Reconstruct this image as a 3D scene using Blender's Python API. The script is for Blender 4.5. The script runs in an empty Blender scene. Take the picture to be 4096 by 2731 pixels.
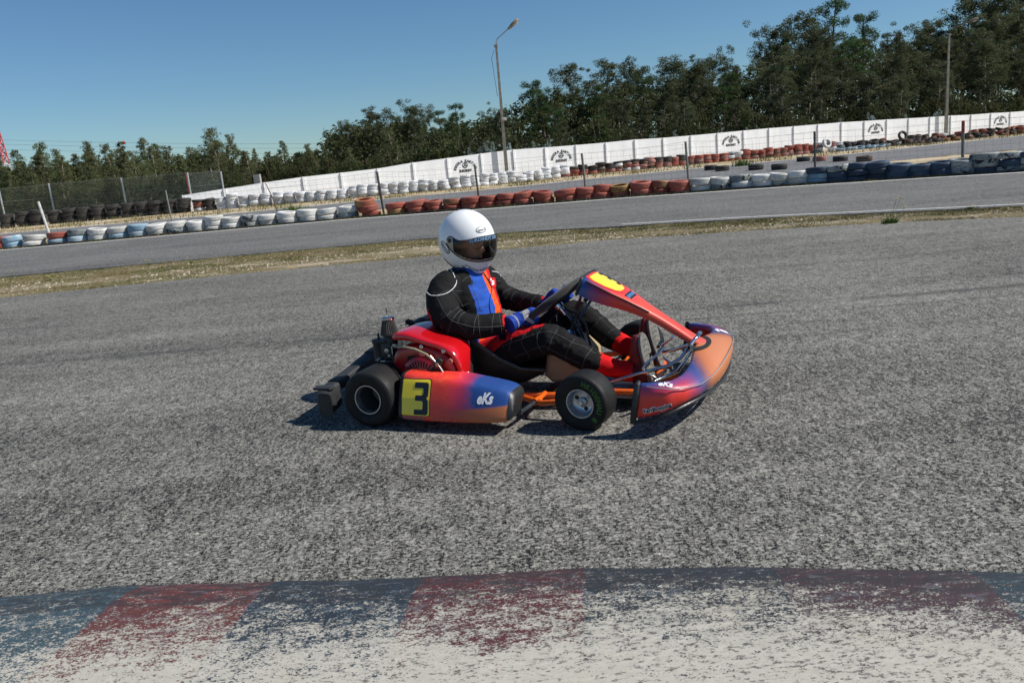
import bpy, bmesh, math, random
import numpy as np
from mathutils import Vector, Matrix, Quaternion, noise
from mathutils.bvhtree import BVHTree

SC = bpy.context.scene
COL = SC.collection
R = math.radians
rng = random.Random(7)

# ------------------------------------------------------------------ camera
PITCH, ROLL, EYE = math.atan((1365.5 - 630) * math.cos(R(5)) / 3200), R(5), 1.182
_F = Vector((0, math.cos(PITCH), -math.sin(PITCH)))
_U0 = Vector((0, math.sin(PITCH), math.cos(PITCH)))
_R0 = Vector((1, 0, 0))
_RT = _R0 * math.cos(ROLL) - _U0 * math.sin(ROLL)
_UP = _R0 * math.sin(ROLL) + _U0 * math.cos(ROLL)
cam_data = bpy.data.cameras.new('camera')
cam = bpy.data.objects.new('camera', cam_data)
COL.objects.link(cam)
cam_data.sensor_width = 36
cam_data.lens = 3200 / 4096 * 36
cam_data.clip_start, cam_data.clip_end = 0.05, 3000
m = Matrix((_RT, _UP, -_F)).transposed().to_4x4()
m.translation = Vector((0, 0, EYE))
cam.matrix_world = m
cam_data.dof.use_dof = True
cam_data.dof.focus_distance = 4.2
cam_data.dof.aperture_fstop = 11
SC.camera = cam

# ------------------------------------------------------------------ sky, sun, exposure
SUN_AZ, SUN_EL = R(-7), R(45)            # azimuth from +X towards +Y
sun_dir = Vector((math.cos(SUN_AZ) * math.cos(SUN_EL), math.sin(SUN_AZ) * math.cos(SUN_EL), math.sin(SUN_EL)))
world = bpy.data.worlds.new('World')
SC.world = world
world.use_nodes = True
wn = world.node_tree
sky = wn.nodes.new('ShaderNodeTexSky')
sky.sky_type = 'NISHITA'
sky.sun_disc = False
sky.sun_elevation = SUN_EL
sky.sun_rotation = R(90) - SUN_AZ
sky.altitude = 0
sky.air_density = 1.0
sky.dust_density = 0.0
sky.ozone_density = 6.0
bg = wn.nodes['Background']
bg.inputs['Strength'].default_value = 0.068
tint = wn.nodes.new('ShaderNodeMix')
tint.data_type = 'RGBA'
tint.blend_type = 'MULTIPLY'
tint.inputs[0].default_value = 1
tint.inputs[7].default_value = (.87, 1.05, 1.12, 1)
wn.links.new(sky.outputs[0], tint.inputs[6])
wn.links.new(tint.outputs[2], bg.inputs[0])
sl = bpy.data.lights.new('sun', 'SUN')
sl.energy = 5.0
sl.angle = R(0.53)
sl.color = (1.0, 0.955, 0.88)
sun = bpy.data.objects.new('sun', sl)
COL.objects.link(sun)
sun.rotation_euler = sun_dir.to_track_quat('Z', 'Y').to_euler()
vs = SC.view_settings
vs.view_transform = 'Standard'
vs.look = 'None'
vs.gamma = 1
vs.exposure = 0.16
vs.use_curve_mapping = False


# ------------------------------------------------------------------ picture -> place (photo 4096 x 2731)
def ground_at(px, py, z=0.0):
    d = _F + _RT * ((px - 2048) / 3200) - _UP * ((py - 1365.5) / 3200)
    t = (z - EYE) / d.z
    return Vector((0, 0, EYE)) + d * t


def height_at(px, py, p):
    """height of the point over p (x, y) that is seen at row py"""
    z = 1.0
    for _ in range(6):
        q = project((p[0], p[1], z))
        z -= (py - q[1]) * p[1] / 3200
    return z


def project(P):
    v = Vector(P) - Vector((0, 0, EYE))
    z = v.dot(_F)
    return (2048 + 3200 * v.dot(_RT) / z, 1365.5 - 3200 * v.dot(_UP) / z)


def interp(pts, x):
    if x <= pts[0][0]:
        a, b = pts[0], pts[1]
    elif x >= pts[-1][0]:
        a, b = pts[-2], pts[-1]
    else:
        for a, b in zip(pts, pts[1:]):
            if a[0] <= x <= b[0]:
                break
    return a[1] + (b[1] - a[1]) * (x - a[0]) / (b[0] - a[0])


def on_line(px, line, z=0.15, off=0.0):
    """point of the ground line (list of x, y) that shows at column px"""
    lo, hi = -400.0, 400.0
    for _ in range(48):
        X = (lo + hi) / 2
        if project((X, max(interp(line, X) + off, 1), z))[0] < px:
            lo = X
        else:
            hi = X
    return X, interp(line, X) + off


# ------------------------------------------------------------------ object helpers
def obj(name, me, mat=None, parent=None, loc=None, **props):
    o = bpy.data.objects.new(name, me)
    COL.objects.link(o)
    if mat is not None and me is not None and not me.materials:
        for mm in (mat if isinstance(mat, (list, tuple)) else [mat]):
            me.materials.append(mm)
    if parent is not None:
        o.parent = parent
    if loc is not None:
        o.location = loc
    for k, v in props.items():
        o[k] = v
    return o


def empty(name, loc, rz=0.0, **props):
    o = obj(name, None, loc=loc, **props)
    o.rotation_euler.z = rz
    o.empty_display_size = 0.1
    return o


def mesh(name, verts, faces, smooth=False):
    me = bpy.data.meshes.new(name)
    me.from_pydata([tuple(v) for v in verts], [], faces)
    me.update()
    if smooth:
        me.polygons.foreach_set('use_smooth', [True] * len(me.polygons))
    return me


def quads_mesh(name, V):
    """V: (n, k, 3) array, one k-gon each"""
    n, k = V.shape[:2]
    me = bpy.data.meshes.new(name)
    me.vertices.add(n * k)
    me.vertices.foreach_set('co', V.reshape(-1).astype(np.float32))
    me.loops.add(n * k)
    me.loops.foreach_set('vertex_index', np.arange(n * k, dtype=np.int32))
    me.polygons.add(n)
    me.polygons.foreach_set('loop_start', np.arange(0, n * k, k, dtype=np.int32))
    me.update(calc_edges=True)
    return me


def sharp(me, angle=35):
    """smooth shading with hard edges above the angle"""
    me.polygons.foreach_set('use_smooth', [True] * len(me.polygons))
    bm = bmesh.new()
    bm.from_mesh(me)
    bm.normal_update()
    for e in bm.edges:
        if len(e.link_faces) == 2 and e.calc_face_angle(0) > R(angle):
            e.smooth = False
    bm.to_mesh(me)
    bm.free()
    return me


class MB:
    """collects shapes into one mesh"""

    def __init__(s):
        s.v, s.f = [], []

    def add(s, verts, faces):
        o = len(s.v)
        s.v += [Vector(v) for v in verts]
        s.f += [[i + o for i in f] for f in faces]
        return s

    def box(s, c, d, M=None, bevel=0.0):
        cx, cy, cz = c
        hx, hy, hz = d[0] / 2, d[1] / 2, d[2] / 2
        if bevel <= 0:
            vs_ = [Vector((x * hx, y * hy, z * hz)) for x in (-1, 1) for y in (-1, 1) for z in (-1, 1)]
            fs = [(0, 1, 3, 2), (4, 6, 7, 5), (0, 4, 5, 1), (2, 3, 7, 6), (0, 2, 6, 4), (1, 5, 7, 3)]
        else:
            bm = bmesh.new()
            bmesh.ops.create_cube(bm, size=1)
            for v in bm.verts:
                v.co = Vector((v.co.x * 2 * hx, v.co.y * 2 * hy, v.co.z * 2 * hz))
            bmesh.ops.bevel(bm, geom=bm.edges[:], offset=min(bevel, hx * .9, hy * .9, hz * .9), segments=2, affect='EDGES', profile=.5)
            bm.verts.index_update()
            vs_ = [v.co.copy() for v in bm.verts]
            fs = [[v.index for v in f.verts] for f in bm.faces]
            bm.free()
        if M is not None:
            vs_ = [M @ v for v in vs_]
        return s.add([v + Vector((cx, cy, cz)) for v in vs_], fs)

    def tube(s, pts, r, n=10, cap=True, squash=None):
        """swept round tube; r number or list; squash: (side scale, up scale)"""
        pts = [Vector(p) for p in pts]
        N = len(pts)
        rs = list(r) if isinstance(r, (list, tuple)) else [r] * N
        tang = []
        for i in range(N):
            t = pts[min(i + 1, N - 1)] - pts[max(i - 1, 0)]
            tang.append(t.normalized() if t.length > 1e-9 else Vector((0, 0, 1)))
        ref = Vector((0, 0, 1)) if abs(tang[0].z) < .9 else Vector((1, 0, 0))
        u = tang[0].cross(ref).normalized()
        rings = []
        for i in range(N):
            if i:
                u = (u - tang[i] * u.dot(tang[i])).normalized()
            w = tang[i].cross(u)
            a_, b_ = squash if squash else (1, 1)
            rings.append([pts[i] + (u * math.cos(2 * math.pi * k / n) * a_ + w * math.sin(2 * math.pi * k / n) * b_) * rs[i] for k in range(n)])
        vs_ = [v for rg in rings for v in rg]
        fs = []
        for i in range(N - 1):
            for k in range(n):
                a, b = i * n + k, i * n + (k + 1) % n
                fs.append((a, b, b + n, a + n))
        if cap:
            fs.append(tuple(reversed(range(n))))
            fs.append(tuple(range((N - 1) * n, N * n)))
        return s.add(vs_, fs)

    def loft(s, rings, close_u=True, cap=True):
        n = len(rings[0])
        vs_ = [v for rg in rings for v in rg]
        fs = []
        for i in range(len(rings) - 1):
            for k in range(n if close_u else n - 1):
                a, b = i * n + k, i * n + (k + 1) % n
                fs.append((a, b, b + n, a + n))
        if cap and close_u:
            fs.append(tuple(reversed(range(n))))
            fs.append(tuple(range((len(rings) - 1) * n, len(rings) * n)))
        return s.add(vs_, fs)

    def lathe(s, prof, n=24, M=None, closed=False):
        """profile (r, h) turned round local Z"""
        M = M or Matrix.Identity(4)
        rings = []
        P = prof + [prof[0]] if closed else prof
        for r, h in P:
            rings.append([M @ Vector((r * math.cos(2 * math.pi * k / n), r * math.sin(2 * math.pi * k / n), h)) for k in range(n)])
        return s.loft(rings, cap=False)

    def ball(s, c, r, n=12, M=None):
        sx, sy, sz = r if isinstance(r, (list, tuple)) else (r, r, r)
        prof = [(max(math.sin(math.pi * i / n), 1e-4), -math.cos(math.pi * i / n)) for i in range(n + 1)]
        T = Matrix.Translation(Vector(c)) @ (M.to_4x4() if M else Matrix.Identity(4)) @ Matrix.Diagonal((sx, sy, sz, 1))
        return s.lathe(prof, n * 2, T)

    def prism(s, poly, d, M=None):
        """flat polygon (x, y) given thickness d along local Z"""
        M = M or Matrix.Identity(4)
        n = len(poly)
        vs_ = [M @ Vector((x, y, 0)) for x, y in poly] + [M @ Vector((x, y, d)) for x, y in poly]
        fs = [tuple(reversed(range(n))), tuple(range(n, 2 * n))] + [(i, (i + 1) % n, (i + 1) % n + n, i + n) for i in range(n)]
        return s.add(vs_, fs)

    def mesh(s, name, smooth=None, weld=True):
        bm = bmesh.new()
        bv = [bm.verts.new(v) for v in s.v]
        for f in s.f:
            try:
                bm.faces.new([bv[i] for i in f])
            except ValueError:
                pass
        if weld:
            bmesh.ops.remove_doubles(bm, verts=bm.verts, dist=1e-6)
        bmesh.ops.recalc_face_normals(bm, faces=bm.faces)
        me = bpy.data.meshes.new(name)
        bm.to_mesh(me)
        bm.free()
        if smooth:
            sharp(me, smooth)
        return me

    def build(s, name, mat, parent=None, smooth=40, **props):
        return obj(name, s.mesh(name, smooth), mat, parent, **props)


def subdiv(o, lv=2):
    """bake a subdivision into the mesh of o"""
    md = o.modifiers.new('s', 'SUBSURF')
    md.levels = md.render_levels = lv
    bake(o)
    o.data.polygons.foreach_set('use_smooth', [True] * len(o.data.polygons))
    return o


def bake(o):
    dg = bpy.context.evaluated_depsgraph_get()
    me = bpy.data.meshes.new_from_object(o.evaluated_get(dg))
    mats = [x for x in o.data.materials]
    o.modifiers.clear()
    o.data = me
    if not me.materials:
        for x in mats:
            me.materials.append(x)
    return o


def text_mesh(txt, size, bold=0.0, shear=0.0, extrude=0.0, align='CENTER', res=3, squeeze=1.0):
    cu = bpy.data.curves.new('text', 'FONT')
    cu.body = txt
    cu.size = size
    cu.offset = bold
    cu.shear = shear
    cu.extrude = extrude
    cu.align_x = align
    cu.align_y = 'CENTER'
    cu.resolution_u = res
    o = bpy.data.objects.new('text', cu)
    COL.objects.link(o)
    dg = bpy.context.evaluated_depsgraph_get()
    me = bpy.data.meshes.new_from_object(o.evaluated_get(dg))
    bpy.data.objects.remove(o)
    vs_ = [v.co.copy() for v in me.vertices]
    for v in vs_:
        v.x *= squeeze
    fs = [list(p.vertices) for p in me.polygons]
    bpy.data.meshes.remove(me)
    return vs_, fs


# ------------------------------------------------------------------ materials
class NT:
    """small node-tree writer"""

    def __init__(s, name):
        s.m = bpy.data.materials.new(name)
        s.m.use_nodes = True
        s.t = s.m.node_tree
        s.b = s.t.nodes['Principled BSDF']

    def n(s, typ, **kw):
        nd = s.t.nodes.new('ShaderNode' + typ)
        for k, v in kw.items():
            if k in nd.inputs.keys():
                s.set(nd.inputs[k], v)
            else:
                setattr(nd, k, v)
        return nd

    def set(s, sock, v):
        if isinstance(v, bpy.types.NodeSocket):
            s.t.links.new(v, sock)
        else:
            if isinstance(v, (tuple, list)) and len(v) == 3 and sock.type == 'RGBA':
                v = (*v, 1)
            sock.default_value = v

    def coord(s, kind='Object', scale=None, loc=None, vec=None):
        c = vec if vec is not None else s.n('TexCoord').outputs[kind]
        if scale is not None or loc is not None:
            mp = s.n('Mapping')
            s.set(mp.inputs['Vector'], c)
            if scale is not None:
                mp.inputs['Scale'].default_value = scale if isinstance(scale, tuple) else (scale,) * 3
            if loc is not None:
                s.set(mp.inputs['Location'], loc)
            c = mp.outputs[0]
        return c

    def noise(s, vec, scale, detail=3, rough=.5, dist=0.0):
        nd = s.n('TexNoise')
        s.set(nd.inputs['Vector'], vec)
        nd.inputs['Scale'].default_value = scale
        nd.inputs['Detail'].default_value = detail
        nd.inputs['Roughness'].default_value = rough
        nd.inputs['Distortion'].default_value = dist
        return nd.outputs[0]

    def voro(s, vec, scale, feature='F1', out=0):
        nd = s.n('TexVoronoi', feature=feature)
        s.set(nd.inputs['Vector'], vec)
        nd.inputs['Scale'].default_value = scale
        return nd.outputs[out]

    def ramp(s, fac, stops, interp_='LINEAR'):
        nd = s.n('ValToRGB')
        s.set(nd.inputs[0], fac)
        cr = nd.color_ramp
        cr.interpolation = interp_
        while len(cr.elements) < len(stops):
            cr.elements.new(0.5)
        for e, (p, c) in zip(cr.elements, stops):
            e.position = p
            e.color = (c, c, c, 1) if isinstance(c, (int, float)) else (*c, 1)
        return nd.outputs[0]

    def mix(s, fac, a, b, mode='MIX'):
        nd = s.n('Mix', data_type='RGBA', blend_type=mode)
        s.set(nd.inputs[0], fac)
        s.set(nd.inputs[6], a)
        s.set(nd.inputs[7], b)
        return nd.outputs[2]

    def math(s, op, a, b=0.0, c=None, clamp=False):
        nd = s.n('Math', operation=op, use_clamp=clamp)
        s.set(nd.inputs[0], a)
        s.set(nd.inputs[1], b)
        if c is not None:
            s.set(nd.inputs[2], c)
        return nd.outputs[0]

    def sep(s, vec):
        nd = s.n('SeparateXYZ')
        s.set(nd.inputs[0], vec)
        return nd.outputs

    def bump(s, h, strength=.3, dist=.01):
        nd = s.n('Bump')
        s.set(nd.inputs['Height'], h)
        nd.inputs['Strength'].default_value = strength
        nd.inputs['Distance'].default_value = dist
        s.t.links.new(nd.outputs[0], s.b.inputs['Normal'])

    def out(s, color=None, rough=None, **kw):
        if color is not None:
            s.set(s.b.inputs['Base Color'], color)
        if rough is not None:
            s.set(s.b.inputs['Roughness'], rough)
        for k, v in kw.items():
            s.set(s.b.inputs[k.replace('_', ' ')], v)
        return s.m


def simple(name, col, rough=.5, metal=0.0, coat=0.0, vary=.12, vscale=6.0, bump=0.0, bscale=80.0, spec=.5, rvary=.08):
    t = NT(name)
    c = t.coord()
    nz = t.noise(c, vscale, 4, .6)
    lo = tuple(x * (1 - vary) for x in col)
    hi = tuple(min(x * (1 + vary), 1) for x in col)
    color = t.ramp(nz, [(.3, lo), (.7, hi)])
    rr = t.ramp(t.noise(c, vscale * 3, 3), [(.3, max(rough - rvary, .02)), (.7, min(rough + rvary, 1))])
    if bump > 0:
        t.bump(t.noise(c, bscale, 3), bump, .002)
    t.out(color, rr, Metallic=metal, Coat_Weight=coat, Coat_Roughness=.08, Specular_IOR_Level=spec)
    return t.m
# ================================================================== ground
def asphalt(name, scale, light, dark, pit, streak=1.0, contrast=1.0, relief=.8, marks=()):
    t = NT(name)
    c0 = t.coord()
    c = t.coord(vec=c0, scale=(.80, 1, 1))
    n1 = t.noise(c, scale, 3, .7, .2)
    n2 = t.noise(t.coord(vec=c, loc=(31.7, 11.3, 4.1)), scale * 2.6, 2, .7)
    n3 = t.noise(t.coord(vec=c0, scale=(1.0, .5, 1), loc=(1.7, 1.3, 7.1)), scale * .42, 3, .7)
    n4 = t.noise(t.coord(vec=c, loc=(6.7, 2.3, 3.1)), scale * .16, 2, .6)
    cell = t.n('TexVoronoi', feature='F1')
    t.set(cell.inputs['Vector'], c)
    cell.inputs['Scale'].default_value = scale * 1.15
    bright = t.sep(cell.outputs['Color'])[0]
    big = t.noise(t.coord(vec=c0, scale=(.07, .9, 1)), 1.6, 5, .62)
    big2 = t.noise(c0, .55, 4, .6)
    band = t.math('ADD', t.math('MULTIPLY', big, .6 * streak), t.math('MULTIPLY', big2, .45))
    h = t.math('ADD', t.math('ADD', t.math('MULTIPLY', n1, .48), t.math('MULTIPLY', n2, .26)), t.math('ADD', t.math('MULTIPLY', n3, .22), t.math('MULTIPLY', n4, .04)))
    h = t.math('ADD', h, t.math('MULTIPLY', t.math('SUBTRACT', band, .52), .12))
    mask = t.ramp(h, [(pit - .03, 0), (pit + .012, 1)])
    wear = t.ramp(band, [(.38, .86), (.68, 1.08)])
    stone = t.mix(bright, tuple(x * .60 for x in light), tuple(min(1, x * 1.42) for x in light))
    speck = t.ramp(t.noise(t.coord(vec=c, loc=(5, 9, 2)), scale * .8, 1), [(.73, 0), (.76, 1)])
    stone = t.mix(speck, stone, (.64, .61, .55))
    col = t.mix(mask, dark, stone)
    wc = t.n('CombineColor')
    for i in range(3):
        t.set(wc.inputs[i], wear)
    col = t.mix(1.0, col, wc.outputs[0], 'MULTIPLY')
    for y0, sl_, wd_, am in marks:
        yy = t.sep(c0)
        d_ = t.math('ABSOLUTE', t.math('SUBTRACT', t.math('ADD', yy[1], t.math('ADD', t.math('MULTIPLY', yy[0], sl_), t.math('MULTIPLY', t.noise(t.coord(vec=c0, scale=(.3, .3, 1)), 1.5, 2), .5))), y0 + .25))
        g_ = t.math('MULTIPLY', t.math('SUBTRACT', 1.0, t.math('DIVIDE', d_, wd_), clamp=True), t.math('MULTIPLY', t.ramp(t.noise(t.coord(vec=c0, scale=(.5, 3, 1)), 2.5, 4, .6), [(.38, 0), (.6, 1)]), am))
        col = t.mix(g_, col, (.030, .030, .031))
    rnd = t.ramp(t.math('ADD', h, t.math('MULTIPLY', bright, .15)), [(.35, 0), (.64, 1)])
    t.bump(rnd, relief, .008)
    t.out(col, .82, Specular_IOR_Level=.35)
    return t.m


M_FG = asphalt('coarse_asphalt', 88, (.238, .230, .204), (.008, .008, .008), .495, marks=((5.72, .05, .10, .7), (5.35, .02, .05, .55), (7.4, .03, .08, .45), (4.6, -.03, .06, .35)))
M_MID = asphalt('track_asphalt', 46, (.155, .152, .142), (.022, .022, .022), .48, 1.2, relief=.6)
M_FAR = asphalt('far_asphalt', 30, (.17, .17, .17), (.045, .045, .047), .45, relief=.4)


def sheet(name, near, far, x0, x1, nx, ny, z, mat, edge=0.0, skirt=0.0, zfun=None, **props):
    V, F = [], []
    for i in range(nx + 1):
        X = x0 + (x1 - x0) * i / nx
        a = interp(near, X) if near else 0
        b = interp(far, X)
        ea = (noise.noise(Vector((X * 1.7, 3.1, a))) + .6 * noise.noise(Vector((X * 7.3, 1.1, a)))) * edge
        eb = (noise.noise(Vector((X * 1.9, 7.7, b))) + .6 * noise.noise(Vector((X * 8.1, 5.1, b)))) * edge
        a += ea
        b += eb
        for j in range(ny + 1):
            Y = a + (b - a) * j / ny
            V.append((X, Y, z + (zfun(X, Y) if zfun else 0)))
    n = ny + 1
    for i in range(nx):
        for j in range(ny):
            F.append((i * n + j, (i + 1) * n + j, (i + 1) * n + j + 1, i * n + j + 1))
    if skirt:
        for jj in (0, ny):
            base = len(V)
            for i in range(nx + 1):
                v = V[i * n + jj]
                V.append((v[0], v[1], v[2] - skirt))
            for i in range(nx):
                q = (i * n + jj, (i + 1) * n + jj, base + i + 1, base + i)
                F.append(q if jj else tuple(reversed(q)))
    return obj(name, mesh(name, V, F), mat, kind='structure', **props)


L_FGFAR = [(-14, 10.0), (-6.4, 10.2), (-3.4, 10.55), (0, 10.68), (1.4, 10.72), (3.2, 10.35), (4.7, 9.95), (6, 9.35), (14, 5.6)]
L_GRFAR = [(-30, 13.1), (-8.2, 13.15), (-4.2, 13.25), (-1.1, 13.35), (.5, 13.0), (1.6, 12.6), (3.7, 11.9), (5.3, 11.15), (6.9, 10.4), (16, 6.2)]
L_MIDFAR = [(-40, 20.7), (-9.7, 20.7), (-4, 20.9), (-1.5, 20.4), (0, 20.15), (2.7, 19.8), (5.8, 18.85), (7.6, 18.15), (9.2, 17.4), (10.8, 16.6), (30, 7)]
L_FARNEAR = [(-50, 24.3), (-7.7, 24.8), (2, 24.7), (8.5, 25.8), (12, 26.6), (15, 27.4), (17, 27.2), (40, 27.5)]
L_FARFAR = [(-50, 30.9), (-9.5, 31.2), (-6.4, 32.1), (-3.7, 32.5), (0, 32.9), (3.3, 34.8), (7.2, 36.0), (11.4, 36.7), (15, 37.3), (18, 38.5), (23.6, 41.5), (27.6, 43), (60, 54)]
L_KERB = [(-3, 2.33), (-1.63, 2.245), (-1.25, 2.25), (-.77, 2.19), (-.32, 2.14), (.16, 2.11), (.54, 2.05), (.93, 1.97), (1.29, 1.89), (3, 1.45)]
L_ROWB = [(-30, 39.3), (-18, 39.2), (-9, 38.9), (-5.9, 38.8), (-2.5, 39.2), (.2, 40.6), (4, 43.0), (6.6, 44.2), (10.3, 45.2), (14.4, 45.9), (18, 46.4), (23, 47.2), (27, 48.2), (32, 49.4), (50, 55)]

# wall line (fitted to the joints of its bays)
W_TH, W_P = .35435, 1.95
W0 = Vector((-11.8, 41.5))
W_DIR = Vector((math.cos(W_TH), math.sin(W_TH)))
W_NRM = Vector((math.sin(W_TH), -math.cos(W_TH)))     # towards the track
W_TOPS = [1.01, 1.12, 1.16, 1.21, 1.36, 1.44, 1.53, 1.6, 1.57, 1.56, 1.56, 1.59, 1.55, 1.55, 1.56, 1.58, 1.59, 1.58, 1.58, 1.58, 1.54, 1.51, 1.47, 1.43, 1.41, 1.35, 1.34, 1.29, 1.28, 1.28, 1.27]


def wall_pt(k):
    return W0 + W_DIR * (W_P * k)


def dirt_mat():
    t = NT('sandy_ground')
    c = t.coord()
    big = t.noise(c, .35, 5, .6)
    fine = t.noise(c, 9, 5, .7)
    sand = t.mix(fine, (.40, .31, .20), (.62, .52, .37))
    straw = t.mix(fine, (.22, .16, .08), (.40, .31, .15))
    green = t.mix(fine, (.07, .09, .03), (.16, .17, .06))
    a = t.mix(t.ramp(big, [(.45, 0), (.6, 1)]), sand, straw)
    b = t.mix(t.ramp(t.noise(t.coord(vec=c, loc=(9, 3, 0)), .6, 5, .7), [(.56, 0), (.68, 1)]), a, green)
    t.bump(fine, .6, .03)
    t.out(b, .95, Specular_IOR_Level=.2)
    return t.m


M_DIRT = dirt_mat()


def verge_mat():
    t = NT('dry_verge')
    c = t.coord()
    fine = t.noise(c, 26, 4, .7)
    y = t.sep(c)[1]
    pale = t.mix(fine, (.28, .22, .14), (.60, .53, .41))
    straw = t.mix(fine, (.105, .088, .042), (.23, .185, .10))
    f = t.noise(t.coord(vec=c, scale=(.35, 1.3, 1)), 1.4, 5, .65)
    col = t.mix(t.ramp(f, [(.52, 0), (.64, .8)]), straw, pale)
    chips = t.voro(c, 16)
    col = t.mix(t.ramp(chips, [(.10, 1), (.16, 0)]), col, (.66, .6, .5))
    t.bump(fine, .8, .02)
    t.out(col, .95, Specular_IOR_Level=.2)
    return t.m


M_VERGE = verge_mat()


def floor_mat():
    t = NT('forest_floor')
    c = t.coord()
    f = t.noise(c, 1.2, 6, .7)
    t.out(t.ramp(f, [(.35, (.03, .035, .015)), (.55, (.10, .07, .04)), (.7, (.19, .13, .08))]), .95)
    return t.m


def rise(X, Y):
    return .10 * noise.noise(Vector((X * .08, Y * .08, 0)))


# one sheet to the horizon, then the strips on it
obj('ground', mesh('ground', [(-900, -60, -.05), (900, -60, -.05), (900, 1800, -.05), (-900, 1800, -.05)], [(0, 1, 2, 3)]), M_DIRT, kind='structure')
obj('forest_floor', mesh('forest_floor', [(-120, 46, -.03), (-13, 43.6, -.03), (70, 74, -.03), (200, 300, -.03), (-300, 300, -.03)], [(0, 1, 2, 3, 4)]), floor_mat(), kind='structure')
sheet('foreground_track', L_KERB, L_FGFAR, -14, 14, 700, 24, 0.0, M_FG, .035, .05)
sheet('middle_track', L_GRFAR, L_MIDFAR, -40, 24, 500, 8, 0.0, M_MID, .03, .05)
sheet('far_track', L_FARNEAR, L_FARFAR, -50, 45, 200, 6, 0.0, M_FAR, .12, .05)


def verge_z(X, Y):
    return .018 * noise.noise(Vector((X * 2.1, Y * 2.1, .3))) + .01 * noise.noise(Vector((X * 9, Y * 9, 1)))


def shift(line, d):
    return [(x, y + d) for x, y in line]


sheet('grass_verge', shift(L_FGFAR, -.08), shift(L_GRFAR, .08), -14, 14, 420, 40, -.014, M_VERGE, 0, 0, verge_z)
sheet('barrier_ground', shift(L_MIDFAR, -.06), shift(L_FARNEAR, .2), -40, 40, 260, 10, -.014, M_DIRT, 0, 0, verge_z)

# concrete edging and pale kerb of the far track
t = NT('worn_concrete')
c = t.coord()
t.out(t.ramp(t.noise(c, 5, 5, .7), [(.35, (.36, .33, .28)), (.65, (.62, .58, .50))]), .9)
M_CONC = t.m
sheet('far_kerb', shift(L_FARFAR, -.05), shift(L_FARFAR, .35), -50, 45, 300, 1, .006, M_CONC, .10, .03)

# painted lines
t = NT('line_paint')
c = t.coord()
wn_ = t.noise(c, 30, 4, .7)
t.out(t.mix(t.ramp(wn_, [(.54, 0), (.64, 1)]), (.74, .74, .72), (.20, .20, .195)), .7)
M_LINE = t.m
sheet('edge_line', shift(L_MIDFAR, -.32), shift(L_MIDFAR, -.14), -40, 24, 500, 1, .005, M_LINE, .012)
NLINE = [(1.9, 12.75), (3.7, 12.13), (5.3, 11.37), (6.9, 10.62), (16, 6.4)]
sheet('near_edge_line', NLINE, shift(NLINE, .075), 1.9, 12, 200, 1, .005, M_LINE, .008)


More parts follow.
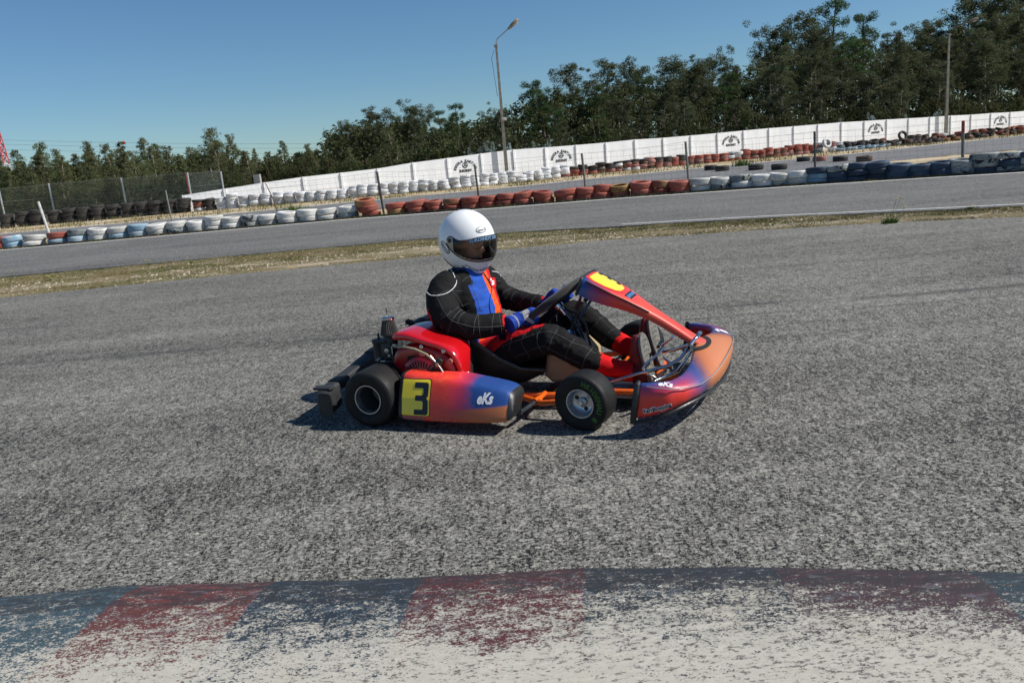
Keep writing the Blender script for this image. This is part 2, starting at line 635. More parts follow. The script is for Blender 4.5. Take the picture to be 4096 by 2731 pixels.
# ------------------------------------------------------------------ painted kerb in the foreground
def kerb_mat():
    t = NT('painted_kerb')
    uv = t.n('UVMap').outputs[0]           # u along the kerb in metres, v across it in metres
    s_ = t.sep(uv)
    u, v = s_[0], s_[1]
    c = t.coord()
    cs = t.coord(vec=c, scale=(.55, 1.0, 1))
    chip = t.math('ADD', t.math('MULTIPLY', t.noise(cs, 230, 3, .8), .62), t.math('MULTIPLY', t.noise(t.coord(vec=cs, loc=(4, 4, 4)), 75, 3, .7), .38))
    fine = t.noise(cs, 60, 4, .7)
    mid = t.noise(t.coord(vec=c, scale=(.6, 1.6, 1)), 11, 5, .68)
    big = t.noise(c, 2.6, 4, .6)
    jit = t.math('MULTIPLY', t.math('SUBTRACT', t.noise(c, 40, 4, .7), .5), .03)
    uu = t.math('ADD', u, jit)
    nd = t.n('MapRange')
    t.set(nd.inputs[0], uu)
    nd.inputs[1].default_value, nd.inputs[2].default_value = -2.0, 2.0
    k = nd.outputs[0]
    sc = lambda x: (x + 2.0) / 4.0
    blue, red, dblue, dred = (.038, .072, .092), (.125, .034, .030), (.016, .030, .046), (.085, .022, .025)
    edges = [-2.0, -1.195, -.775, -.32, .15, .66, 1.15]
    cols = [blue, red, dblue, dred, (.018, .026, .034), (.055, .028, .033), (.018, .040, .055)]
    paint = t.ramp(k, [(max(sc(e), 0), c_) for e, c_ in zip(edges, cols)], 'CONSTANT')
    # newer, brighter coats showing in places
    paint = t.mix(t.ramp(t.noise(t.coord(vec=cs, loc=(3, 4, 5)), 35, 4, .7), [(.54, 0), (.66, .7)]), paint, t.mix(.45, paint, (.24, .30, .36)))
    base = t.mix(fine, (.33, .315, .27), (.54, .515, .45))
    spots = t.noise(t.coord(vec=c, scale=(.6, 1.3, 1), loc=(2, 8, 1)), 70, 4, .75)
    base = t.mix(t.ramp(t.math('ADD', spots, t.math('MULTIPLY', t.math('SUBTRACT', u, .2), .035)), [(.555, 0), (.61, .9)]), base, (.10, .09, .085))
    base = t.mix(t.ramp(t.noise(t.coord(vec=c, loc=(8, 1, 5)), 5, 4, .7), [(.5, 0), (.68, .35)]), base, (.46, .42, .33))
    # how much paint is left: nearly whole at the track edge, flaked off towards the viewer
    reach = t.ramp(k, [(0, .80), (sc(-1.3), .75), (sc(-1.1), .60), (sc(-.8), .54), (sc(-.6), .66), (sc(-.3), .56), (sc(.1), .50), (sc(.5), .42), (1, .48)])
    vn = t.math('DIVIDE', v, reach)
    cov = t.math('SUBTRACT', 1.12, t.math('MULTIPLY', vn, 1.05))
    cov = t.math('ADD', cov, t.math('ADD', t.math('MULTIPLY', t.math('SUBTRACT', mid, .5), 1.3), t.math('MULTIPLY', t.math('SUBTRACT', big, .5), 1.1)))
    cov = t.math('MINIMUM', t.math('MAXIMUM', cov, t.math('MULTIPLY', t.ramp(t.noise(t.coord(vec=cs, loc=(9, 2, 2)), 9, 4, .7), [(.52, 0), (.64, 1)]), .42)), 1.05)
    thr = t.math('SUBTRACT', .625, t.math('MULTIPLY', cov, .225))
    mask = t.math('MULTIPLY', t.math('SUBTRACT', chip, thr), 28, clamp=True)
    rubm = t.math('MULTIPLY', t.ramp(v, [(0, .95), (.10, .85), (.145, .75), (.165, .35), (.40, .05)]), t.ramp(t.noise(t.coord(vec=c, scale=(.5, 2, 1)), 26, 4, .75), [(.40, 0), (.56, 1)]))
    ledge = t.ramp(t.math('ABSOLUTE', t.math('SUBTRACT', t.math('ADD', v, t.math('MULTIPLY', t.math('SUBTRACT', big, .5), .06)), .150)), [(0, .85), (.005, 0)])
    col = t.mix(mask, base, paint)
    col = t.mix(rubm, col, (.028, .028, .032))
    col = t.mix(t.math('MULTIPLY', ledge, t.ramp(mid, [(.42, 0), (.5, 1)])), col, (.03, .03, .035))
    dk = t.ramp(v, [(0, .5), (.014, 1)])
    wc = t.n('CombineColor')
    for i in range(3):
        t.set(wc.inputs[i], dk)
    col = t.mix(1.0, col, wc.outputs[0], 'MULTIPLY')
    t.bump(t.math('ADD', t.math('MULTIPLY', chip, .5), t.math('MULTIPLY', mask, .35)), .7, .004)
    t.out(col, .72, Specular_IOR_Level=.35)
    return t.m


def build_kerb():
    nx, prof = 260, [(0, -.012), (.004, .0), (.03, .010), (.085, .022), (.12, .024), (.2, .018), (.32, .010), (.5, .0), (.75, -.012), (1.2, -.03)]
    V, F, UV = [], [], []
    for i in range(nx + 1):
        X = -2.6 + 5.2 * i / nx
        Y = interp(L_KERB, X) + .006 * noise.noise(Vector((X * 5, 0, 0))) + .02
        for v, z in prof:
            V.append((X - v * (.14 - X * .10), Y - v, z + .003 * noise.noise(Vector((X * 6, v * 9, 2)))))
            UV.append((X, v))
    n = len(prof)
    for i in range(nx):
        for j in range(n - 1):
            F.append((i * n + j, i * n + j + 1, (i + 1) * n + j + 1, (i + 1) * n + j))
    me = mesh('painted_kerb', V, F, True)
    uvl = me.uv_layers.new(name='UVMap')
    for lp in me.loops:
        uvl.data[lp.index].uv = UV[lp.vertex_index]
    obj('painted_kerb', me, kerb_mat(), kind='structure')


build_kerb()


# crumbs of asphalt along the broken edge, stones on the verge (nobody could count them)
def pebbles(name, spots, smin, smax, mat, label, flat=.6):
    base = np.array([(1, 0, 0), (-.5, .8, 0), (-.5, -.8, 0), (.1, .1, .9), (0, 0, -.6)], float)
    tri = [(0, 1, 3), (1, 2, 3), (2, 0, 3)]
    P = []
    r_ = np.random.RandomState(3)
    for x, y, z in spots:
        s_ = r_.uniform(smin, smax)
        a = r_.uniform(0, 6.28)
        q = base + r_.uniform(-.25, .25, base.shape)
        q = q * (s_, s_ * r_.uniform(.6, 1), s_ * flat)
        q = np.stack([q[:, 0] * math.cos(a) - q[:, 1] * math.sin(a), q[:, 0] * math.sin(a) + q[:, 1] * math.cos(a), q[:, 2]], 1) + (x, y, z)
        for f in tri:
            P.append(q[list(f)])
    obj(name, quads_mesh(name, np.array(P)), mat, kind='stuff', label=label)


M_CHIP = simple('pale_chippings', (.42, .36, .27), .9, vary=.35, vscale=3)
M_CRUMB = simple('asphalt_crumbs', (.12, .118, .11), .9, vary=.5, vscale=40)
sp = []
for _ in range(2200):
    X = rng.uniform(-9, 9)
    a, b = interp(L_FGFAR, X), interp(L_GRFAR, X)
    w_ = min(max(rng.gauss(.32, .18), .02), .95)
    if rng.random() < .2:
        w_ = rng.random()
    Y = a + (b - a) * w_
    if noise.noise(Vector((X * .6, Y * 1.8, 0))) > -.15:
        sp.append((X, Y, -.012 + verge_z(X, Y)))
pebbles('verge_stones', sp, .008, .032, M_CHIP, 'pale stone chippings scattered over the dry grass verge')
sp = []
for _ in range(900):
    X = rng.uniform(-2, 2)
    sp.append((X, interp(L_KERB, X) + abs(rng.gauss(0, .012)) + .004, .001))
pebbles('asphalt_crumbs', sp, .0015, .006, M_CRUMB, 'loose asphalt crumbs along the broken edge beside the kerb')


def grass_mesh(name, spots, hmin, hmax, wmin, wmax, lean=.5, seed=1):
    r_ = np.random.RandomState(seed)
    S = np.array(spots)
    n = len(S)
    h = r_.uniform(hmin, hmax, n) * (S[:, 3] if S.shape[1] > 3 else 1)
    w = r_.uniform(wmin, wmax, n)
    a = r_.uniform(0, 2 * math.pi, n)
    l = r_.uniform(0, lean, n) * h
    b = r_.uniform(0, 2 * math.pi, n)
    P = np.zeros((n, 3, 3))
    P[:, 0] = S[:, :3] + np.stack([np.cos(a) * w, np.sin(a) * w, 0 * a], 1)
    P[:, 1] = S[:, :3] - np.stack([np.cos(a) * w, np.sin(a) * w, 0 * a], 1)
    P[:, 2] = S[:, :3] + np.stack([np.cos(b) * l, np.sin(b) * l, h], 1)
    return quads_mesh(name, P)


def grass_mat(name, lo, hi, dry):
    t = NT(name)
    c = t.coord()
    a = t.mix(t.noise(c, 14, 3, .6), lo, hi)
    col = t.mix(t.ramp(t.noise(c, .9, 5, .65), [(.42, 0), (.58, 1)]), a, dry)
    t.out(col, .8, Specular_IOR_Level=.2)
    return t.m


M_GRASS = grass_mat('verge_grass', (.075, .095, .028), (.145, .155, .055), (.20, .16, .075))
M_WEED = grass_mat('weed_green', (.035, .08, .015), (.09, .16, .03), (.10, .15, .03))
sp = []
for _ in range(170000):
    X = rng.uniform(-9.5, 9)
    a, b = interp(L_FGFAR, X), interp(L_GRFAR, X)
    w_ = rng.random()
    Y = a + (b - a) * w_ + rng.uniform(-.04, .04)
    den = .22 + .9 * noise.noise(Vector((X * .55, Y * 1.6, 2.2))) + (.95 if w_ > .48 else 0) + (.4 if w_ < .10 else 0)
    if rng.random() < den:
        sp.append((X, Y, -.02 + verge_z(X, Y), .6 + .8 * max(0, noise.noise(Vector((X * 2, Y * 3, 9))))))
obj('verge_grass', grass_mesh('verge_grass', sp, .010, .040, .003, .008, 1.2), M_GRASS, kind='stuff', label='short dry grass on the verge between the two tracks')
sp = []
for _ in range(26000):
    X = rng.uniform(-15, 14)
    Y = interp(L_MIDFAR, X) + rng.uniform(.0, .18) + (rng.uniform(0, 3) if rng.random() < .35 else 0)
    den = .35 + noise.noise(Vector((X * .9, Y * 1.5, 5)))
    if rng.random() < den:
        sp.append((X, Y, -.01, 1))
obj('barrier_grass', grass_mesh('barrier_grass', sp, .02, .085, .004, .010, .9, 4), M_GRASS, kind='stuff', label='scruffy grass at the foot of the near tyre barrier')
sp = []
for _ in range(30000):
    X = rng.uniform(-28, 40)
    Y = interp(L_FARFAR, X) + rng.uniform(.3, interp(L_ROWB, X) - interp(L_FARFAR, X) + .3)
    if rng.random() < .1 + noise.noise(Vector((X * .5, Y * .8, 5))):
        sp.append((X, Y, -.05, 1))
obj('far_grass', grass_mesh('far_grass', sp, .05, .2, .01, .03, .9, 5), M_GRASS, kind='stuff', label='dry straw grass between far track and far tyre row')
# ================================================================== tyres
def tyre_paint(name, paints, left=.9, dirt=.3):
    """painted rubber: paints = one or two paint colours, left = how much paint is left"""
    t = NT(name)
    info = t.n('ObjectInfo')
    rnd = info.outputs['Random']
    off = t.n('CombineXYZ')
    t.set(off.inputs[0], t.math('MULTIPLY', rnd, 37.0))
    t.set(off.inputs[1], t.math('MULTIPLY', rnd, 91.0))
    c = t.coord(loc=off.outputs[0])
    nz = t.noise(c, 5.5, 5, .65, .4)
    n2 = t.noise(c, 1.9, 3, .6)
    pa = t.mix(t.ramp(n2, [(.45, 0), (.6, 1)]), paints[0], paints[-1])
    pa = t.mix(t.math('MULTIPLY', t.noise(c, 9, 4, .7), dirt), pa, (.16, .13, .10))
    br = t.n('HueSaturation')
    t.set(br.inputs['Color'], pa)
    t.set(br.inputs['Value'], t.math('ADD', t.math('MULTIPLY', rnd, .35), .78))
    rub = (.016, .016, .017)
    col = t.mix(t.ramp(nz, [(left - .03, 0), (left + .03, 1)]), br.outputs[0], rub)
    h = t.noise(t.coord(scale=(1, 1, 14)), 9, 2)
    t.bump(h, .5, .012)
    t.out(col, t.ramp(nz, [(.4, .62), (.8, .8)]), Specular_IOR_Level=.35)
    return t.m


PAINT = {
    'white': tyre_paint('white_tyre_paint', [(.74, .74, .71), (.58, .57, .53)], .68, .35),
    'clean white': tyre_paint('clean_white_tyre_paint', [(.80, .81, .83), (.70, .71, .72)], .80, .18),
    'worn white': tyre_paint('worn_white_tyre_paint', [(.44, .47, .45), (.20, .25, .27)], .56, .5),
    'red': tyre_paint('red_tyre_paint', [(.34, .062, .038), (.42, .11, .075)], .76, .35),
    'orange-red': tyre_paint('faded_red_tyre_paint', [(.36, .075, .035), (.42, .20, .08)], .68, .5),
    'pink-red': tyre_paint('pinkish_tyre_paint', [(.38, .12, .10), (.45, .24, .22)], .66, .5),
    'brown': tyre_paint('brown_tyre_paint', [(.14, .075, .055), (.20, .10, .07)], .58, .5),
    'light blue': tyre_paint('light_blue_tyre_paint', [(.22, .38, .50), (.50, .60, .66)], .72, .3),
    'blue': tyre_paint('blue_tyre_paint', [(.010, .038, .085), (.028, .075, .14)], .64, .3),
    'black': tyre_paint('bare_tyre_rubber', [(.017, .017, .018), (.030, .030, .030)], .9, .3),
    'yellowed': tyre_paint('yellowed_tyre_paint', [(.40, .20, .05), (.30, .12, .04)], .6, .5),
}
TYRE_MESH = {}


def tyre_mesh(color, variant):
    key = (color, variant)
    if key in TYRE_MESH:
        return TYRE_MESH[key]
    r_ = random.Random(variant * 7 + 1)
    wd = [.17, .19, .16, .175][variant % 4]
    rim = [.60, .56, .64, .58][variant % 4]
    prof = [(.90, -.30), (.66, -.36), (rim, -.40), (rim + .03, -.46), (.74, -.51), (.86, -.505), (.95, -.45), (.985, -.37),
            (1, -.24), (.965, -.235), (.965, -.20), (1, -.195), (1, -.03), (.965, -.025), (.965, .02), (1, .025), (1, .2), (.965, .205), (.965, .24), (1, .245),
            (.985, .37), (.95, .45), (.86, .505), (.74, .51), (rim + .03, .46), (rim, .40), (.66, .36), (.90, .30)]
    n = 26
    dents = [(r_.uniform(0, 6.28), r_.uniform(-.05, .02)) for _ in range(2)]
    rings = []
    for k in range(n):
        a = 2 * math.pi * k / n
        q = 1 + sum(d * math.exp(-((math.atan2(math.sin(a - c_), math.cos(a - c_))) ** 2) / .5) for c_, d in dents)
        sag = 1 + .06 * math.sin(a + dents[0][0])
        rings.append([Vector((.29 * r * q * math.cos(a), .29 * r * q * math.sin(a), wd * h * (sag if h > 0 else 1) + wd / 2)) for r, h in prof])
    rings.append(rings[0])
    mb = MB().loft(rings, cap=False)
    me = mb.mesh('tyre', 50)
    me.materials.append(PAINT[color])
    TYRE_MESH[key] = (me, wd)
    return TYRE_MESH[key]


ORD = ['first', 'second', 'third', 'fourth', 'fifth', 'sixth', 'seventh', 'eighth', 'ninth', 'tenth', 'eleventh', 'twelfth', 'thirteenth', 'fourteenth', 'fifteenth', 'sixteenth', 'seventeenth', 'eighteenth', 'nineteenth', 'twentieth', 'twenty-first', 'twenty-second', 'twenty-third', 'twenty-fourth']


def put_tyre(color, variant, loc, scale=1.0, tilt=(0, 0), rz=0.0, label='', group='', up=False, zs=1.0):
    me, wd = tyre_mesh(color, variant)
    o = obj('tyre', me, loc=loc, label=label, category='tyre', group=group)
    o.rotation_euler = (tilt[0], tilt[1], rz) if not up else (R(72), tilt[1], rz)
    o.scale = (scale, scale, zs if not up else scale)
    return o, wd * zs


LEVEL = {1: ['lone'], 2: ['bottom', 'top'], 3: ['bottom', 'middle', 'top'], 4: ['bottom', 'second', 'third', 'top'], 5: ['bottom', 'second', 'middle', 'fourth', 'top']}
CW = {'white': 'chipped white', 'clean white': 'white', 'worn white': 'greyish', 'red': 'red', 'orange-red': 'faded red', 'pink-red': 'pinkish red', 'brown': 'brown', 'light blue': 'light blue', 'blue': 'dark blue', 'black': 'black', 'yellowed': 'rusty yellow'}

# near barrier: column in the photo at 2352 px width, colours bottom to top, scale, lean
W, w_, r, o_, b, l, k, x_, p, br_, y = 'white', 'clean white', 'red', 'orange-red', 'blue', 'light blue', 'black', 'worn white', 'pink-red', 'brown', 'yellowed'
ROW_A = [
    (3, [r, r], 1, 0), (30, [l, l], .95, 0), (78, [W, W], 1.08, -7), (135, [l, r], 1.02, 0), (181, [l, x_], 1, 5), (225, [W, W], 1, -6), (272, [l, W], 1, 0),
    (318, [l, l], 1, 0), (362, [W, W], 1.1, -3), (408, [x_, W], 1, -3), (452, [W, W], .98, 3), (491, [W, W, W], .95, -2), (531, [W, W], 1, 2), (575, [x_, x_], 1, 0),
    (615, [W, W], .98, -3), (661, [W, W], 1.1, -3), (708, [W, W], 1.06, -5), (752, [W, W], 1.04, 0), (801, [x_, W], 1.06, 0),
    (851, [r, r, o_], 1, -14), (910, [o_, r], 1.02, -3), (957, [r, r], 1.06, -3), (997, [r, r], .9, -2), (1037, [r, o_], .98, -4), (1080, [r, r], 1.02, -4), (1121, [r, r], .95, -2),
    (1161, [r, r], .96, -3), (1202, [r, r], .98, -3), (1247, [r, r], 1, -4), (1299, [r, r], 1.12, -2), (1343, [r, r], 1.02, -2), (1383, [r, r], 1, 0), (1424, [r, y], .95, -8),
    (1473, [r, r], 1.1, -3), (1517, [r, o_], .9, -8), (1560, [r, r], 1.06, -2), (1609, [W, W], 1.08, 0), (1655, [x_, W], 1.02, -2), (1703, [W, x_], 1.02, -3), (1751, [W, W], 1, 2),
    (1790, [x_, W], .96, 2), (1833, [W, W], 1, -6), (1879, [l, l, b], 1.04, -3), (1923, [b, b, x_], 1.04, -4), (1970, [b, b, b], 1.04, -3), (2015, [b, b, b], 1, 0), (2065, [b, b], 1.08, -2),
    (2112, [b, b], 1.06, -3), (2160, [b, b], 1.08, -2), (2209, [x_, x_], 1.1, -3), (2263, [b, x_, x_], 1.16, -2), (2317, [x_, b, x_], 1.14, -2), (2366, [x_, x_, b], 1.14, -2)]
POSTS = [  # base px, base py guess, top px, top py, colour, radius, word
    (197, 946, 153, 805, 'pale', .035, 'the leaning white post'),
    (687, 892, 662, 761, 'grey', .022, 'the thin grey post'),
    (1108, 865, 1063, 731, 'branch', .022, 'the crooked branch post'),
    (1529, 843, 1508, 687, 'dark', .030, 'the leaning-stack post'),
    (1914, 780, 1899, 663, 'dark', .026, 'the helmet post'),
    (2343, 743, 2327, 613, 'grey', .030, 'the emblem post'),
    (2755, 718, 2742, 566, 'grey', .030, 'the white-start post'),
    (3261, 680, 3258, 526, 'dark', .028, 'the blue-start post'),
    (3852, 647, 3853, 483, 'red', .034, 'the red-topped post')]
L_STACK = shift(L_MIDFAR, .42)
L_POST = shift(L_MIDFAR, .95)
cnt = {}
for i, (dx, cols, sc_, lean) in enumerate(ROW_A):
    px = dx * 1.7415
    best = None
    for pst in POSTS:
        if pst[0] <= px + 5:
            best = pst
    key = best[6] if best else 'left edge'
    cnt[key] = cnt.get(key, 0) + 1
    where = f'{ORD[cnt[key] - 1]} near stack right of {key}' if best else f'{ORD[cnt[key] - 1]} near stack from the left edge'
    X, Y = on_line(px, L_STACK, .18)
    z = -.012
    sh = 0
    for lv, cn in enumerate(cols):
        jx, jy = rng.uniform(-.02, .02), rng.uniform(-.025, .025)
        tl = R(lean * (.5 + .5 * lv / max(len(cols) - 1, 1)) * .55 + rng.uniform(-1.5, 1.5))
        _, wd = put_tyre(cn, rng.randrange(4), (X + jx + sh, Y + jy, z), .90 * sc_ * rng.uniform(.97, 1.02), (R(rng.uniform(-3, 3)) - (R(4) if lv == len(cols) - 1 else 0), tl), rng.uniform(0, 6),
                         f'{CW[cn]} tyre, {LEVEL[len(cols)][lv]} of the {where}' if len(cols) > 1 else f'{CW[cn]} lone tyre, {where}', 'painted tyres stacked along the near barrier', zs=.95 if len(cols) == 2 or lean < -10 else .78)
        if abs(lean) > 10:
            sh -= .06
        z += wd * .96 + abs(math.sin(tl)) * .02

# far rows of stacks in front of the wall: photo px (of 4096), colours bottom to top
def seq(pxs, cols):
    return [(x, cols) for x in pxs]


ROW_B = seq([29, 93, 153, 218, 280, 337, 397, 454, 514, 571, 624, 679, 736], [k, k, k, k]) + [(794, [w_, br_, r, k]), (839, [k, k, k, k]), (885, [w_] * 4), (930, [w_] * 5)] + \
    seq([976, 1021, 1066, 1115, 1159], [w_] * 4) + seq([1202, 1244, 1286, 1329, 1374], [w_] * 3) + seq([1415, 1452, 1493, 1539, 1575, 1616, 1655, 1695], [w_] * 4) + \
    [(1616, None)] + seq([1733, 1776], [w_] * 3) + seq([1818, 1861, 1895, 1935, 1971, 2009, 2045], [w_] * 4) + [(2081, [w_, w_]), (2113, [w_, w_, w_]), (2151, [w_, w_, w_])] + \
    seq([2184, 2221], [w_] * 4) + [(2259, [p, w_, w_, w_]), (2295, [r, r, k]), (2331, [r, r, k, k]), (2369, [r, k, k]), (2400, [p, br_, k, k]), (2438, [p, k, k]), (2470, [p, br_, w_, k]),
    (2506, [w_, p, p, k]), (2538, [w_, p, br_, k]), (2572, [p, p, br_, k]), (2600, [k, p, p, p]), (2633, [p, p, br_, k]), (2667, [p, p, k, k]), (2697, [r, r, p]), (2726, [r, p, k, k]),
    (2764, [br_, p, r]), (2794, [br_, p, r]), (2825, [r, p, r]), (2859, [r, p, r]), (2893, [r, p, r]), (2923, [r, w_, x_]), (2949, [r, w_, w_]), (2984, [r, p, r, r]), (3014, [p, br_, r]), (3045, [br_, r, r]),
    (3074, [br_, p, r, r]), (3105, [r, br_, r]), (3132, [p, br_, r]), (3158, [br_, p, r, r]), (3189, [p, br_, r, r]), (3220, [p, r, r, r]), (3243, [br_, r, r]), (3273, [x_, w_, x_, w_]), (3328, [w_, w_, p, p])]
ROW_B = [q for q in ROW_B if q[1]]
# the jumbled right end of the far barrier
ROW_C = [(3356, [x_, x_, w_], 0), (3388, [k, k, k], 0), (3411, [k, br_, k], 0), (3438, [k, k, k], 0), (3466, [k, k, k], 0), (3495, [k, k, k], 0), (3529, [x_, k, p], 0), (3557, [k, k], 0), (3580, [x_, k], 0),
         (3361, [l], -.8), (3388, [l], -.8), (3412, [l], -.8), (3438, [l], -.8), (3463, [l], -.8), (3488, [l], -.8), (3514, [l], -.8), (3541, [x_], -.8),
         (3605, [k, k], 0), (3632, [k, br_], -.4), (3658, [k], -.6), (3684, [br_], -.7), (3710, [k], -.7), (3737, [k], -.7), (3761, [k], -.7), (3785, [y], -.7), (3813, [y], -.7),
         (3641, [k, k, k], .9), (3667, [k, k, br_], .8), (3698, [br_, br_, k], .8), (3728, [k, br_], .8), (3744, [br_, k, r], .9), (3770, [br_, r, w_], .9), (3809, [br_, br_], .7), (3835, [r, br_, r], .8),
         (3871, [k, k], .5), (3897, [br_, k, o_], .7), (3928, [br_, o_, r], .7), (3880, [br_], -.3), (3912, [k], -.3), (3942, [br_], -.2), (3962, [k, br_, k], .5), (3995, [br_, r, k], .5), (4021, [r, br_, o_], .5), (4048, [br_, k, o_], .5), (4060, [br_, br_], 1.3),
         (4082, [br_, o_, r], .5), (4110, [k, br_, r], .5)]
EMB = [(5, 'first'), (8, 'second'), (14, 'third'), (20, 'fourth'), (26, 'fifth')]
emb_px = [project((*wall_pt(kk + .5), 1))[0] for kk, _ in EMB]
marks = [(-100, 'from the left edge')] + [(760, 'right of the rust-red fence post')] + [(q, f'right of the {n} wall emblem') for q, (_, n) in zip(emb_px, EMB)] 
marks += [(2027, 'right of the tall lamp pole'), (1085, 'right of the crooked post'), (1518, 'right of the leaning-stack post'), (2334, 'right of the emblem post'), (3259, 'right of the dark slim post')]
marks.sort(key=lambda q: q[0])
allB = []
cnt = {}
for px, cols in sorted(ROW_B, key=lambda q: q[0]):
    mk = [q for q in marks if q[0] <= px][-1][1]
    cnt[mk] = cnt.get(mk, 0) + 1
    X, Y = on_line(px, L_ROWB, .3)
    z = -.04
    for lv, cn in enumerate(cols):
        lab = f'{CW[cn]} tyre, {LEVEL[len(cols)][lv]} of far stack, {ORD[cnt[mk] - 1]} {mk}'
        v = rng.randrange(4)
        wd = [.17, .19, .16, .175][v]
        big = 1.18 if px < 760 else 1.0
        zz_ = 1.0 if px < 760 else (.83 if len(cols) > 3 else .92)
        allB.append((cn, v, (X + rng.uniform(-.04, .04), Y + rng.uniform(-.05, .05), z), .93 * big * rng.uniform(.96, 1.05), (R(rng.uniform(-5, 5)), R(rng.uniform(-6, 6))), lab, 0 if px > 760 else 1, zz_))
        z += wd * .95 * zz_
stuff = MB()
stuff_f = []
room = 300 - sum(len(q[1]) for q in ROW_A) - 10
# every white, red and mixed stack singly; the black run furthest left joins last
order = sorted(allB, key=lambda q: (q[6], q[2][1]))
singles = order[:room]
rest = order[room:]
for cn, v, loc, sc_, tl, lab, _, zz_ in singles:
    put_tyre(cn, v, loc, sc_, tl, rng.uniform(0, 6), lab, 'painted tyres stacked in the far row', zs=zz_)
for px, cols, off in ROW_C:
    X, Y = on_line(px, L_ROWB, .2, off)
    z = -.04
    for lv, cn in enumerate(cols):
        v = rng.randrange(4)
        rest.append((cn, v, (X + rng.uniform(-.1, .1), Y + rng.uniform(-.1, .1), z), .92 * rng.uniform(.95, 1.08), (R(rng.uniform(-14, 14)), R(rng.uniform(-14, 14))), '', 0, .9))
        z += [.17, .19, .16, .175][v] * .86


def joined_tyres(name, items, label):
    vs_, fs, mats, mi = [], [], [], []
    for cn, v, loc, sc_, tl, _, _, zz_ in items:
        me, wd = tyre_mesh(cn, v)
        M = Matrix.Translation(loc) @ Matrix.Rotation(tl[1], 4, 'Y') @ Matrix.Rotation(tl[0], 4, 'X') @ Matrix.Rotation(rng.uniform(0, 6), 4, 'Z') @ Matrix.Diagonal((sc_, sc_, zz_, 1))
        o = len(vs_)
        vs_ += [M @ q.co for q in me.vertices]
        if cn not in mats:
            mats.append(cn)
        for pl in me.polygons:
            fs.append([i + o for i in pl.vertices])
            mi.append(mats.index(cn))
    me = mesh(name, vs_, fs, True)
    for cn in mats:
        me.materials.append(PAINT[cn])
    me.polygons.foreach_set('material_index', mi)
    obj(name, me, kind='stuff', label=label)


joined_tyres('jumbled_tyres', [q for q in rest if q[5] == ''], 'jumbled heaps of dark and brown tyres along the far right of the wall')
left_rest = [q for q in rest if q[5] != '']
if left_rest:
    joined_tyres('black_tyre_stacks', left_rest, 'stacks of black tyres below the chain-link fence at far left')
# a white ring standing against the stacks, and a black one leaning on the heap
X, Y = on_line(3303, L_ROWB, .6, -.35)
put_tyre('clean white', 1, (X, Y, .42), .95, (0, 0), R(20), 'white tyre standing on edge, leaning against the far stacks', 'painted tyres stacked in the far row', up=True)
X, Y = on_line(3607, L_ROWB, .6, .3)
put_tyre('black', 2, (X, Y, .45), 1.0, (0, R(12)), R(10), 'black tyre tipped on edge on top of the dark heap', 'painted tyres stacked in the far row', up=True)
# loose tyres lying on the far track
for (px, py), cn, lab in [((2844, 681), k, 'black tyre lying on the far track, left of a touching pair'), ((2889, 684), k, 'black tyre lying on the far track, right of a touching pair'),
                          ((3024, 680), k, 'black tyre lying flat on the far track, third from left'), ((3117, 679), k, 'black tyre lying flat on the far track, nearest the dark post'),
                          ((3214, 646), k, 'black tyre lying by the far edge just left of the dark post'), ((3278, 645), p, 'pinkish red tyre lying just right of the dark post'),
                          ((3361, 646), k, 'black tyre lying alone between red tyre and brown tyre'), ((3457, 646), br_, 'brown and black tyre lying rightmost on the far track')]:
    g = ground_at(px, py)
    put_tyre(cn, 1, (g.x, g.y, .004), .92, (0, 0), rng.uniform(0, 6), lab, 'loose tyres lying on the far track')

# low rubber belt that edges the near barrier
mb = MB()
for i in range(160):
    X0, X1 = -16 + i * .2, -16 + (i + 1) * .2
    a, c_ = interp(L_MIDFAR, X0) + .10, interp(L_MIDFAR, X1) + .10
    h0, h1 = .045 + .02 * noise.noise(Vector((X0, 0, 0))), .045 + .02 * noise.noise(Vector((X1, 0, 0)))
    mb.add([(X0, a, -.02), (X1, c_, -.02), (X1, c_, h1), (X0, a, h0), (X0, a + .02, -.02), (X1, c_ + .02, -.02), (X1, c_ + .02, h1), (X0, a + .02, h0)], [(0, 1, 2, 3), (3, 2, 6, 7), (7, 6, 5, 4)])
o = mb.build('rubber_belt', PAINT['black'], None, None, label='low black rubber belt edging the foot of the near tyre barrier', category='rubber belt')

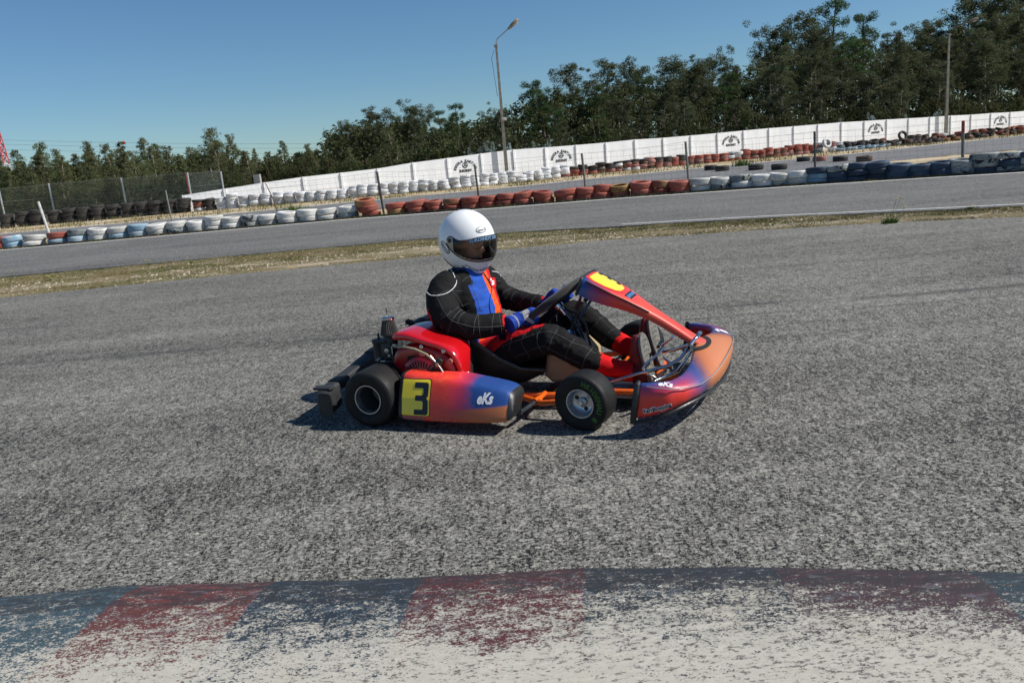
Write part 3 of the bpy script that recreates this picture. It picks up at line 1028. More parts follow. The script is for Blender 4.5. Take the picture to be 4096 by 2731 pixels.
# ------------------------------------------------------------------ fence posts and wire behind the near barrier
PM = {'pale': simple('pale_post', (.55, .54, .50), .8, vary=.25, vscale=9), 'grey': simple('grey_post', (.20, .19, .17), .8, vary=.3, vscale=9),
      'branch': simple('branch_wood', (.11, .095, .07), .9, vary=.4, vscale=12, bump=.4, bscale=40), 'dark': simple('dark_post', (.085, .08, .07), .8, vary=.4, vscale=9),
      'red': simple('red_post', (.30, .05, .04), .7, vary=.3, vscale=9)}
PL = {'pale': 'thick pale fence post leaning left among blue and white tyres', 'branch': 'crooked fence post like a bare branch behind white tyres'}
feet = []
for i, (bx, by, tx, ty, cn, rad, word) in enumerate(POSTS):
    X, Y = on_line(bx, L_POST, .35)
    zt = height_at(tx, ty, (X, Y))
    dx = (tx - project((X, Y, zt))[0]) * Y / 3200
    foot, top = Vector((X - dx * .2, Y, -.15)), Vector((X + dx, Y, zt))
    feet.append((foot, top))
    lab = {'pale': PL['pale'], 'branch': PL['branch'], 'red': 'grey fence post with red top behind worn white tyres'}.get(cn) or \
          {1: 'thin grey fence post behind white tyres, left part', 3: 'dark post beside the red stack that leans left', 4: 'dark slim post behind red tyres right of the helmet',
           5: 'grey post behind red tyres, second wall emblem to its left', 6: 'grey post where red tyres change to white', 7: 'dark post where white tyres change to blue'}[i]
    pts = [foot, foot.lerp(top, .33), foot.lerp(top, .66), top]
    if cn == 'branch':
        pts[1] += Vector((.05, 0, 0))
        pts[2] += Vector((.045, 0, .03))
    e = empty('fence_post', (foot.x, foot.y, 0), label=lab, category='fence post', group='posts of the wire fence behind the near barrier')
    q = [v - Vector((foot.x, foot.y, 0)) for v in pts]
    if cn == 'red':
        MB().tube(q[:3] + [q[2].lerp(q[3], .42)], rad, 8).build('shaft', PM['grey'], e)
        MB().tube([q[2].lerp(q[3], .42), q[3]], rad * 1.02, 8).build('painted_top', PM['red'], e)
    else:
        MB().tube(q, rad if cn != 'branch' else [rad, rad * .9, rad * .75, rad * .55], 8).build('shaft', PM[cn], e)
M_WIRE = simple('wire', (.16, .16, .15), .5, .7)
fe = empty('wire_fence', (0, 20, 0), label='thin sagging wire mesh strung between posts behind the near barrier', category='wire fence')
ext = [(feet[0][0] + Vector((-6, .2, 0)), feet[0][1] + Vector((-6, .2, 0)))] + feet + [(feet[-1][0] + Vector((5, -2.4, 0)), feet[-1][1] + Vector((5, -2.4, 0)))]
for (f0, t0), (f1, t1) in zip(ext, ext[1:]):
    mb = MB()
    L = (f1 - f0).length
    nv = int(L / .16)
    for j in range(9):
        fr = j / 8 * .86
        a, c_ = f0.lerp(t0, .14 + fr), f1.lerp(t1, .14 + fr)
        pts = [a.lerp(c_, s_ / 8) - Vector((0, 0, .05 * math.sin(math.pi * s_ / 8) * (j / 8))) - Vector((0, 20, 0)) for s_ in range(9)]
        mb.tube(pts, .0026, 3, cap=False)
    for j in range(nv):
        s_ = (j + .5) / nv
        a, c_ = f0.lerp(f1, s_), t0.lerp(t1, s_)
        c_ = c_ - Vector((0, 0, .05 * math.sin(math.pi * s_)))
        mb.tube([a.lerp(c_, .14) - Vector((0, 20, 0)), c_ - Vector((0, 20, 0))], .0017, 3, cap=False)
    mb.build('wire_mesh', M_WIRE, fe, None)

# ------------------------------------------------------------------ white wall of concrete slabs
t = NT('white_wall_paint')
c = t.coord()
n1 = t.noise(t.coord(vec=c, scale=(1, 1, .35)), 2.2, 5, .65)
col = t.ramp(n1, [(.3, (.82, .83, .84)), (.6, (.93, .935, .94))])
low = t.sep(c)[2]
st = t.math('MULTIPLY', t.noise(c, 5, 4, .7), t.ramp(low, [(.05, .9), (.5, 0)]))
col = t.mix(st, col, (.42, .37, .30))
t.bump(t.noise(c, 24, 4), .25, .01)
t.out(col, .75)
M_WALL = t.m
M_WPOST = simple('wall_post_paint', (.88, .885, .89), .8, vary=.12, vscale=4)
M_INK = simple('black_sign_paint', (.018, .018, .018), .7)
M_GREYWALL = simple('grey_concrete', (.30, .29, .26), .9, vary=.25, vscale=1.5)
wall = empty('wall', (W0.x, W0.y, 0), label='long white wall of concrete slabs with round painted emblems', category='wall')


def wloc(k_, out_=0.0, z=0.0):
    q = W_DIR * (W_P * k_) + W_NRM * out_
    return Vector((q.x, q.y, z))


def top_at(k_):
    if k_ < 0:
        return W_TOPS[0] + k_ * .13
    i = min(int(k_), len(W_TOPS) - 2)
    return W_TOPS[i] + (W_TOPS[i + 1] - W_TOPS[i]) * (k_ - i)


for k_ in range(-2, 30):
    a, b_ = k_ + .035, k_ + .965
    zs = [[-.1, -.1]] + [[top_at(a) * f, top_at(b_) * f] for f in ((.34, .68, 1) if top_at(k_) > .9 else (.5, 1))]
    for j in range(len(zs) - 1):
        (z0a, z0b), (z1a, z1b) = zs[j], zs[j + 1]
        g = .006 if j < len(zs) - 2 else 0
        of = .02 + rng.uniform(-.004, .006) + (.006 if j == 0 else 0)
        P = []
        for oo in (of, -.04):
            P += [wloc(a, oo, z0a + .0), wloc(b_, oo, z0b), wloc(b_, oo, z1b - g), wloc(a, oo, z1a - g)]
        MB().add(P, [(0, 1, 2, 3), (5, 4, 7, 6), (3, 2, 6, 7), (4, 0, 3, 7), (1, 5, 6, 2), (4, 5, 1, 0)]).build('wall_slab', M_WALL, wall, None)
    tp = max(top_at(k_), top_at(k_ - .01))
    pm = MB()
    rot = Matrix.Rotation(W_TH, 3, 'Z')
    pm.box(wloc(k_, .015, tp / 2 - .05), (.10, .15, tp + .12), rot)
    pm.build('wall_post', M_WPOST, wall, None)


def put_text(txt, size, M, mat, parent, name='lettering', **kw):
    vs_, fs = text_mesh(txt, size, **kw)
    return MB().add([M @ v for v in vs_], fs)


def wall_frame(k_, z, rot=0.0):
    Q = wloc(k_, .034, z)
    ex = Vector((W_DIR.x, W_DIR.y, 0))
    ez = Vector((0, 0, 1))
    M = Matrix((ex, ez, Vector((W_NRM.x, W_NRM.y, 0)))).transposed().to_4x4()
    M.translation = Q
    return M @ Matrix.Rotation(rot, 4, 'Z')


for kk, _ in EMB:
    kc = kk + .5
    zt = top_at(kc)
    mb = MB()
    word = 'ESCOLA KARTING'
    for i, ch in enumerate(word):
        if ch == ' ':
            continue
        th = R(78 - 156 * i / (len(word) - 1))
        rad = .60
        M = wall_frame(kc, zt - .80) @ Matrix.Translation((-math.sin(th) * rad, math.cos(th) * rad * .88, 0)) @ Matrix.Rotation(th, 4, 'Z')
        vs_, fs = text_mesh(ch, .185, bold=.010)
        mb.add([M @ v for v in vs_], fs)
    vs_, fs = text_mesh('EUROINDY', .18, bold=.010, squeeze=.80)
    M = wall_frame(kc, zt - .80)
    mb.add([M @ v for v in vs_], fs)
    mb.build('lettering', M_INK, wall, None)
    mb = MB()
    M = wall_frame(kc, zt - .50)
    n = 28
    ring = [[M @ Vector((rr * math.cos(2 * math.pi * q / n), rr * math.sin(2 * math.pi * q / n), hh)) for q in range(n)] for rr, hh in ((.155, 0), (.155, .004), (.118, .004), (.118, 0))]
    mb.loft(ring, cap=False)
    for a in (90, 210, 330):
        Mr = M @ Matrix.Rotation(R(a), 4, 'Z')
        mb.add([Mr @ Vector(q) for q in ((0, -.016, .003), (.12, -.028, .003), (.12, .028, .003), (0, .016, .003))], [(0, 1, 2, 3)])
    mb.prism([(.035 * math.cos(2 * math.pi * q / 12), .035 * math.sin(2 * math.pi * q / 12)) for q in range(12)], .004, M)
    mb.build('steering_wheel_emblem', M_INK, wall, None)

# ------------------------------------------------------------------ low grey wall and chain-link fence at far left
GW = [Vector((-46, 43.6)), Vector((-30, 43.4)), Vector((-24, 43.0)), Vector((-17.4, 41.6)), Vector((-15.6, 40.35))]
low = empty('low_wall', (-25, 43, 0), label='low grey concrete wall under the chain-link fence at far left', category='wall')
for a, b_ in zip(GW, GW[1:]):
    nrm = Vector(((b_ - a).y, -(b_ - a).x)).normalized() * .08
    P = [Vector((*q, z)) - Vector((-25, 43, 0)) for z in (-.1, .50) for q in (a + nrm, b_ + nrm, b_ - nrm, a - nrm)]
    MB().add(P, [(0, 1, 5, 4), (1, 2, 6, 5), (2, 3, 7, 6), (3, 0, 4, 7), (4, 5, 6, 7)]).build('wall_section', M_GREYWALL, low, None)
M_GALV = simple('galvanised_post', (.42, .45, .46), .5, .3, vary=.2)
M_RUST = simple('rusty_post', (.13, .03, .02), .8, vary=.3)
M_CHAIN = simple('green_chain_wire', (.22, .27, .25), .7)
CP = [(120 - 700, 900, 734, 'g'), (10, 850, 757, 'g'), (209, 842, 734, 'g'), (497, 818, 712, 'g'), (760, 800, 690, 'g'), (757, 790, 691, 'r'), (892, 780, 686, 'g')]
gwl = [(q.x, q.y) for q in GW] + [(-13.6, 41.05)]
cf = empty('chain_link_fence', (-22, 43, 0), label='green chain-link fence on pale posts above black tyres, far left', category='fence')
tops = []
for i, (px, by, ty, kind_) in enumerate(CP):
    X, Y = on_line(px, gwl, 1.0, 0.0)
    zt = min(max(height_at(px - 20, ty, (X, Y)), 1.6), 2.05)
    base = Vector((X, Y, .3)) - Vector((-22, 43, 0))
    if kind_ == 'g':
        MB().tube([base, base + Vector((0, 0, zt - .3))], .045, 8).build('post', M_GALV, cf)
        tops.append((Vector((X, Y, 0)), zt))
    else:
        MB().tube([base + Vector((.05, -.15, -.1)), base + Vector((-.02, -.15, zt - .3))], .045, 8).build('post', M_RUST, cf, label='rust-red post')
for (a, za), (b_, zb) in zip(tops, tops[1:]):
    mb = MB()
    u = b_ - a
    L = u.length
    st = .11
    hgt = (za + zb) / 2 - .52
    nn = int((L + hgt) / st)
    o0 = a - Vector((-22, 43, 0))
    for j in range(nn):
        for sgn in (1, -1):
            s0 = j * st - hgt
            p0, p1 = (s0, 0), (s0 + hgt, hgt)
            if p0[0] < 0:
                p0 = (0, -s0)
            if p1[0] > L:
                p1 = (L, L - s0)
            if p0[0] >= L:
                continue
            q = []
            for (xx, zz) in (p0, p1):
                if sgn < 0:
                    xx = L - xx
                q.append(o0 + u * (xx / L) + Vector((0, -.02 * sgn, .5 + zz)))
            mb.tube(q, .0055, 3, cap=False)
    for zz in (0.52, hgt / 2 + .5, hgt + .5):
        mb.tube([o0 + Vector((0, 0, zz)), o0 + u + Vector((0, 0, zz))], .006, 4, cap=False)
    mb.build('wire_mesh', M_CHAIN, cf, None)

# little grey block on the wall end
X, Y = on_line(1030, [(W0.x - 5 * W_DIR.x, W0.y - 5 * W_DIR.y + 1.2), (W0.x + 5 * W_DIR.x, W0.y + 5 * W_DIR.y + 1.2)], 1.2)
mb = MB().box((X, Y, .7), (.32, .3, 1.5))
o = mb.build('concrete_pillar', M_GREYWALL, None, None, label='small grey concrete pillar rising behind the white wall end', category='pillar')

# ------------------------------------------------------------------ lamp poles
M_POLE = simple('weathered_pole', (.27, .25, .21), .85, vary=.35, vscale=5, bump=.3, bscale=20)
M_STEEL = simple('lamp_arm_steel', (.32, .33, .34), .5, .5)
M_HOOD = simple('lamp_hood', (.26, .22, .17), .6, vary=.3, vscale=9)
M_GLASSY = simple('lamp_bowl', (.60, .58, .52), .25, vary=.2)


def lamp_pole(basepx, topx, topy, bendpx, lamppx, label, box=True):
    arm_mat = M_STEEL if box else PM['dark']
    head_mat = M_HOOD if box else PM['dark']
    P0 = Vector(on_line(basepx, [tuple(wall_pt(0) + W_NRM * .3), tuple(wall_pt(9) + W_NRM * .3)], .6))
    e = empty('lamp_pole', (P0.x, P0.y, 0), label=label, category='lamp pole')
    zt = height_at(topx, topy, P0)
    hb = zt
    MB().loft([[Vector((sx * w1, sy * w1 * .8, z)) for sx, sy in ((-1, -1), (1, -1), (1, 1), (-1, 1))] for z, w1 in ((-.3, .105), (hb * .33, .088), (hb * .66, .070), (hb, .055))]).build('pole', M_POLE, e, 20)
    zl = height_at(lamppx[0], lamppx[1], P0)
    dx = (lamppx[0] - project((P0.x, P0.y, zl))[0]) * P0.y / 3200
    q0 = Vector((0, 0, hb - .1))
    q1 = Vector((dx * .04, 0, hb + .28))
    q2 = Vector((dx * .86, 0, zl - .42))
    MB().tube([q0, q1, q1.lerp(q2, .12) + Vector((0, 0, .05)), q2], .026, 8).build('arm', arm_mat, e)
    d = (q2 - q1).normalized()
    mb = MB()
    nrm = Vector((-d.z, 0, d.x))
    secs = [(-.1, .05, .045), (.05, .10, .08), (.26, .14, .11), (.46, .15, .115), (.60, .12, .09), (.66, .06, .05)]
    rings = []
    for s_, wx, wz in secs:
        rings.append([q2 + d * s_ + nrm * (math.sin(a) * wz) + Vector((0, math.cos(a) * wx, 0)) for a in [2 * math.pi * q / 12 for q in range(12)]])
    mb.loft(rings)
    mb.build('lamp_head', head_mat, e)
    mb = MB()
    rings = []
    for s_, wx, wz in [(.15, .05, .04), (.24, .11, .10), (.38, .12, .14), (.52, .10, .11), (.58, .04, .04)]:
        rings.append([q2 + d * s_ - nrm * (abs(math.sin(a)) * wz * .5 + .055) + Vector((0, math.cos(a) * wx, 0)) for a in [math.pi * q / 8 for q in range(9)]])
    mb.loft(rings, close_u=False, cap=False)
    mb.build('lamp_bowl', M_GLASSY, e)
    MB().box((-.02, -.02, hb + .02), (.2, .2, .1)).build('collar', M_HOOD, e, None)
    if box:
        zb = height_at(2020, 478, P0)
        MB().box((.10, -.14, zb), (.26, .14, .16), bevel=.02).build('junction_box', M_GLASSY, e)
        MB().tube([(-.12, -.1, hb - .2), (-.30, -.1, hb - .6), (-.25, -.12, hb - 1.3), (-.16, -.14, hb - 2.6)], .012, 5).build('cable', PAINT['black'], e)


lamp_pole(2026, 1994, 186, 0, (2040, 85), 'tall weathered lamp pole standing before the wall at centre')
lamp_pole(3784, 3792, 140, 0, (3885, 70), 'tall lamp pole before the dark wood at far right', box=False)

# ------------------------------------------------------------------ pylon and power lines at far left
M_PRED = simple('pylon_red', (.48, .05, .05), .6)
M_PWHITE = simple('pylon_white', (.62, .62, .62), .6)
Y = 210
bx = on_line(2, [(-200, Y), (200, Y)], 12)[0]
py_ = empty('pylon', (bx, Y, 0), label='red and white lattice pylon at the far left edge', category='pylon')
HZ = height_at(-15, 500, (bx, Y))
for z0, z1, mt_ in ((0, HZ * .52, M_PWHITE), (HZ * .52, HZ * 1.15, M_PRED)):
    mb = MB()
    wdt = lambda z: 1.7 * (1 - z / (HZ * 1.3)) + .25
    ns = 6
    for i in range(ns):
        za, zb = z0 + (z1 - z0) * i / ns, z0 + (z1 - z0) * (i + 1) / ns
        ca = [Vector((sx * wdt(za), sy * wdt(za), za)) for sx, sy in ((-1, -1), (1, -1), (1, 1), (-1, 1))]
        cb = [Vector((sx * wdt(zb), sy * wdt(zb), zb)) for sx, sy in ((-1, -1), (1, -1), (1, 1), (-1, 1))]
        for j in range(4):
            mb.tube([ca[j], cb[j]], .16, 4)
            mb.tube([ca[j], cb[(j + 1) % 4]], .11, 4)
            mb.tube([ca[(j + 1) % 4], cb[j]], .11, 4)
            mb.tube([cb[j], cb[(j + 1) % 4]], .10, 4)
    mb.build('lattice', mt_, py_, None)
M_BALL = simple('marker_ball', (.55, .05, .04), .5)
for i, (ya, yb, yc) in enumerate([(560, 545, 280), (577, 572, 300), (598, 600, 322)]):
    pa = Vector((bx, Y, height_at(10, ya, (bx, Y))))
    far = Vector((70, 150, 0))
    far.z = height_at(2700, yc + 200, (far.x, far.y))
    pts = [pa.lerp(far, q / 24) - Vector((0, 0, 4 * math.sin(math.pi * q / 24) * .6)) for q in range(25)]
    e = empty('power_line', pa, label=['topmost power line with red marker balls, left sky', 'middle power line crossing the sky at left', 'lowest power line crossing the sky at left'][i], category='power line')
    MB().tube([q - pa for q in pts], .022, 4, cap=False).build('wire', M_WIRE, e, None)
    if i == 0:
        for tx in (495, 1361):
            bestq = min((pts[q].lerp(pts[q + 1], s_ / 10) for q in range(24) for s_ in range(10)), key=lambda q: abs(project(q)[0] - tx))
            MB().ball(bestq - pa, .42, 8).build('marker_ball', M_BALL, e)
# ================================================================== the wood behind the wall
def foliage_mat(name, lo, hi, tip):
    t = NT(name)
    info = t.n('ObjectInfo')
    c = t.coord()
    nz = t.noise(c, .9, 3, .6)
    fine = t.noise(c, 7, 2, .6)
    col = t.mix(t.ramp(fine, [(.35, 0), (.65, 1)]), lo, hi)
    col = t.mix(t.ramp(nz, [(.45, 0), (.7, .55)]), col, tip)
    hs = t.n('HueSaturation')
    t.set(hs.inputs['Color'], col)
    t.set(hs.inputs['Value'], t.math('ADD', t.math('MULTIPLY', info.outputs['Random'], .55), .72))
    t.set(hs.inputs['Hue'], t.math('ADD', t.math('MULTIPLY', info.outputs['Random'], .03), .485))
    tr = t.n('BsdfTranslucent')
    t.set(tr.inputs[0], hs.outputs[0])
    ms = t.n('MixShader')
    ms.inputs[0].default_value = .40
    t.out(hs.outputs[0], .7, Specular_IOR_Level=.12)
    t.t.links.new(t.b.outputs[0], ms.inputs[1])
    t.t.links.new(tr.outputs[0], ms.inputs[2])
    t.t.links.new(ms.outputs[0], t.t.nodes['Material Output'].inputs[0])
    return t.m


F_YOUNG = foliage_mat('young_eucalyptus_leaves', (.080, .102, .042), (.175, .195, .085), (.24, .20, .10))
F_TALL = foliage_mat('tall_eucalyptus_leaves', (.046, .064, .032), (.110, .132, .066), (.165, .150, .078))
F_PINE = foliage_mat('pine_needles', (.034, .065, .024), (.080, .125, .044), (.11, .145, .055))
F_SILVER = foliage_mat('silver_sapling_leaves', (.22, .30, .28), (.42, .50, .48), (.50, .56, .52))
F_UNDER = foliage_mat('undergrowth_leaves', (.028, .042, .016), (.070, .084, .032), (.125, .092, .042))
B_PALE = simple('pale_eucalyptus_bark', (.36, .29, .22), .85, vary=.4, vscale=3)
B_BROWN = simple('brown_bark', (.12, .085, .06), .9, vary=.4, vscale=3)


def leaf_cloud(r_, centres, per, size, drop=.5):
    """per leaves round each centre (x, y, z, radius); long drooping leaf faces"""
    C_ = np.repeat(np.array(centres), per, axis=0)
    n = len(C_)
    d = r_.normal(size=(n, 3))
    d /= np.linalg.norm(d, axis=1)[:, None] + 1e-6
    rad = C_[:, 3] * r_.uniform(.25, 1.0, n) ** .6
    P = C_[:, :3] + d * rad[:, None] * np.array([1, 1, .95])
    ax = r_.normal(size=(n, 3))
    ax[:, 2] = -np.abs(ax[:, 2]) * drop * 2
    ax /= np.linalg.norm(ax, axis=1)[:, None]
    sd = np.cross(ax, r_.normal(size=(n, 3)))
    sd /= np.linalg.norm(sd, axis=1)[:, None] + 1e-6
    L = size * r_.uniform(.6, 1.3, n)[:, None]
    Wd = L * r_.uniform(.28, .5, n)[:, None]
    Q = np.stack([P - sd * Wd * .5, P + ax * L * .55 - sd * Wd * .55, P + ax * L, P + ax * L * .5 + sd * Wd * .5], 1)
    return Q


def make_tree(kind, seed):
    r_ = np.random.RandomState(seed)
    rr = random.Random(seed)
    wood = MB()
    cs = []
    if kind == 'young':
        h = 7.0
        bend = [Vector((rr.uniform(-.15, .15), rr.uniform(-.15, .15), 0)) for _ in range(4)]
        tr = [Vector((0, 0, -.2)), Vector((0, 0, h * .3)) + bend[0] * .6, Vector((0, 0, h * .65)) + bend[1], Vector((0, 0, h * .96)) + bend[2]]
        wood.tube(tr, [.09, .07, .045, .015], 6)
        z = h * rr.uniform(.28, .40)
        fat = rr.uniform(.8, 1.25)
        peaks = [(rr.uniform(-.35, .35), rr.uniform(-.35, .35)) for _ in range(3)]
        while z < h * .99:
            f = (z / h)
            env = (.80 + .75 * math.sin(math.pi * min(f * 1.15, 1))) * (1 - .88 * max(0, (f - .5) / .5) ** 1.3)
            nb = 7 if f < .8 else 4
            for _ in range(nb):
                a = rr.uniform(0, 6.28)
                q = env * rr.uniform(.25, 1.0) * fat * (1 + .25 * math.sin(a * 2 + seed))
                pk = peaks[rr.randrange(3)]
                cs.append((math.cos(a) * q + pk[0] * f, math.sin(a) * q + pk[1] * f, z + rr.uniform(-.4, .4) * (1.1 - f), rr.uniform(.18, .46) * (1.1 - .45 * f)))
                if rr.random() < .3:
                    wood.tube([Vector((0, 0, z - .35)), Vector((math.cos(a) * q, math.sin(a) * q, z))], [.022, .008], 4)
            z += h * .034
        Q = leaf_cloud(r_, cs, 40, .15, .8)
        mats = (B_PALE, F_YOUNG)
    elif kind == 'tall':
        h = 14.0
        lean = Vector((rr.uniform(-.5, .5), rr.uniform(-.5, .5), 0))
        tr = [Vector((0, 0, -.3)), Vector((0, 0, h * .3)) + lean * .2, Vector((0, 0, h * .6)) + lean * .7, Vector((0, 0, h * .93)) + lean]
        wood.tube(tr, [.17, .13, .09, .03], 7)
        nl = rr.randint(19, 24)
        for i in range(nl):
            f = .36 + .62 * i / nl + rr.uniform(-.02, .02)
            b0 = tr[1].lerp(tr[2], (f - .3) / .3) if f < .6 else tr[2].lerp(tr[3], (f - .6) / .33)
            a = i * 2.4 + rr.uniform(-.5, .5)
            ln = rr.uniform(.9, 2.7) * (1.25 - .6 * abs(f - .68) / .4)
            tip = b0 + Vector((math.cos(a) * ln, math.sin(a) * ln, rr.uniform(.35, 1.3)))
            wood.tube([b0, b0.lerp(tip, .5) + Vector((0, 0, -.1)), tip], [.05, .035, .015], 5)
            for _ in range(rr.randint(5, 8)):
                s_ = rr.uniform(.35, 1.12)
                q = b0.lerp(tip, s_)
                o = Vector((rr.gauss(0, .40), rr.gauss(0, .40), rr.gauss(-.05, .50)))
                cs.append((*(q + o), rr.uniform(.30, .66)))
        for _ in range(9):
            cs.append((*(tr[3] + Vector((rr.gauss(0, .35), rr.gauss(0, .35), rr.uniform(-.9, .6)))), rr.uniform(.25, .45)))
        Q = leaf_cloud(r_, cs, 96, .195)
        mats = (B_PALE, F_TALL)
    elif kind == 'pine':
        h = 11.0
        lean = Vector((rr.uniform(-.4, .4), rr.uniform(-.4, .4), 0))
        tr = [Vector((0, 0, -.3)), Vector((0, 0, h * .4)), Vector((0, 0, h * .75)) + lean * .6, Vector((0, 0, h * .95)) + lean]
        wood.tube(tr, [.16, .13, .09, .03], 7)
        for i in range(15):
            f = .48 + .5 * i / 15
            b0 = tr[1].lerp(tr[2], min((f - .4) / .35, 1)) if f < .75 else tr[2].lerp(tr[3], (f - .75) / .2 * .95)
            a = i * 2.3 + rr.uniform(-.4, .4)
            ln = rr.uniform(1.0, 2.2) * (1.5 - f)
            tip = b0 + Vector((math.cos(a) * ln, math.sin(a) * ln, rr.uniform(-.1, .7)))
            wood.tube([b0, tip], [.045, .015], 5)
            for _ in range(5):
                q = b0.lerp(tip, rr.uniform(.4, 1.1))
                cs.append((q.x + rr.gauss(0, .25), q.y + rr.gauss(0, .25), q.z + .12 + rr.gauss(0, .1), rr.uniform(.28, .48)))
        Q = leaf_cloud(r_, cs, 110, .14, -.4)
        mats = (B_BROWN, F_PINE)
    elif kind == 'bush':
        h = 3.2
        for _ in range(5):
            a = rr.uniform(0, 6.28)
            wood.tube([Vector((0, 0, -.2)), Vector((math.cos(a) * .5, math.sin(a) * .5, 1.2)), Vector((math.cos(a) * .8, math.sin(a) * .8, 2.5))], [.04, .03, .01], 4)
        for _ in range(44):
            a, q, z = rr.uniform(0, 6.28), 1.15 * math.sqrt(rr.random()), rr.uniform(.1, 1)
            cs.append((math.cos(a) * q, math.sin(a) * q, z * 3.0 * (1 - .4 * q / 1.15), rr.uniform(.25, .5)))
        Q = leaf_cloud(r_, cs, 46, .19)
        mats = (B_BROWN, F_UNDER)
    else:
        h = 2.2
        for _ in range(3):
            a = rr.uniform(0, 6.28)
            tip = Vector((math.cos(a) * .18, math.sin(a) * .18, h * rr.uniform(.8, 1)))
            wood.tube([Vector((0, 0, -.1)), tip], [.02, .006], 4)
            for i in range(9):
                q = tip * (.45 + .55 * i / 8)
                cs.append((q.x + rr.gauss(0, .12), q.y + rr.gauss(0, .12), q.z, rr.uniform(.08, .16)))
        Q = leaf_cloud(r_, cs, 22, .085)
        mats = (B_BROWN, F_SILVER)
    wm = wood.mesh('trunk', 40)
    wm.materials.append(mats[0])
    cm = quads_mesh('crown', Q)
    cm.materials.append(mats[1])
    top = float(np.percentile(Q[:, :, 2], 99.7))
    return wm, cm, top


TREES = {k_: [make_tree(k_, sd) for sd in sds] for k_, sds in
         {'young': (11, 12, 13, 14, 15, 16, 17, 18), 'tall': (21, 22, 23, 24, 25, 26), 'pine': (31, 32, 33), 'bush': (41, 42, 43), 'sapling': (51, 52, 53)}.items()}


def put_tree(kind, loc, height, name, label, group, cat='tree', wide=1.0, v=None):
    wm, cm, top = TREES[kind][v if v is not None else rng.randrange(len(TREES[kind]))]
    e = empty(name, loc, rng.uniform(0, 6.28), label=label, category=cat, group=group)
    s_ = height / top
    e.scale = (s_ * wide, s_ * wide, s_)
    obj('trunk', wm, parent=e)
    obj('crown', cm, parent=e)
    return e


# skyline of the photo: column and row at 2352 px width
SKY = [(-500, 405), (-40, 370), (20, 372), (40, 356), (80, 345), (130, 320), (155, 350), (180, 345), (230, 315), (255, 335), (300, 322), (330, 340), (355, 312), (385, 318), (425, 335), (455, 340), (480, 305), (525, 298), (560, 312), (600, 345),
       (625, 320), (650, 352), (668, 320), (700, 335), (730, 315), (757, 297), (790, 310), (815, 258), (840, 268), (865, 248), (900, 258), (940, 245), (1000, 228), (1030, 255), (1080, 238), (1120, 250), (1180, 238), (1220, 200), (1240, 190),
       (1275, 188), (1330, 152), (1370, 178), (1400, 142), (1440, 165), (1490, 128), (1560, 138), (1600, 108), (1650, 120), (1685, 150), (1720, 122), (1760, 70), (1820, 5), (1850, 40), (1880, 8), (1925, 0), (1960, 75), (2005, 0), (2040, 60), (2090, 50),
       (2125, 70), (2160, 10), (2200, -30), (2260, -60), (2352, -60), (2440, -60)]
LM = [(0, 'the far left edge'), (230, 'the left fence posts'), (520, 'the fence end'), (720, 'the left wall end'), (1075, 'the first wall emblem'), (1160, 'the tall lamp pole'), (1287, 'the second wall emblem'), (1480, 'the middle bays'),
      (1680, 'the third wall emblem'), (1850, 'the bays before emblem four'), (2014, 'the fourth wall emblem'), (2172, 'the right lamp pole'), (2300, 'the fifth wall emblem')]


def wall_y(px):
    """distance of the wall line at a column of the 4096 px photo"""
    X, Y_ = on_line(px, [tuple(wall_pt(0)), tuple(wall_pt(9))], 1)
    return (X, Y_)


seen = {}


def unique(lab):
    seen[lab] = seen.get(lab, 0) + 1
    return seen[lab]


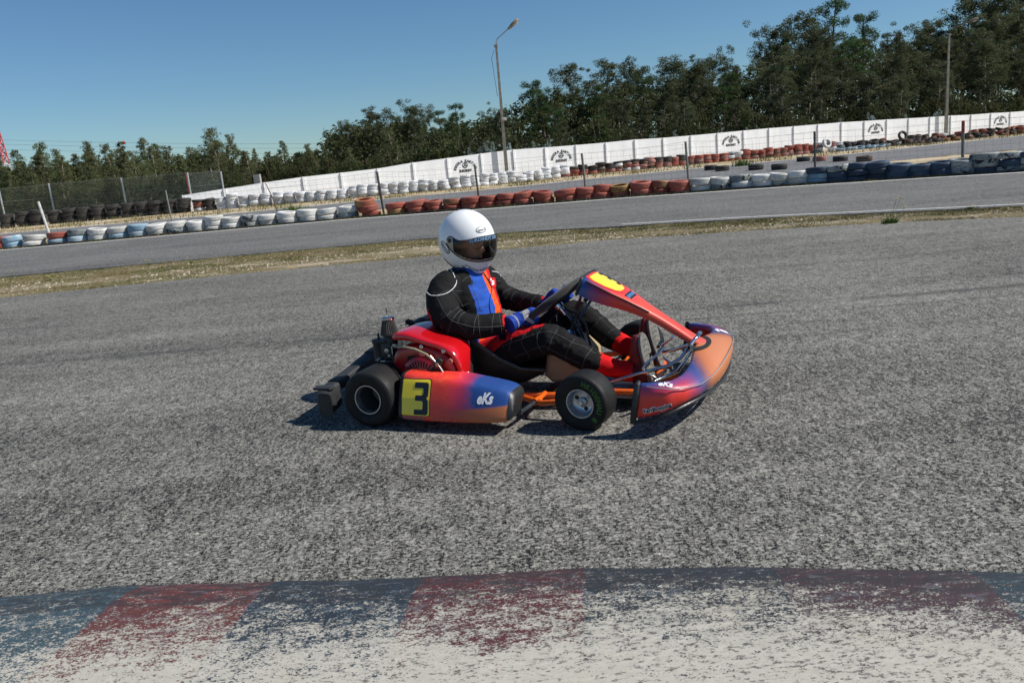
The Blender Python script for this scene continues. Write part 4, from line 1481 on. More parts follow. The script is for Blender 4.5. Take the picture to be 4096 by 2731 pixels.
ROWS = [(4.5, .60, 'front'), (8.5, .80, 'mid'), (13, .93, 'mid'), (18, 1.0, 'sky'), (24, .96, 'back')]
for ri, (off, rel, rn) in enumerate(ROWS):
    dpx = -30.0
    while dpx < 2400:
        left = dpx < 800
        young = dpx < 800
        px = dpx * 1.7415
        if px > 740:
            Xw, Yw = wall_y(px)
        else:
            Yw = 46.0 + 8 * (1 - dpx / 425)
            Xw = on_line(px, [(-400, Yw), (400, Yw)], 1)[0]
        D = Yw + off * (1.15 if young else 1.0) + (5 if young else 0) + rng.uniform(-.8, .8)
        X = on_line(px, [(-400, D), (400, D)], 2)[0]
        sy = min(interp(SKY, dpx + q_) for q_ in (-9, 0, 9)) if dpx < 800 else interp(SKY, dpx)
        if rn in ('front', 'mid', 'back'):
            sy = max(interp(SKY, dpx), interp(SKY, dpx - 18), interp(SKY, dpx + 18))
        full = height_at(px, sy * 1.7415, (X, D))
        if rn == 'sky':
            hgt = (full + (.1 if young else .3)) * (rng.uniform(.86, 1.04) if young else 1)
        else:
            hgt = full * (rel if not young else min(rel + .12, .92)) * rng.uniform(.86, 1.04)
        lm = min(LM, key=lambda q: abs(q[0] - dpx))
        side = 'left of' if dpx < lm[0] - 8 else ('right of' if dpx > lm[0] + 8 else 'straight behind')
        kind = 'young' if young or (dpx < 1180 and rng.random() < .35 and ri < 2) else ('pine' if (1190 < dpx < 1420 and rng.random() < .6) or rng.random() < .12 else 'tall')
        nm = {'young': 'young_eucalyptus', 'pine': 'pine_tree', 'tall': 'eucalyptus_tree'}[kind]
        what = {'young': 'young eucalyptus', 'pine': 'pine', 'tall': 'tall eucalyptus'}[kind]
        if rn == 'front':
            base = f'{what} in front row {side} {lm[1]}'
            k_ = unique(base)
            lab = f'{ORD[k_ - 1]} {base}'
            grp = 'front row of trees behind the wall'
        elif rn == 'sky':
            base = f'{what} topping the skyline {side} {lm[1]}'
            k_ = unique(base)
            lab = f'{ORD[k_ - 1]} {base}'
            grp = 'trees forming the skyline behind the wall'
        else:
            lab = f'{what} deep in the wood near {lm[1]}'
            grp = f'{nm.replace("_", " ")} trees deep in the wood near {lm[1]}'
        put_tree(kind, (X, D, -.05), hgt, nm, lab, grp, wide=rng.uniform(.85, 1.3) * (1.0 if kind != 'young' else 1.15) * (1.25 if kind == 'tall' and hgt < 9 else 1.0))
        step = (1.9 if young else 2.9) * rng.uniform(.75, 1.25) * (1.0 if rn in ('front', 'sky') else 1.2)
        dpx += step * 3200 / D / 1.7415
# dense low layer: bushes that can be told apart in front, one mass behind
for i in range(46):
    dpx = -20 + 2400 * i / 46 + rng.uniform(-14, 14)
    px = dpx * 1.7415
    if px > 740:
        Xw, Yw = wall_y(px)
    else:
        Yw = 47.0
    D = Yw + rng.uniform(2.0, 3.6) + (3 if px < 1300 else 0)
    X = on_line(px, [(-400, D), (400, D)], 1)[0]
    hgt = rng.uniform(1.7, 2.5) if px < 1400 else rng.uniform(1.9, 3.2)
    lm = min(LM, key=lambda q: abs(q[0] - dpx))
    side = 'left of' if dpx < lm[0] - 8 else ('right of' if dpx > lm[0] + 8 else 'straight behind')
    base = f'dark bush under the trees {side} {lm[1]}'
    put_tree('bush', (X, D, -.05), hgt, 'bush', f'{ORD[unique(base) - 1]} {base}', 'bushes at the foot of the wood', 'bush')
# silver-leaved saplings peeping over the wall
for i, (dpx, ty, hw) in enumerate([(1115, 333, ''), (1128, 336, ''), (1166, 337, ''), (1220, 328, ''), (1262, 325, ''), (1500, 303, ''), (1555, 303, ''), (1665, 300, ''), (1720, 298, ''), (1745, 300, ''), (1925, 276, ''), (2003, 270, ''), (2075, 268, ''), (1080, 345, ''), (2150, 262, ''), (1850, 288, '')]):
    px = dpx * 1.7415
    Xw, Yw = wall_y(px)
    D = Yw + .7
    X = on_line(px, [(-400, D), (400, D)], 1.6)[0]
    hgt = height_at(px, (ty - rng.uniform(3, 14)) * 1.7415, (X, D))
    lm = min(LM, key=lambda q: abs(q[0] - dpx))
    side = 'left of' if dpx < lm[0] - 8 else ('right of' if dpx > lm[0] + 8 else 'straight behind')
    base = f'silvery sapling peeping over the wall, {side} {lm[1]}'
    put_tree('sapling', (X, D, -.05), hgt, 'silvery_sapling', f'{ORD[unique(base) - 1]} {base}', 'silvery saplings peeping over the wall', 'sapling')
# undergrowth and the closed depth of the wood: nobody could count it
r_ = np.random.RandomState(77)
cs = []
for _ in range(8200):
    dpx = rng.uniform(-420, 2450)
    px = dpx * 1.7415
    Yw = wall_y(px)[1] if px > 740 else 50.0
    dd = rng.uniform(4, 34)
    D = Yw + dd + (5 if px < 1300 else 0)
    X = (px - 2048) / 3200 * D
    full = height_at(px, interp(SKY, dpx) * 1.7415, (X, D))
    z = rng.random() ** 1.1 * full * (.62 if px < 1400 else .74)
    if dd < 14 and px < 1400:
        z *= .22
    elif dd < 11:
        z *= .30
    cs.append((X, D, z, rng.uniform(.4, .9)))
Q = leaf_cloud(r_, cs, 26, .36)
me = quads_mesh('undergrowth', Q)
obj('undergrowth', me, F_UNDER, kind='stuff', label='tangled undergrowth and closed depth of the wood behind the wall')

# ------------------------------------------------------------------ weeds and flowers
M_YEL = simple('yellow_petals', (.72, .52, .02), .6)


def flower_plant(X, Y, z, h, n, label, spread=.08, leaves=60, heads=None):
    e = empty('flowering_weed', (X, Y, z), label=label, category='weed', group='yellow-flowered weeds')
    sp_ = [(rng.gauss(0, spread * .6), rng.gauss(0, spread * .4), 0, 1) for _ in range(leaves)]
    obj('leaves', grass_mesh('leaves', sp_, h * .15, h * .45, .004, .010, .9, rng.randrange(999)), M_WEED, e)
    heads = heads or [(rng.gauss(0, spread), rng.gauss(0, spread), h * rng.uniform(.7, 1)) for _ in range(n)]
    for q in heads:
        st_ = MB().tube([(q[0] * .2, q[1] * .2, 0), (q[0] * .5, q[1] * .6, q[2] * .5), q], [.003, .002, .0015], 4)
        st_.build('stem', M_WEED, e, None)
        fm = MB()
        for k_ in range(8):
            a = k_ * math.pi / 4
            c_, s_ = math.cos(a), math.sin(a)
            fm.add([q, (q[0] + .016 * c_ - .006 * s_, q[1] + .016 * s_ + .006 * c_, q[2] + .006), (q[0] + .021 * c_, q[1] + .021 * s_, q[2] + .004), (q[0] + .016 * c_ + .006 * s_, q[1] + .016 * s_ - .006 * c_, q[2] + .006)], [(0, 1, 2, 3)])
        fm.build('flower', M_YEL, e, None)
    return e


for (px, py), h, n, lab in [((198, 1121), .09, 2, 'pair of yellow flowers on the verge, left part'), ((45, 1098), .06, 1, 'single yellow flower at the far left of the verge'), ((595, 1058), .10, 2, 'two yellow flowers on the verge below white tyres'),
                            ((655, 1072), .05, 1, 'short yellow flower on the verge right of the pair'), ((765, 1048), .10, 1, 'tall-stemmed yellow flower reaching over the middle track, left part'), ((1168, 1076), .035, 2, 'low yellow flower beside the coarse asphalt left of driver'),
                            ((238, 1112), .04, 1, 'tiny yellow flower just right of the left pair')]:
    g = ground_at(px, py)
    flower_plant(g.x, g.y, -.01, h, n, lab, .03, 26)
g = ground_at(3560, 893)
zz = [height_at(3602, 789, g), height_at(3613, 829, g)]
flower_plant(g.x, g.y, -.01, .2, 0, 'dark green weed with two tall yellow flowers on the right verge', .07, 260, [(.14, .02, zz[0]), (.19, 0, zz[1]), (.10, .05, .3)])
g = ground_at(3885, 833)
flower_plant(g.x, g.y, -.01, .08, 0, 'small leafy weed at the near edge of the middle track, far right', .07, 120, [(0.03, 0, .05)])
for (px, py), lab in [((1180, 852), 'green weed tuft by the wall end stacks'), ((2968, 664), 'leafy weed beside a white block at the far dirt edge'), ((150, 880), 'bright green weed in front of black tyres, far left')]:
    g = ground_at(px, py)
    e = obj('weed_tuft', grass_mesh('weed_tuft', [(g.x + rng.gauss(0, .18), g.y + rng.gauss(0, .1), 0, 1) for _ in range(260)], .08, .35, .008, .02, .8, 5), M_WEED, label=lab, category='weed', group='green weeds by the far row')
# ================================================================== the kart (local frame: x forward, y to its left, near side is -y)
K_YAW = R(-23.2)
KO = Vector((-.452, 4.23, 0))
kart = empty('go_kart', KO, K_YAW, label='red and blue racing go-kart with yellow number three plates, driven to the right', category='go-kart')
KF = Matrix.Translation(KO) @ Matrix.Rotation(K_YAW, 4, 'Z')

M_RUBBER = simple('slick_rubber', (.012, .012, .012), .6, vary=.4, vscale=14, bump=.25, bscale=120, spec=.28)
M_RIM = simple('cast_rim', (.50, .52, .55), .34, .9, vary=.12, vscale=20)
M_RIMD = simple('rim_barrel', (.16, .165, .17), .45, .8, vary=.2, vscale=20)
M_CHROME = simple('chrome_tube', (.62, .63, .65), .14, 1.0, vary=.08)
M_ORANGE = simple('orange_frame_paint', (.78, .13, .012), .22, coat=.6, vary=.12, vscale=12)
M_BLACKP = simple('black_plastic', (.016, .017, .018), .42, vary=.3, vscale=18, bump=.1, bscale=150)
M_BUMPER = simple('scuffed_black_plastic', (.024, .025, .026), .6, vary=.45, vscale=30, bump=.3, bscale=260)
M_SEAT = simple('seat_fibreglass', (.045, .040, .034), .42, vary=.4, vscale=10)
M_SEATLIP = simple('seat_lip', (.085, .080, .072), .6, vary=.3, vscale=20)
M_TANK = simple('fuel_tank_plastic', (.42, .33, .19), .42, vary=.15, vscale=8)
M_RED = simple('engine_red_paint', (.52, .006, .010), .16, coat=1.0, vary=.1, vscale=8)
M_REDD = simple('starter_red_paint', (.36, .006, .010), .3, coat=.4, vary=.15, vscale=8)
M_DKMETAL = simple('dark_cast_metal', (.045, .045, .046), .5, .5, vary=.3, vscale=30, bump=.2, bscale=200)
M_ALU = simple('bare_aluminium', (.40, .41, .42), .38, .85, vary=.2, vscale=40)
M_HOSE = simple('clear_fuel_hose', (.34, .32, .20), .3, vary=.2, vscale=30)
M_EXH = simple('exhaust_steel', (.28, .26, .24), .45, .7, vary=.3, vscale=20)
M_STRUT = simple('painted_steel_strut', (.12, .15, .18), .25, .8, vary=.2)
M_BLK = simple('matt_black', (.008, .008, .009), .75, vary=.2)
M_GREENP = simple('green_tyre_print', (.035, .115, .014), .6)
M_WHITEP = simple('white_print', (.80, .80, .82), .5)
M_YELP = simple('yellow_plate', (.90, .70, .03), .35, coat=.4, vary=.06, vscale=9)
M_NAVY = simple('navy_print', (.008, .010, .022), .45)
M_REDP = simple('red_print', (.62, .03, .03), .45)


def decal_mat(name, kind):
    """printed bodywork: colours follow the print on the panel, in the kart's own frame"""
    t = NT(name)
    c = t.coord()
    s_ = t.sep(c)
    x, y, z = s_[0], s_[1], s_[2]
    wob = t.noise(t.coord(vec=c, scale=(2.0, 1, 3.2)), 6, 4, .6, 1.2)
    flames = t.noise(t.coord(vec=c, scale=(5, 5, 16)), 3.2, 3, .6, 1.5)
    RED, BLUE, PUR, ORG, BRN = (.80, .045, .030), (.018, .066, .25), (.42, .035, .10), (.88, .17, .04), (.48, .15, .05)
    w = t.math('MULTIPLY', t.math('SUBTRACT', wob, .5), .10)
    red = t.mix(t.ramp(flames, [(.5, 0), (.72, .45)]), RED, ORG)
    if kind == 'pod':
        # red rear, blue front upper, orange-brown front lower
        u = t.math('ADD', t.math('SUBTRACT', x, .345), w)
        a = t.math('DIVIDE', t.math('SUBTRACT', u, .05), .16, clamp=True)
        col = t.ramp(a, [(0, RED), (.40, (.70, .04, .07)), (.68, PUR), (1, BLUE)])
        col = t.mix(t.ramp(a, [(0, 1), (.45, 0)]), col, red)
        # lower swoosh: boundary height falls off towards the rear
        lim = t.math('SUBTRACT', t.math('MULTIPLY', x, .10), -.062)
        d = t.math('SUBTRACT', lim, z)
        low = t.math('MULTIPLY', t.math('MULTIPLY', d, 90, clamp=True), t.math('MULTIPLY', t.math('SUBTRACT', x, .33), 5.0, clamp=True))
        col = t.mix(low, col, t.mix(t.math('MULTIPLY', t.math('SUBTRACT', x, .42), 4, clamp=True), (.55, .05, .02), BRN))
    elif kind == 'nose':
        # orange tip, blue band, red sides
        ay = t.math('ABSOLUTE', y)
        sfwd = t.math('SUBTRACT', t.math('MULTIPLY', x, 1.0), t.math('MULTIPLY', ay, .55))
        u = t.math('DIVIDE', t.math('SUBTRACT', t.math('ADD', sfwd, t.math('MULTIPLY', w, .35)), 1.10), .36, clamp=True)
        top = t.ramp(u, [(0, BLUE), (.52, BLUE), (.62, (.14, .07, .12)), (.76, BRN), (.95, (.55, .19, .07))])
        zz = t.math('SUBTRACT', z, t.math('MULTIPLY', t.math('SUBTRACT', x, 1.30), .10))
        side = t.ramp(t.math('DIVIDE', t.math('SUBTRACT', zz, .05), .20, clamp=True), [(0, RED), (.58, RED), (.74, PUR), (.86, BLUE)])
        side = t.mix(t.math('MULTIPLY', t.ramp(flames, [(.4, 0), (.6, 1)]), t.math('MULTIPLY', t.math('SUBTRACT', .16, zz), 9, clamp=True)), side, red)
        col = t.mix(t.math('MULTIPLY', t.math('SUBTRACT', t.math('ADD', sfwd, w), 1.18), 8.0, clamp=True), side, top)
    else:
        # steering fairing: blue top, red plate surround, red neck with a blue ridge
        u = t.math('DIVIDE', t.math('SUBTRACT', t.math('ADD', x, t.math('MULTIPLY', w, .5)), .88), .62, clamp=True)
        col = t.ramp(u, [(0, BLUE), (.10, BLUE), (.22, PUR), (.34, RED), (.55, (.66, .07, .035)), (.8, (.62, .05, .03)), (1, (.60, .10, .06))])
        edge = t.math('MULTIPLY', t.math('SUBTRACT', y, .035), 26, clamp=True)
        midx = t.ramp(u, [(.42, 0), (.55, .9), (.82, .9), (.9, 0)])
        col = t.mix(t.math('MULTIPLY', edge, midx), col, (.10, .06, .24))
    # fine woven dot pattern of the print
    dots = t.voro(t.coord(vec=c, scale=420.0), 1.0)
    col = t.mix(t.math('MULTIPLY', t.ramp(dots, [(.25, .22), (.4, 0)]), 1.0), col, (.02, .02, .03))
    scuff = t.ramp(t.noise(t.coord(vec=c, scale=(1, 1, 6)), 22, 4, .75), [(.62, 0), (.75, .35)])
    col = t.mix(scuff, col, (.38, .30, .28))
    t.bump(t.noise(c, 7, 2), .12, .02)
    t.out(col, t.ramp(wob, [(.3, .36), (.7, .46)]), Coat_Weight=.12, Coat_Roughness=.2)
    return t.m


M_POD = decal_mat('side_pod_print', 'pod')
M_NOSE = decal_mat('nose_print', 'nose')
M_FAIR = decal_mat('fairing_print', 'fairing')


# ---- wheels
def wheel(name, x, y, z, rad, wid, rimr, out, steer=0.0, dished=True, camber=0.0):
    """out = -1 near side, +1 far side; local lathe axis = y"""
    e = empty(name, (x, y, z))
    e.parent = kart
    e.rotation_euler = (R(camber), 0, steer)
    A = Matrix.Rotation(R(-90) * out, 4, 'X')      # local +z of the profile becomes outward
    h = wid / 2
    s_ = rimr * 1.08
    prof = [(rimr * .98, -h * .80), (s_, -h * .90), (rad * .70, -h * 1.02), (rad * .86, -h * 1.0), (rad * .95, -h * .90), (rad * .988, -h * .78), (rad, -h * .55), (rad * 1.001, 0), (rad, h * .55), (rad * .988, h * .78), (rad * .968, h * .86), (rad * .955, h * .885), (rad * .958, h * .90), (rad * .935, h * .935), (rad * .86, h * 1.0),
            (rad * .70, h * 1.02), (s_, h * .90), (rimr * .98, h * .80)]
    MB().lathe(prof, 64, A).build('tyre', M_RUBBER, e, 60)
    MB().lathe([(rimr * .99, h * .76), (rimr * 1.06, h * .86), (rimr * 1.04, h * .93), (rimr * .97, h * .93), (rimr * .93, h * .84), (rimr * .91, h * .60)], 56, A).build('rim_lip', M_RIM, e, 50)
    if dished:
        MB().lathe([(rimr * .92, h * .66), (rimr * .88, h * .40), (rimr * .70, h * .24), (rimr * .45, h * .20), (rimr * .30, h * .26), (.0001, h * .26)], 48, A).build('rim', M_RIM, e, 50)
        MB().lathe([(.020, h * .22), (.020, h * .55), (.014, h * .62), (.0001, h * .62)], 20, A).build('hub', M_ALU, e, 40)
        MB().lathe([(.010, h * .6), (.010, h * .78), (.0001, h * .80)], 6, A).build('hub_nut', M_CHROME, e, 20)
        for a in (40, 160, 280):
            p = A @ Matrix.Rotation(R(a), 4, 'Z')
            MB().lathe([(.010, h * .23), (.008, h * .27), (.0001, h * .27)], 10, p @ Matrix.Translation((rimr * .58, 0, 0))).build('bolt_hole', M_BLK, e, 40)
    else:
        MB().lathe([(rimr * .92, h * .66), (rimr * .90, -h * .3), (rimr * .85, -h * .45), (rimr * .5, -h * .5), (.0001, -h * .5)], 48, A).build('rim', M_RIMD, e, 50)
        MB().lathe([(.028, -h * .5), (.028, -h * .2), (.020, -h * .15), (.0001, -h * .15)], 20, A).build('hub', M_RIMD, e, 40)
    MB().lathe([(rimr * .97, -h * .82), (rimr * .90, -h * .80), (rimr * .88, -h * .62 if dished else -h * .7), (.03, -h * .5), (.0001, -h * .5)], 40, A).build('rim_inner', M_RIMD, e, 50)
    return e


RW, FW_ = .142, .131
wheel('rear_wheel', .018, -.572, .136, .137, .205, .068, -1, dished=False)
wheel('rear_wheel', .018, .572, .136, .137, .205, .068, 1, dished=False)
fw = wheel('front_wheel', 1.036, -.512, .126, .127, .126, .063, -1, R(-9), True, 2)
fw2 = wheel('front_wheel', 1.036, .512, .126, .127, .126, .063, 1, R(-8), True, -2)
# green lettering on the near front tyre
mb = MB()
word = 'HEIDENAU'
for i, ch in enumerate(word):
    a = R(72 - 88 * i / (len(word) - 1))
    vs_, fs = text_mesh(ch, .031, bold=.0012)
    M = Matrix.Rotation(R(90), 4, 'X') @ Matrix.Rotation(a - R(90), 4, 'Z') @ Matrix.Translation((0, .095, 0))
    mb.add([(M @ v) + Vector((0, -.0655, 0)) for v in vs_], fs)
for q in ((.0, 0),):
    a = R(-38)
    M = Matrix.Rotation(R(90), 4, 'X') @ Matrix.Rotation(a - R(90) + R(0), 4, 'Z') @ Matrix.Translation((.012, .095, 0))
    mb.add([(M @ Vector(v)) + Vector((0, -.0655, 0)) for v in ((-.012, -.012, 0), (.006, -.012, 0), (.006, .012, 0), (-.012, .012, 0))], [(0, 1, 2, 3)])
mb.build('lettering', M_GREENP, fw, None)

# ---- chassis
fr = MB()
rz_ = .075
for sgn in (-1, 1):
    fr.tube([(-.06, sgn * .30, rz_ + .02), (.2, sgn * .31, rz_), (.62, sgn * .30, rz_ - .01), (.86, sgn * .27, rz_ - .01), (1.03, sgn * .255, rz_ + .01), (1.22, sgn * .26, rz_ + .012)], .0155, 12)
    fr.tube([(.62, sgn * .30, rz_ - .01), (.80, sgn * .43, rz_ + .0), (1.0, sgn * .43, rz_ + .02)], .0145, 12)
    fr.tube([(1.02, sgn * .26, rz_ + .01), (1.02, sgn * .46, rz_ + .03)], .015, 10)
    fr.tube([(1.02, sgn * .44, rz_ - .005), (1.02, sgn * .44, .175)], .014, 10)
    fr.tube([(.20, sgn * .30, rz_), (.20, sgn * .47, rz_)], .013, 10)
    fr.tube([(.76, sgn * .28, rz_), (.764, sgn * .39, rz_)], .013, 10)
    fr.box((1.02, sgn * .44, .115), (.045, .05, .05), bevel=.008)
fr.tube([(1.22, -.26, rz_ + .012), (1.235, -.2, rz_ + .012), (1.24, 0, rz_ + .012), (1.235, .2, rz_ + .012), (1.22, .26, rz_ + .012)], .0155, 12)
fr.tube([(.80, -.27, rz_ - .01), (.80, .27, rz_ - .01)], .014, 12)
fr.tube([(.40, -.30, rz_ - .01), (.40, .30, rz_ - .01)], .014, 12)
fr.tube([(-.06, -.34, rz_ + .02), (-.06, .34, rz_ + .02)], .014, 12)
fr.tube([(1.20, -.05, rz_), (1.33, -.05, rz_ + .01)], .014, 10)
fr.tube([(1.28, -.09, .10), (1.35, -.12, .13)], .018, 10)
fr.tube([(.80, .0, rz_), (.87, .06, .16)], .012, 8)
fr.build('chassis_frame', M_ORANGE, kart)
MB().box((.98, 0, .052), (.52, .50, .004)).build('floor_pan', M_BLACKP, kart, None)
ax = MB().tube([(.018, -.5, .136), (.018, .5, .136)], .02, 16)
ax.build('rear_axle', M_CHROME, kart)
for sgn in (-1, 1):
    tr_ = MB().tube([(1.00, sgn * .44, .105), (.97, sgn * .06, .12)], .007, 8)
    tr_.build('tie_rod', M_CHROME, kart)
    MB().tube([(1.02, sgn * .42, .129), (1.036, sgn * .50, .129)], .013, 10).build('stub_axle', M_ALU, kart)
    MB().tube([(1.03, sgn * .44, .16), (1.03, sgn * .44, .19)], .009, 6).build('kingpin_bolt', M_CHROME, kart)
# seat
rings = []
for (x, z, w_l, h_l) in [(.70, .120, .15, .030), (.60, .075, .215, .098), (.50, .060, .240, .168), (.40, .060, .245, .240), (.32, .085, .240, .258), (.25, .14, .225, .235), (.20, .22, .19, .20), (.165, .30, .17, .13), (.155, .335, .15, .07), (.15, .35, .13, .03)]:
    rg = []
    for k_ in range(17):
        a = math.pi * (k_ / 16)
        yy = -math.cos(a) * w_l
        up = (abs(math.cos(a)) ** 5.5)
        fwd = up * (.07 if x < .25 else .02)
        rg.append(Vector((x + fwd, yy - .005, z + up * h_l)))
    rings.append(rg)
smb = MB().loft(rings, close_u=False, cap=False)
seat = smb.build('seat', M_SEAT, kart, 60)
sd = seat.modifiers.new('s', 'SOLIDIFY')
sd.thickness = .007
bake(seat)
lipm = MB()
for side in (0, 16):
    lipm.tube([rg[side] + Vector((0, 0, .002)) for rg in rings], .0085, 8)
lipm.tube([q + Vector((0, 0, .002)) for q in rings[-1]], .0065, 8)
lipm.build('seat_lip', M_SEATLIP, seat)
# fuel tank between the legs
tk = MB()
pf = [(.70, .115), (.72, .22), (.80, .285), (.875, .288), (.945, .225), (.95, .185), (.90, .10), (.74, .075)]
tk_r = []
for y_, s_ in ((-.125, .90), (-.11, 1), (0.08, 1), (.095, .90)):
    cx, cz = .83, .18
    tk_r.append([Vector((cx + (a - cx) * s_, y_, cz + (b__ - cz) * s_)) for a, b__ in pf])
tk.loft(tk_r)
tank = tk.build('fuel_tank', M_TANK, kart, 30)
bv = tank.modifiers.new('b', 'BEVEL')
bv.width = .012
bv.segments = 3
bake(tank)
sharp(tank.data, 50)
MB().lathe([(.030, 0), (.030, .028), (.024, .033), (.0001, .033)], 18, Matrix.Translation((.835, .03, .288))).build('tank_cap', M_BLK, tank)

# ---- steering
SW_C = Vector((.742, .0, .472))
sw_ax = Vector((-.55, 0, .78)).normalized()
sw_u = Vector((0, 1, 0))
sw_v = sw_ax.cross(sw_u).normalized()
if sw_v.z < 0:
    sw_v = -sw_v
sw_v_len = 1.0
SWR = .162


def sw_pt(a, r=SWR, d=0.0):
    return SW_C + sw_u * (math.cos(a) * r) + sw_v * (math.sin(a) * r) + sw_ax * d


rim_pts = [sw_pt(2 * math.pi * k_ / 40) for k_ in range(41)]
mb = MB()
n = 14
rings = []
for k_ in range(40):
    a = 2 * math.pi * k_ / 40
    rd = (sw_pt(a) - SW_C).normalized()
    fat = .019
    rings.append([sw_pt(a) + (rd * math.cos(2 * math.pi * q / n) + sw_ax * math.sin(2 * math.pi * q / n)) * fat for q in range(n)])
rings.append(rings[0])
mb.loft(rings, cap=False)
t = NT('suede_rim')
c = t.coord()
t.bump(t.noise(c, 260, 3), .5, .002)
t.out(t.ramp(t.noise(c, 20, 4), [(.3, (.010, .010, .011)), (.7, (.026, .026, .027))]), .92, Sheen_Weight=.3)
M_SUEDE = t.m
swo = empty('steering_wheel', (0, 0, 0))
swo.parent = kart
mb.build('wheel_rim', M_SUEDE, swo, 60)
mb = MB()
for a in (0, 120, 240):
    aa = R(a + 90 + 60)
    P0, P1 = sw_pt(aa, .03, -.02), sw_pt(aa, SWR - .012, 0)
    mb.tube([P0, P0.lerp(P1, .5), P1], [.013, .011, .010], 8, squash=(1.4, .35))
mb.lathe([(.0001, -.028), (.042, -.026), (.045, -.018), (.042, -.012), (.0001, -.012)], 24, Matrix.Translation(SW_C) @ sw_ax.to_track_quat('Z', 'Y').to_matrix().to_4x4())
mb.build('spokes', M_BLK, swo, 40)
hubb = SW_C - sw_ax * .03
MB().tube([SW_C - sw_ax * .012, SW_C - sw_ax * .045, SW_C - sw_ax * .05, SW_C - sw_ax * .09], [.024, .024, .014, .014], 14).build('hub_boss', M_CHROME, swo)
foot = Vector((.99, 0, .09))
MB().tube([SW_C - sw_ax * .08, SW_C - sw_ax * .10 + Vector((.01, 0, 0)), foot], .010, 12).build('steering_column', M_STRUT, kart)
mb = MB()
mb.tube([(.905, -.075, .470), (.86, -.05, .385), (.83, -.03, .33), (.97, -.12, .085)], .008, 8, squash=(1.6, .7))
mb.tube([(.905, .09, .455), (.86, .05, .385), (.83, .03, .33), (.97, .12, .085)], .008, 8, squash=(1.6, .7))
mb.build('steering_support', M_STRUT, kart)
MB().box((.845, 0, .355), (.05, .06, .014), Matrix.Rotation(R(50), 3, 'Y'), bevel=.004).build('column_bearing', M_BLACKP, kart)
# black hoses and the brake reservoir by the column
mb = MB()
mb.tube([(.80, -.02, .43), (.86, -.04, .415), (.91, -.05, .36), (.93, -.06, .27), (.95, -.06, .17)], .006, 8)
mb.tube([(.79, .02, .43), (.83, .0, .40), (.87, -.01, .33), (.90, -.02, .24)], .005, 8)
mb.build('cable', M_BLACKP, kart)

# ---- pedals
for sgn in (-1, 1):
    yy = sgn * .15
    P = [(1.292, yy + .045 * sgn * -1, .262), (1.262, yy, .232), (1.215, yy + .02 * sgn, .198), (1.203, yy + .03 * sgn, .178), (1.215, yy + .02 * sgn, .150), (1.245, yy, .132), (1.268, yy, .115), (1.272, yy, .085)]
    MB().tube([Vector(q) + Vector((.012, 0, 0)) for q in P], .0066, 10).build('pedal', M_CHROME, kart)
MB().tube([(1.275, -.10, .262), (1.26, .02, .255)], .0085, 8).build('pedal_bar', M_BLACKP, kart)
# chrome bars that carry the fairing and nose
mb = MB()
for sgn in (-1, 1):
    mb.tube([(1.06, sgn * .19, .112), (1.20, sgn * .18, .155), (1.33, sgn * .17, .190), (1.385, sgn * .14, .220), (1.44, sgn * .07, .292), (1.45, sgn * .03, .300)], .0092, 12)
mb.build('fairing_bar', M_CHROME, kart)
MB().tube([(1.30, -.32, .16), (1.38, -.2, .172), (1.38, .2, .172), (1.30, .32, .16)], .0085, 10).build('nose_bar', M_CHROME, kart)
for sgn in (-1, 1):
    MB().tube([(1.055, sgn * .205, .112), (1.055, sgn * .175, .112)], .011, 6).build('bar_bolt', M_CHROME, kart)

# ---- side pods
def superellipse(hw, hh, n=28, p=4.0):
    out = []
    for k_ in range(n):
        a = 2 * math.pi * k_ / n
        c_, s_ = math.cos(a), math.sin(a)
        out.append((math.copysign(abs(c_) ** (2 / p), c_) * hw, math.copysign(abs(s_) ** (2 / p), s_) * hh))
    return out


def side_pod(sgn):
    st = [  # x, z low, z top, outer y, thickness
        (.178, .050, .246, .640, .12), (.195, .046, .252, .648, .145), (.26, .044, .249, .652, .155), (.36, .043, .240, .655, .16), (.48, .044, .228, .657, .16), (.58, .047, .212, .656, .155),
        (.66, .050, .198, .653, .15), (.700, .055, .187, .649, .145), (.720, .060, .178, .645, .135), (.734, .072, .165, .638, .12), (.741, .088, .148, .63, .10)]
    rings = []
    for x, z0, z1, yo, th in st:
        rg = []
        hz, hy = (z1 - z0) / 2, th / 2
        for (a, b__) in superellipse(hy, hz, 36, 7):
            lean = .034 * (b__ / hz) + .006 * (b__ / hz) ** 2
            crease = .004 * math.exp(-((b__ + .012) / .03) ** 2) if a < 0 else 0
            rg.append(Vector((x, sgn * (yo - hy - a * -1 * -1 if False else yo - hy + (-a) - lean + crease * 1.0 if a < 0 else yo - hy - a - lean), (z0 + z1) / 2 + b__)))
        rings.append(rg)
    e = empty('side_pod', (0, 0, 0))
    e.parent = kart
    o = MB().loft(rings).build('pod_shell', M_POD, e, 50)
    bvh = BVHTree.FromObject(o, bpy.context.evaluated_depsgraph_get())
    for nm_, sub, wdt in (('rear_edge', rings[0:2], .004), ('front_edge', [[q.lerp(w, .2) for q, w in zip(rings[-3], rings[-2])]] + rings[-2:], .0035)):
        tr_ = MB()
        out_ = []
        for rg in sub:
            cen = sum(rg, Vector()) / len(rg)
            fx_ = .0035 if (nm_ == 'front_edge' and rg is sub[-1]) else (-.0035 if (nm_ == 'rear_edge' and rg is sub[0]) else 0)
            out_.append([cen + (q - cen) * 1.0 + (q - cen).normalized() * wdt + Vector((fx_, 0, 0)) for q in rg])
        tr_.loft(out_, cap=True)
        tr_.build(nm_, M_BLACKP, e, 50)
    return e, bvh


pod_near, pod_bvh = side_pod(-1)
pod_far, _ = side_pod(1)


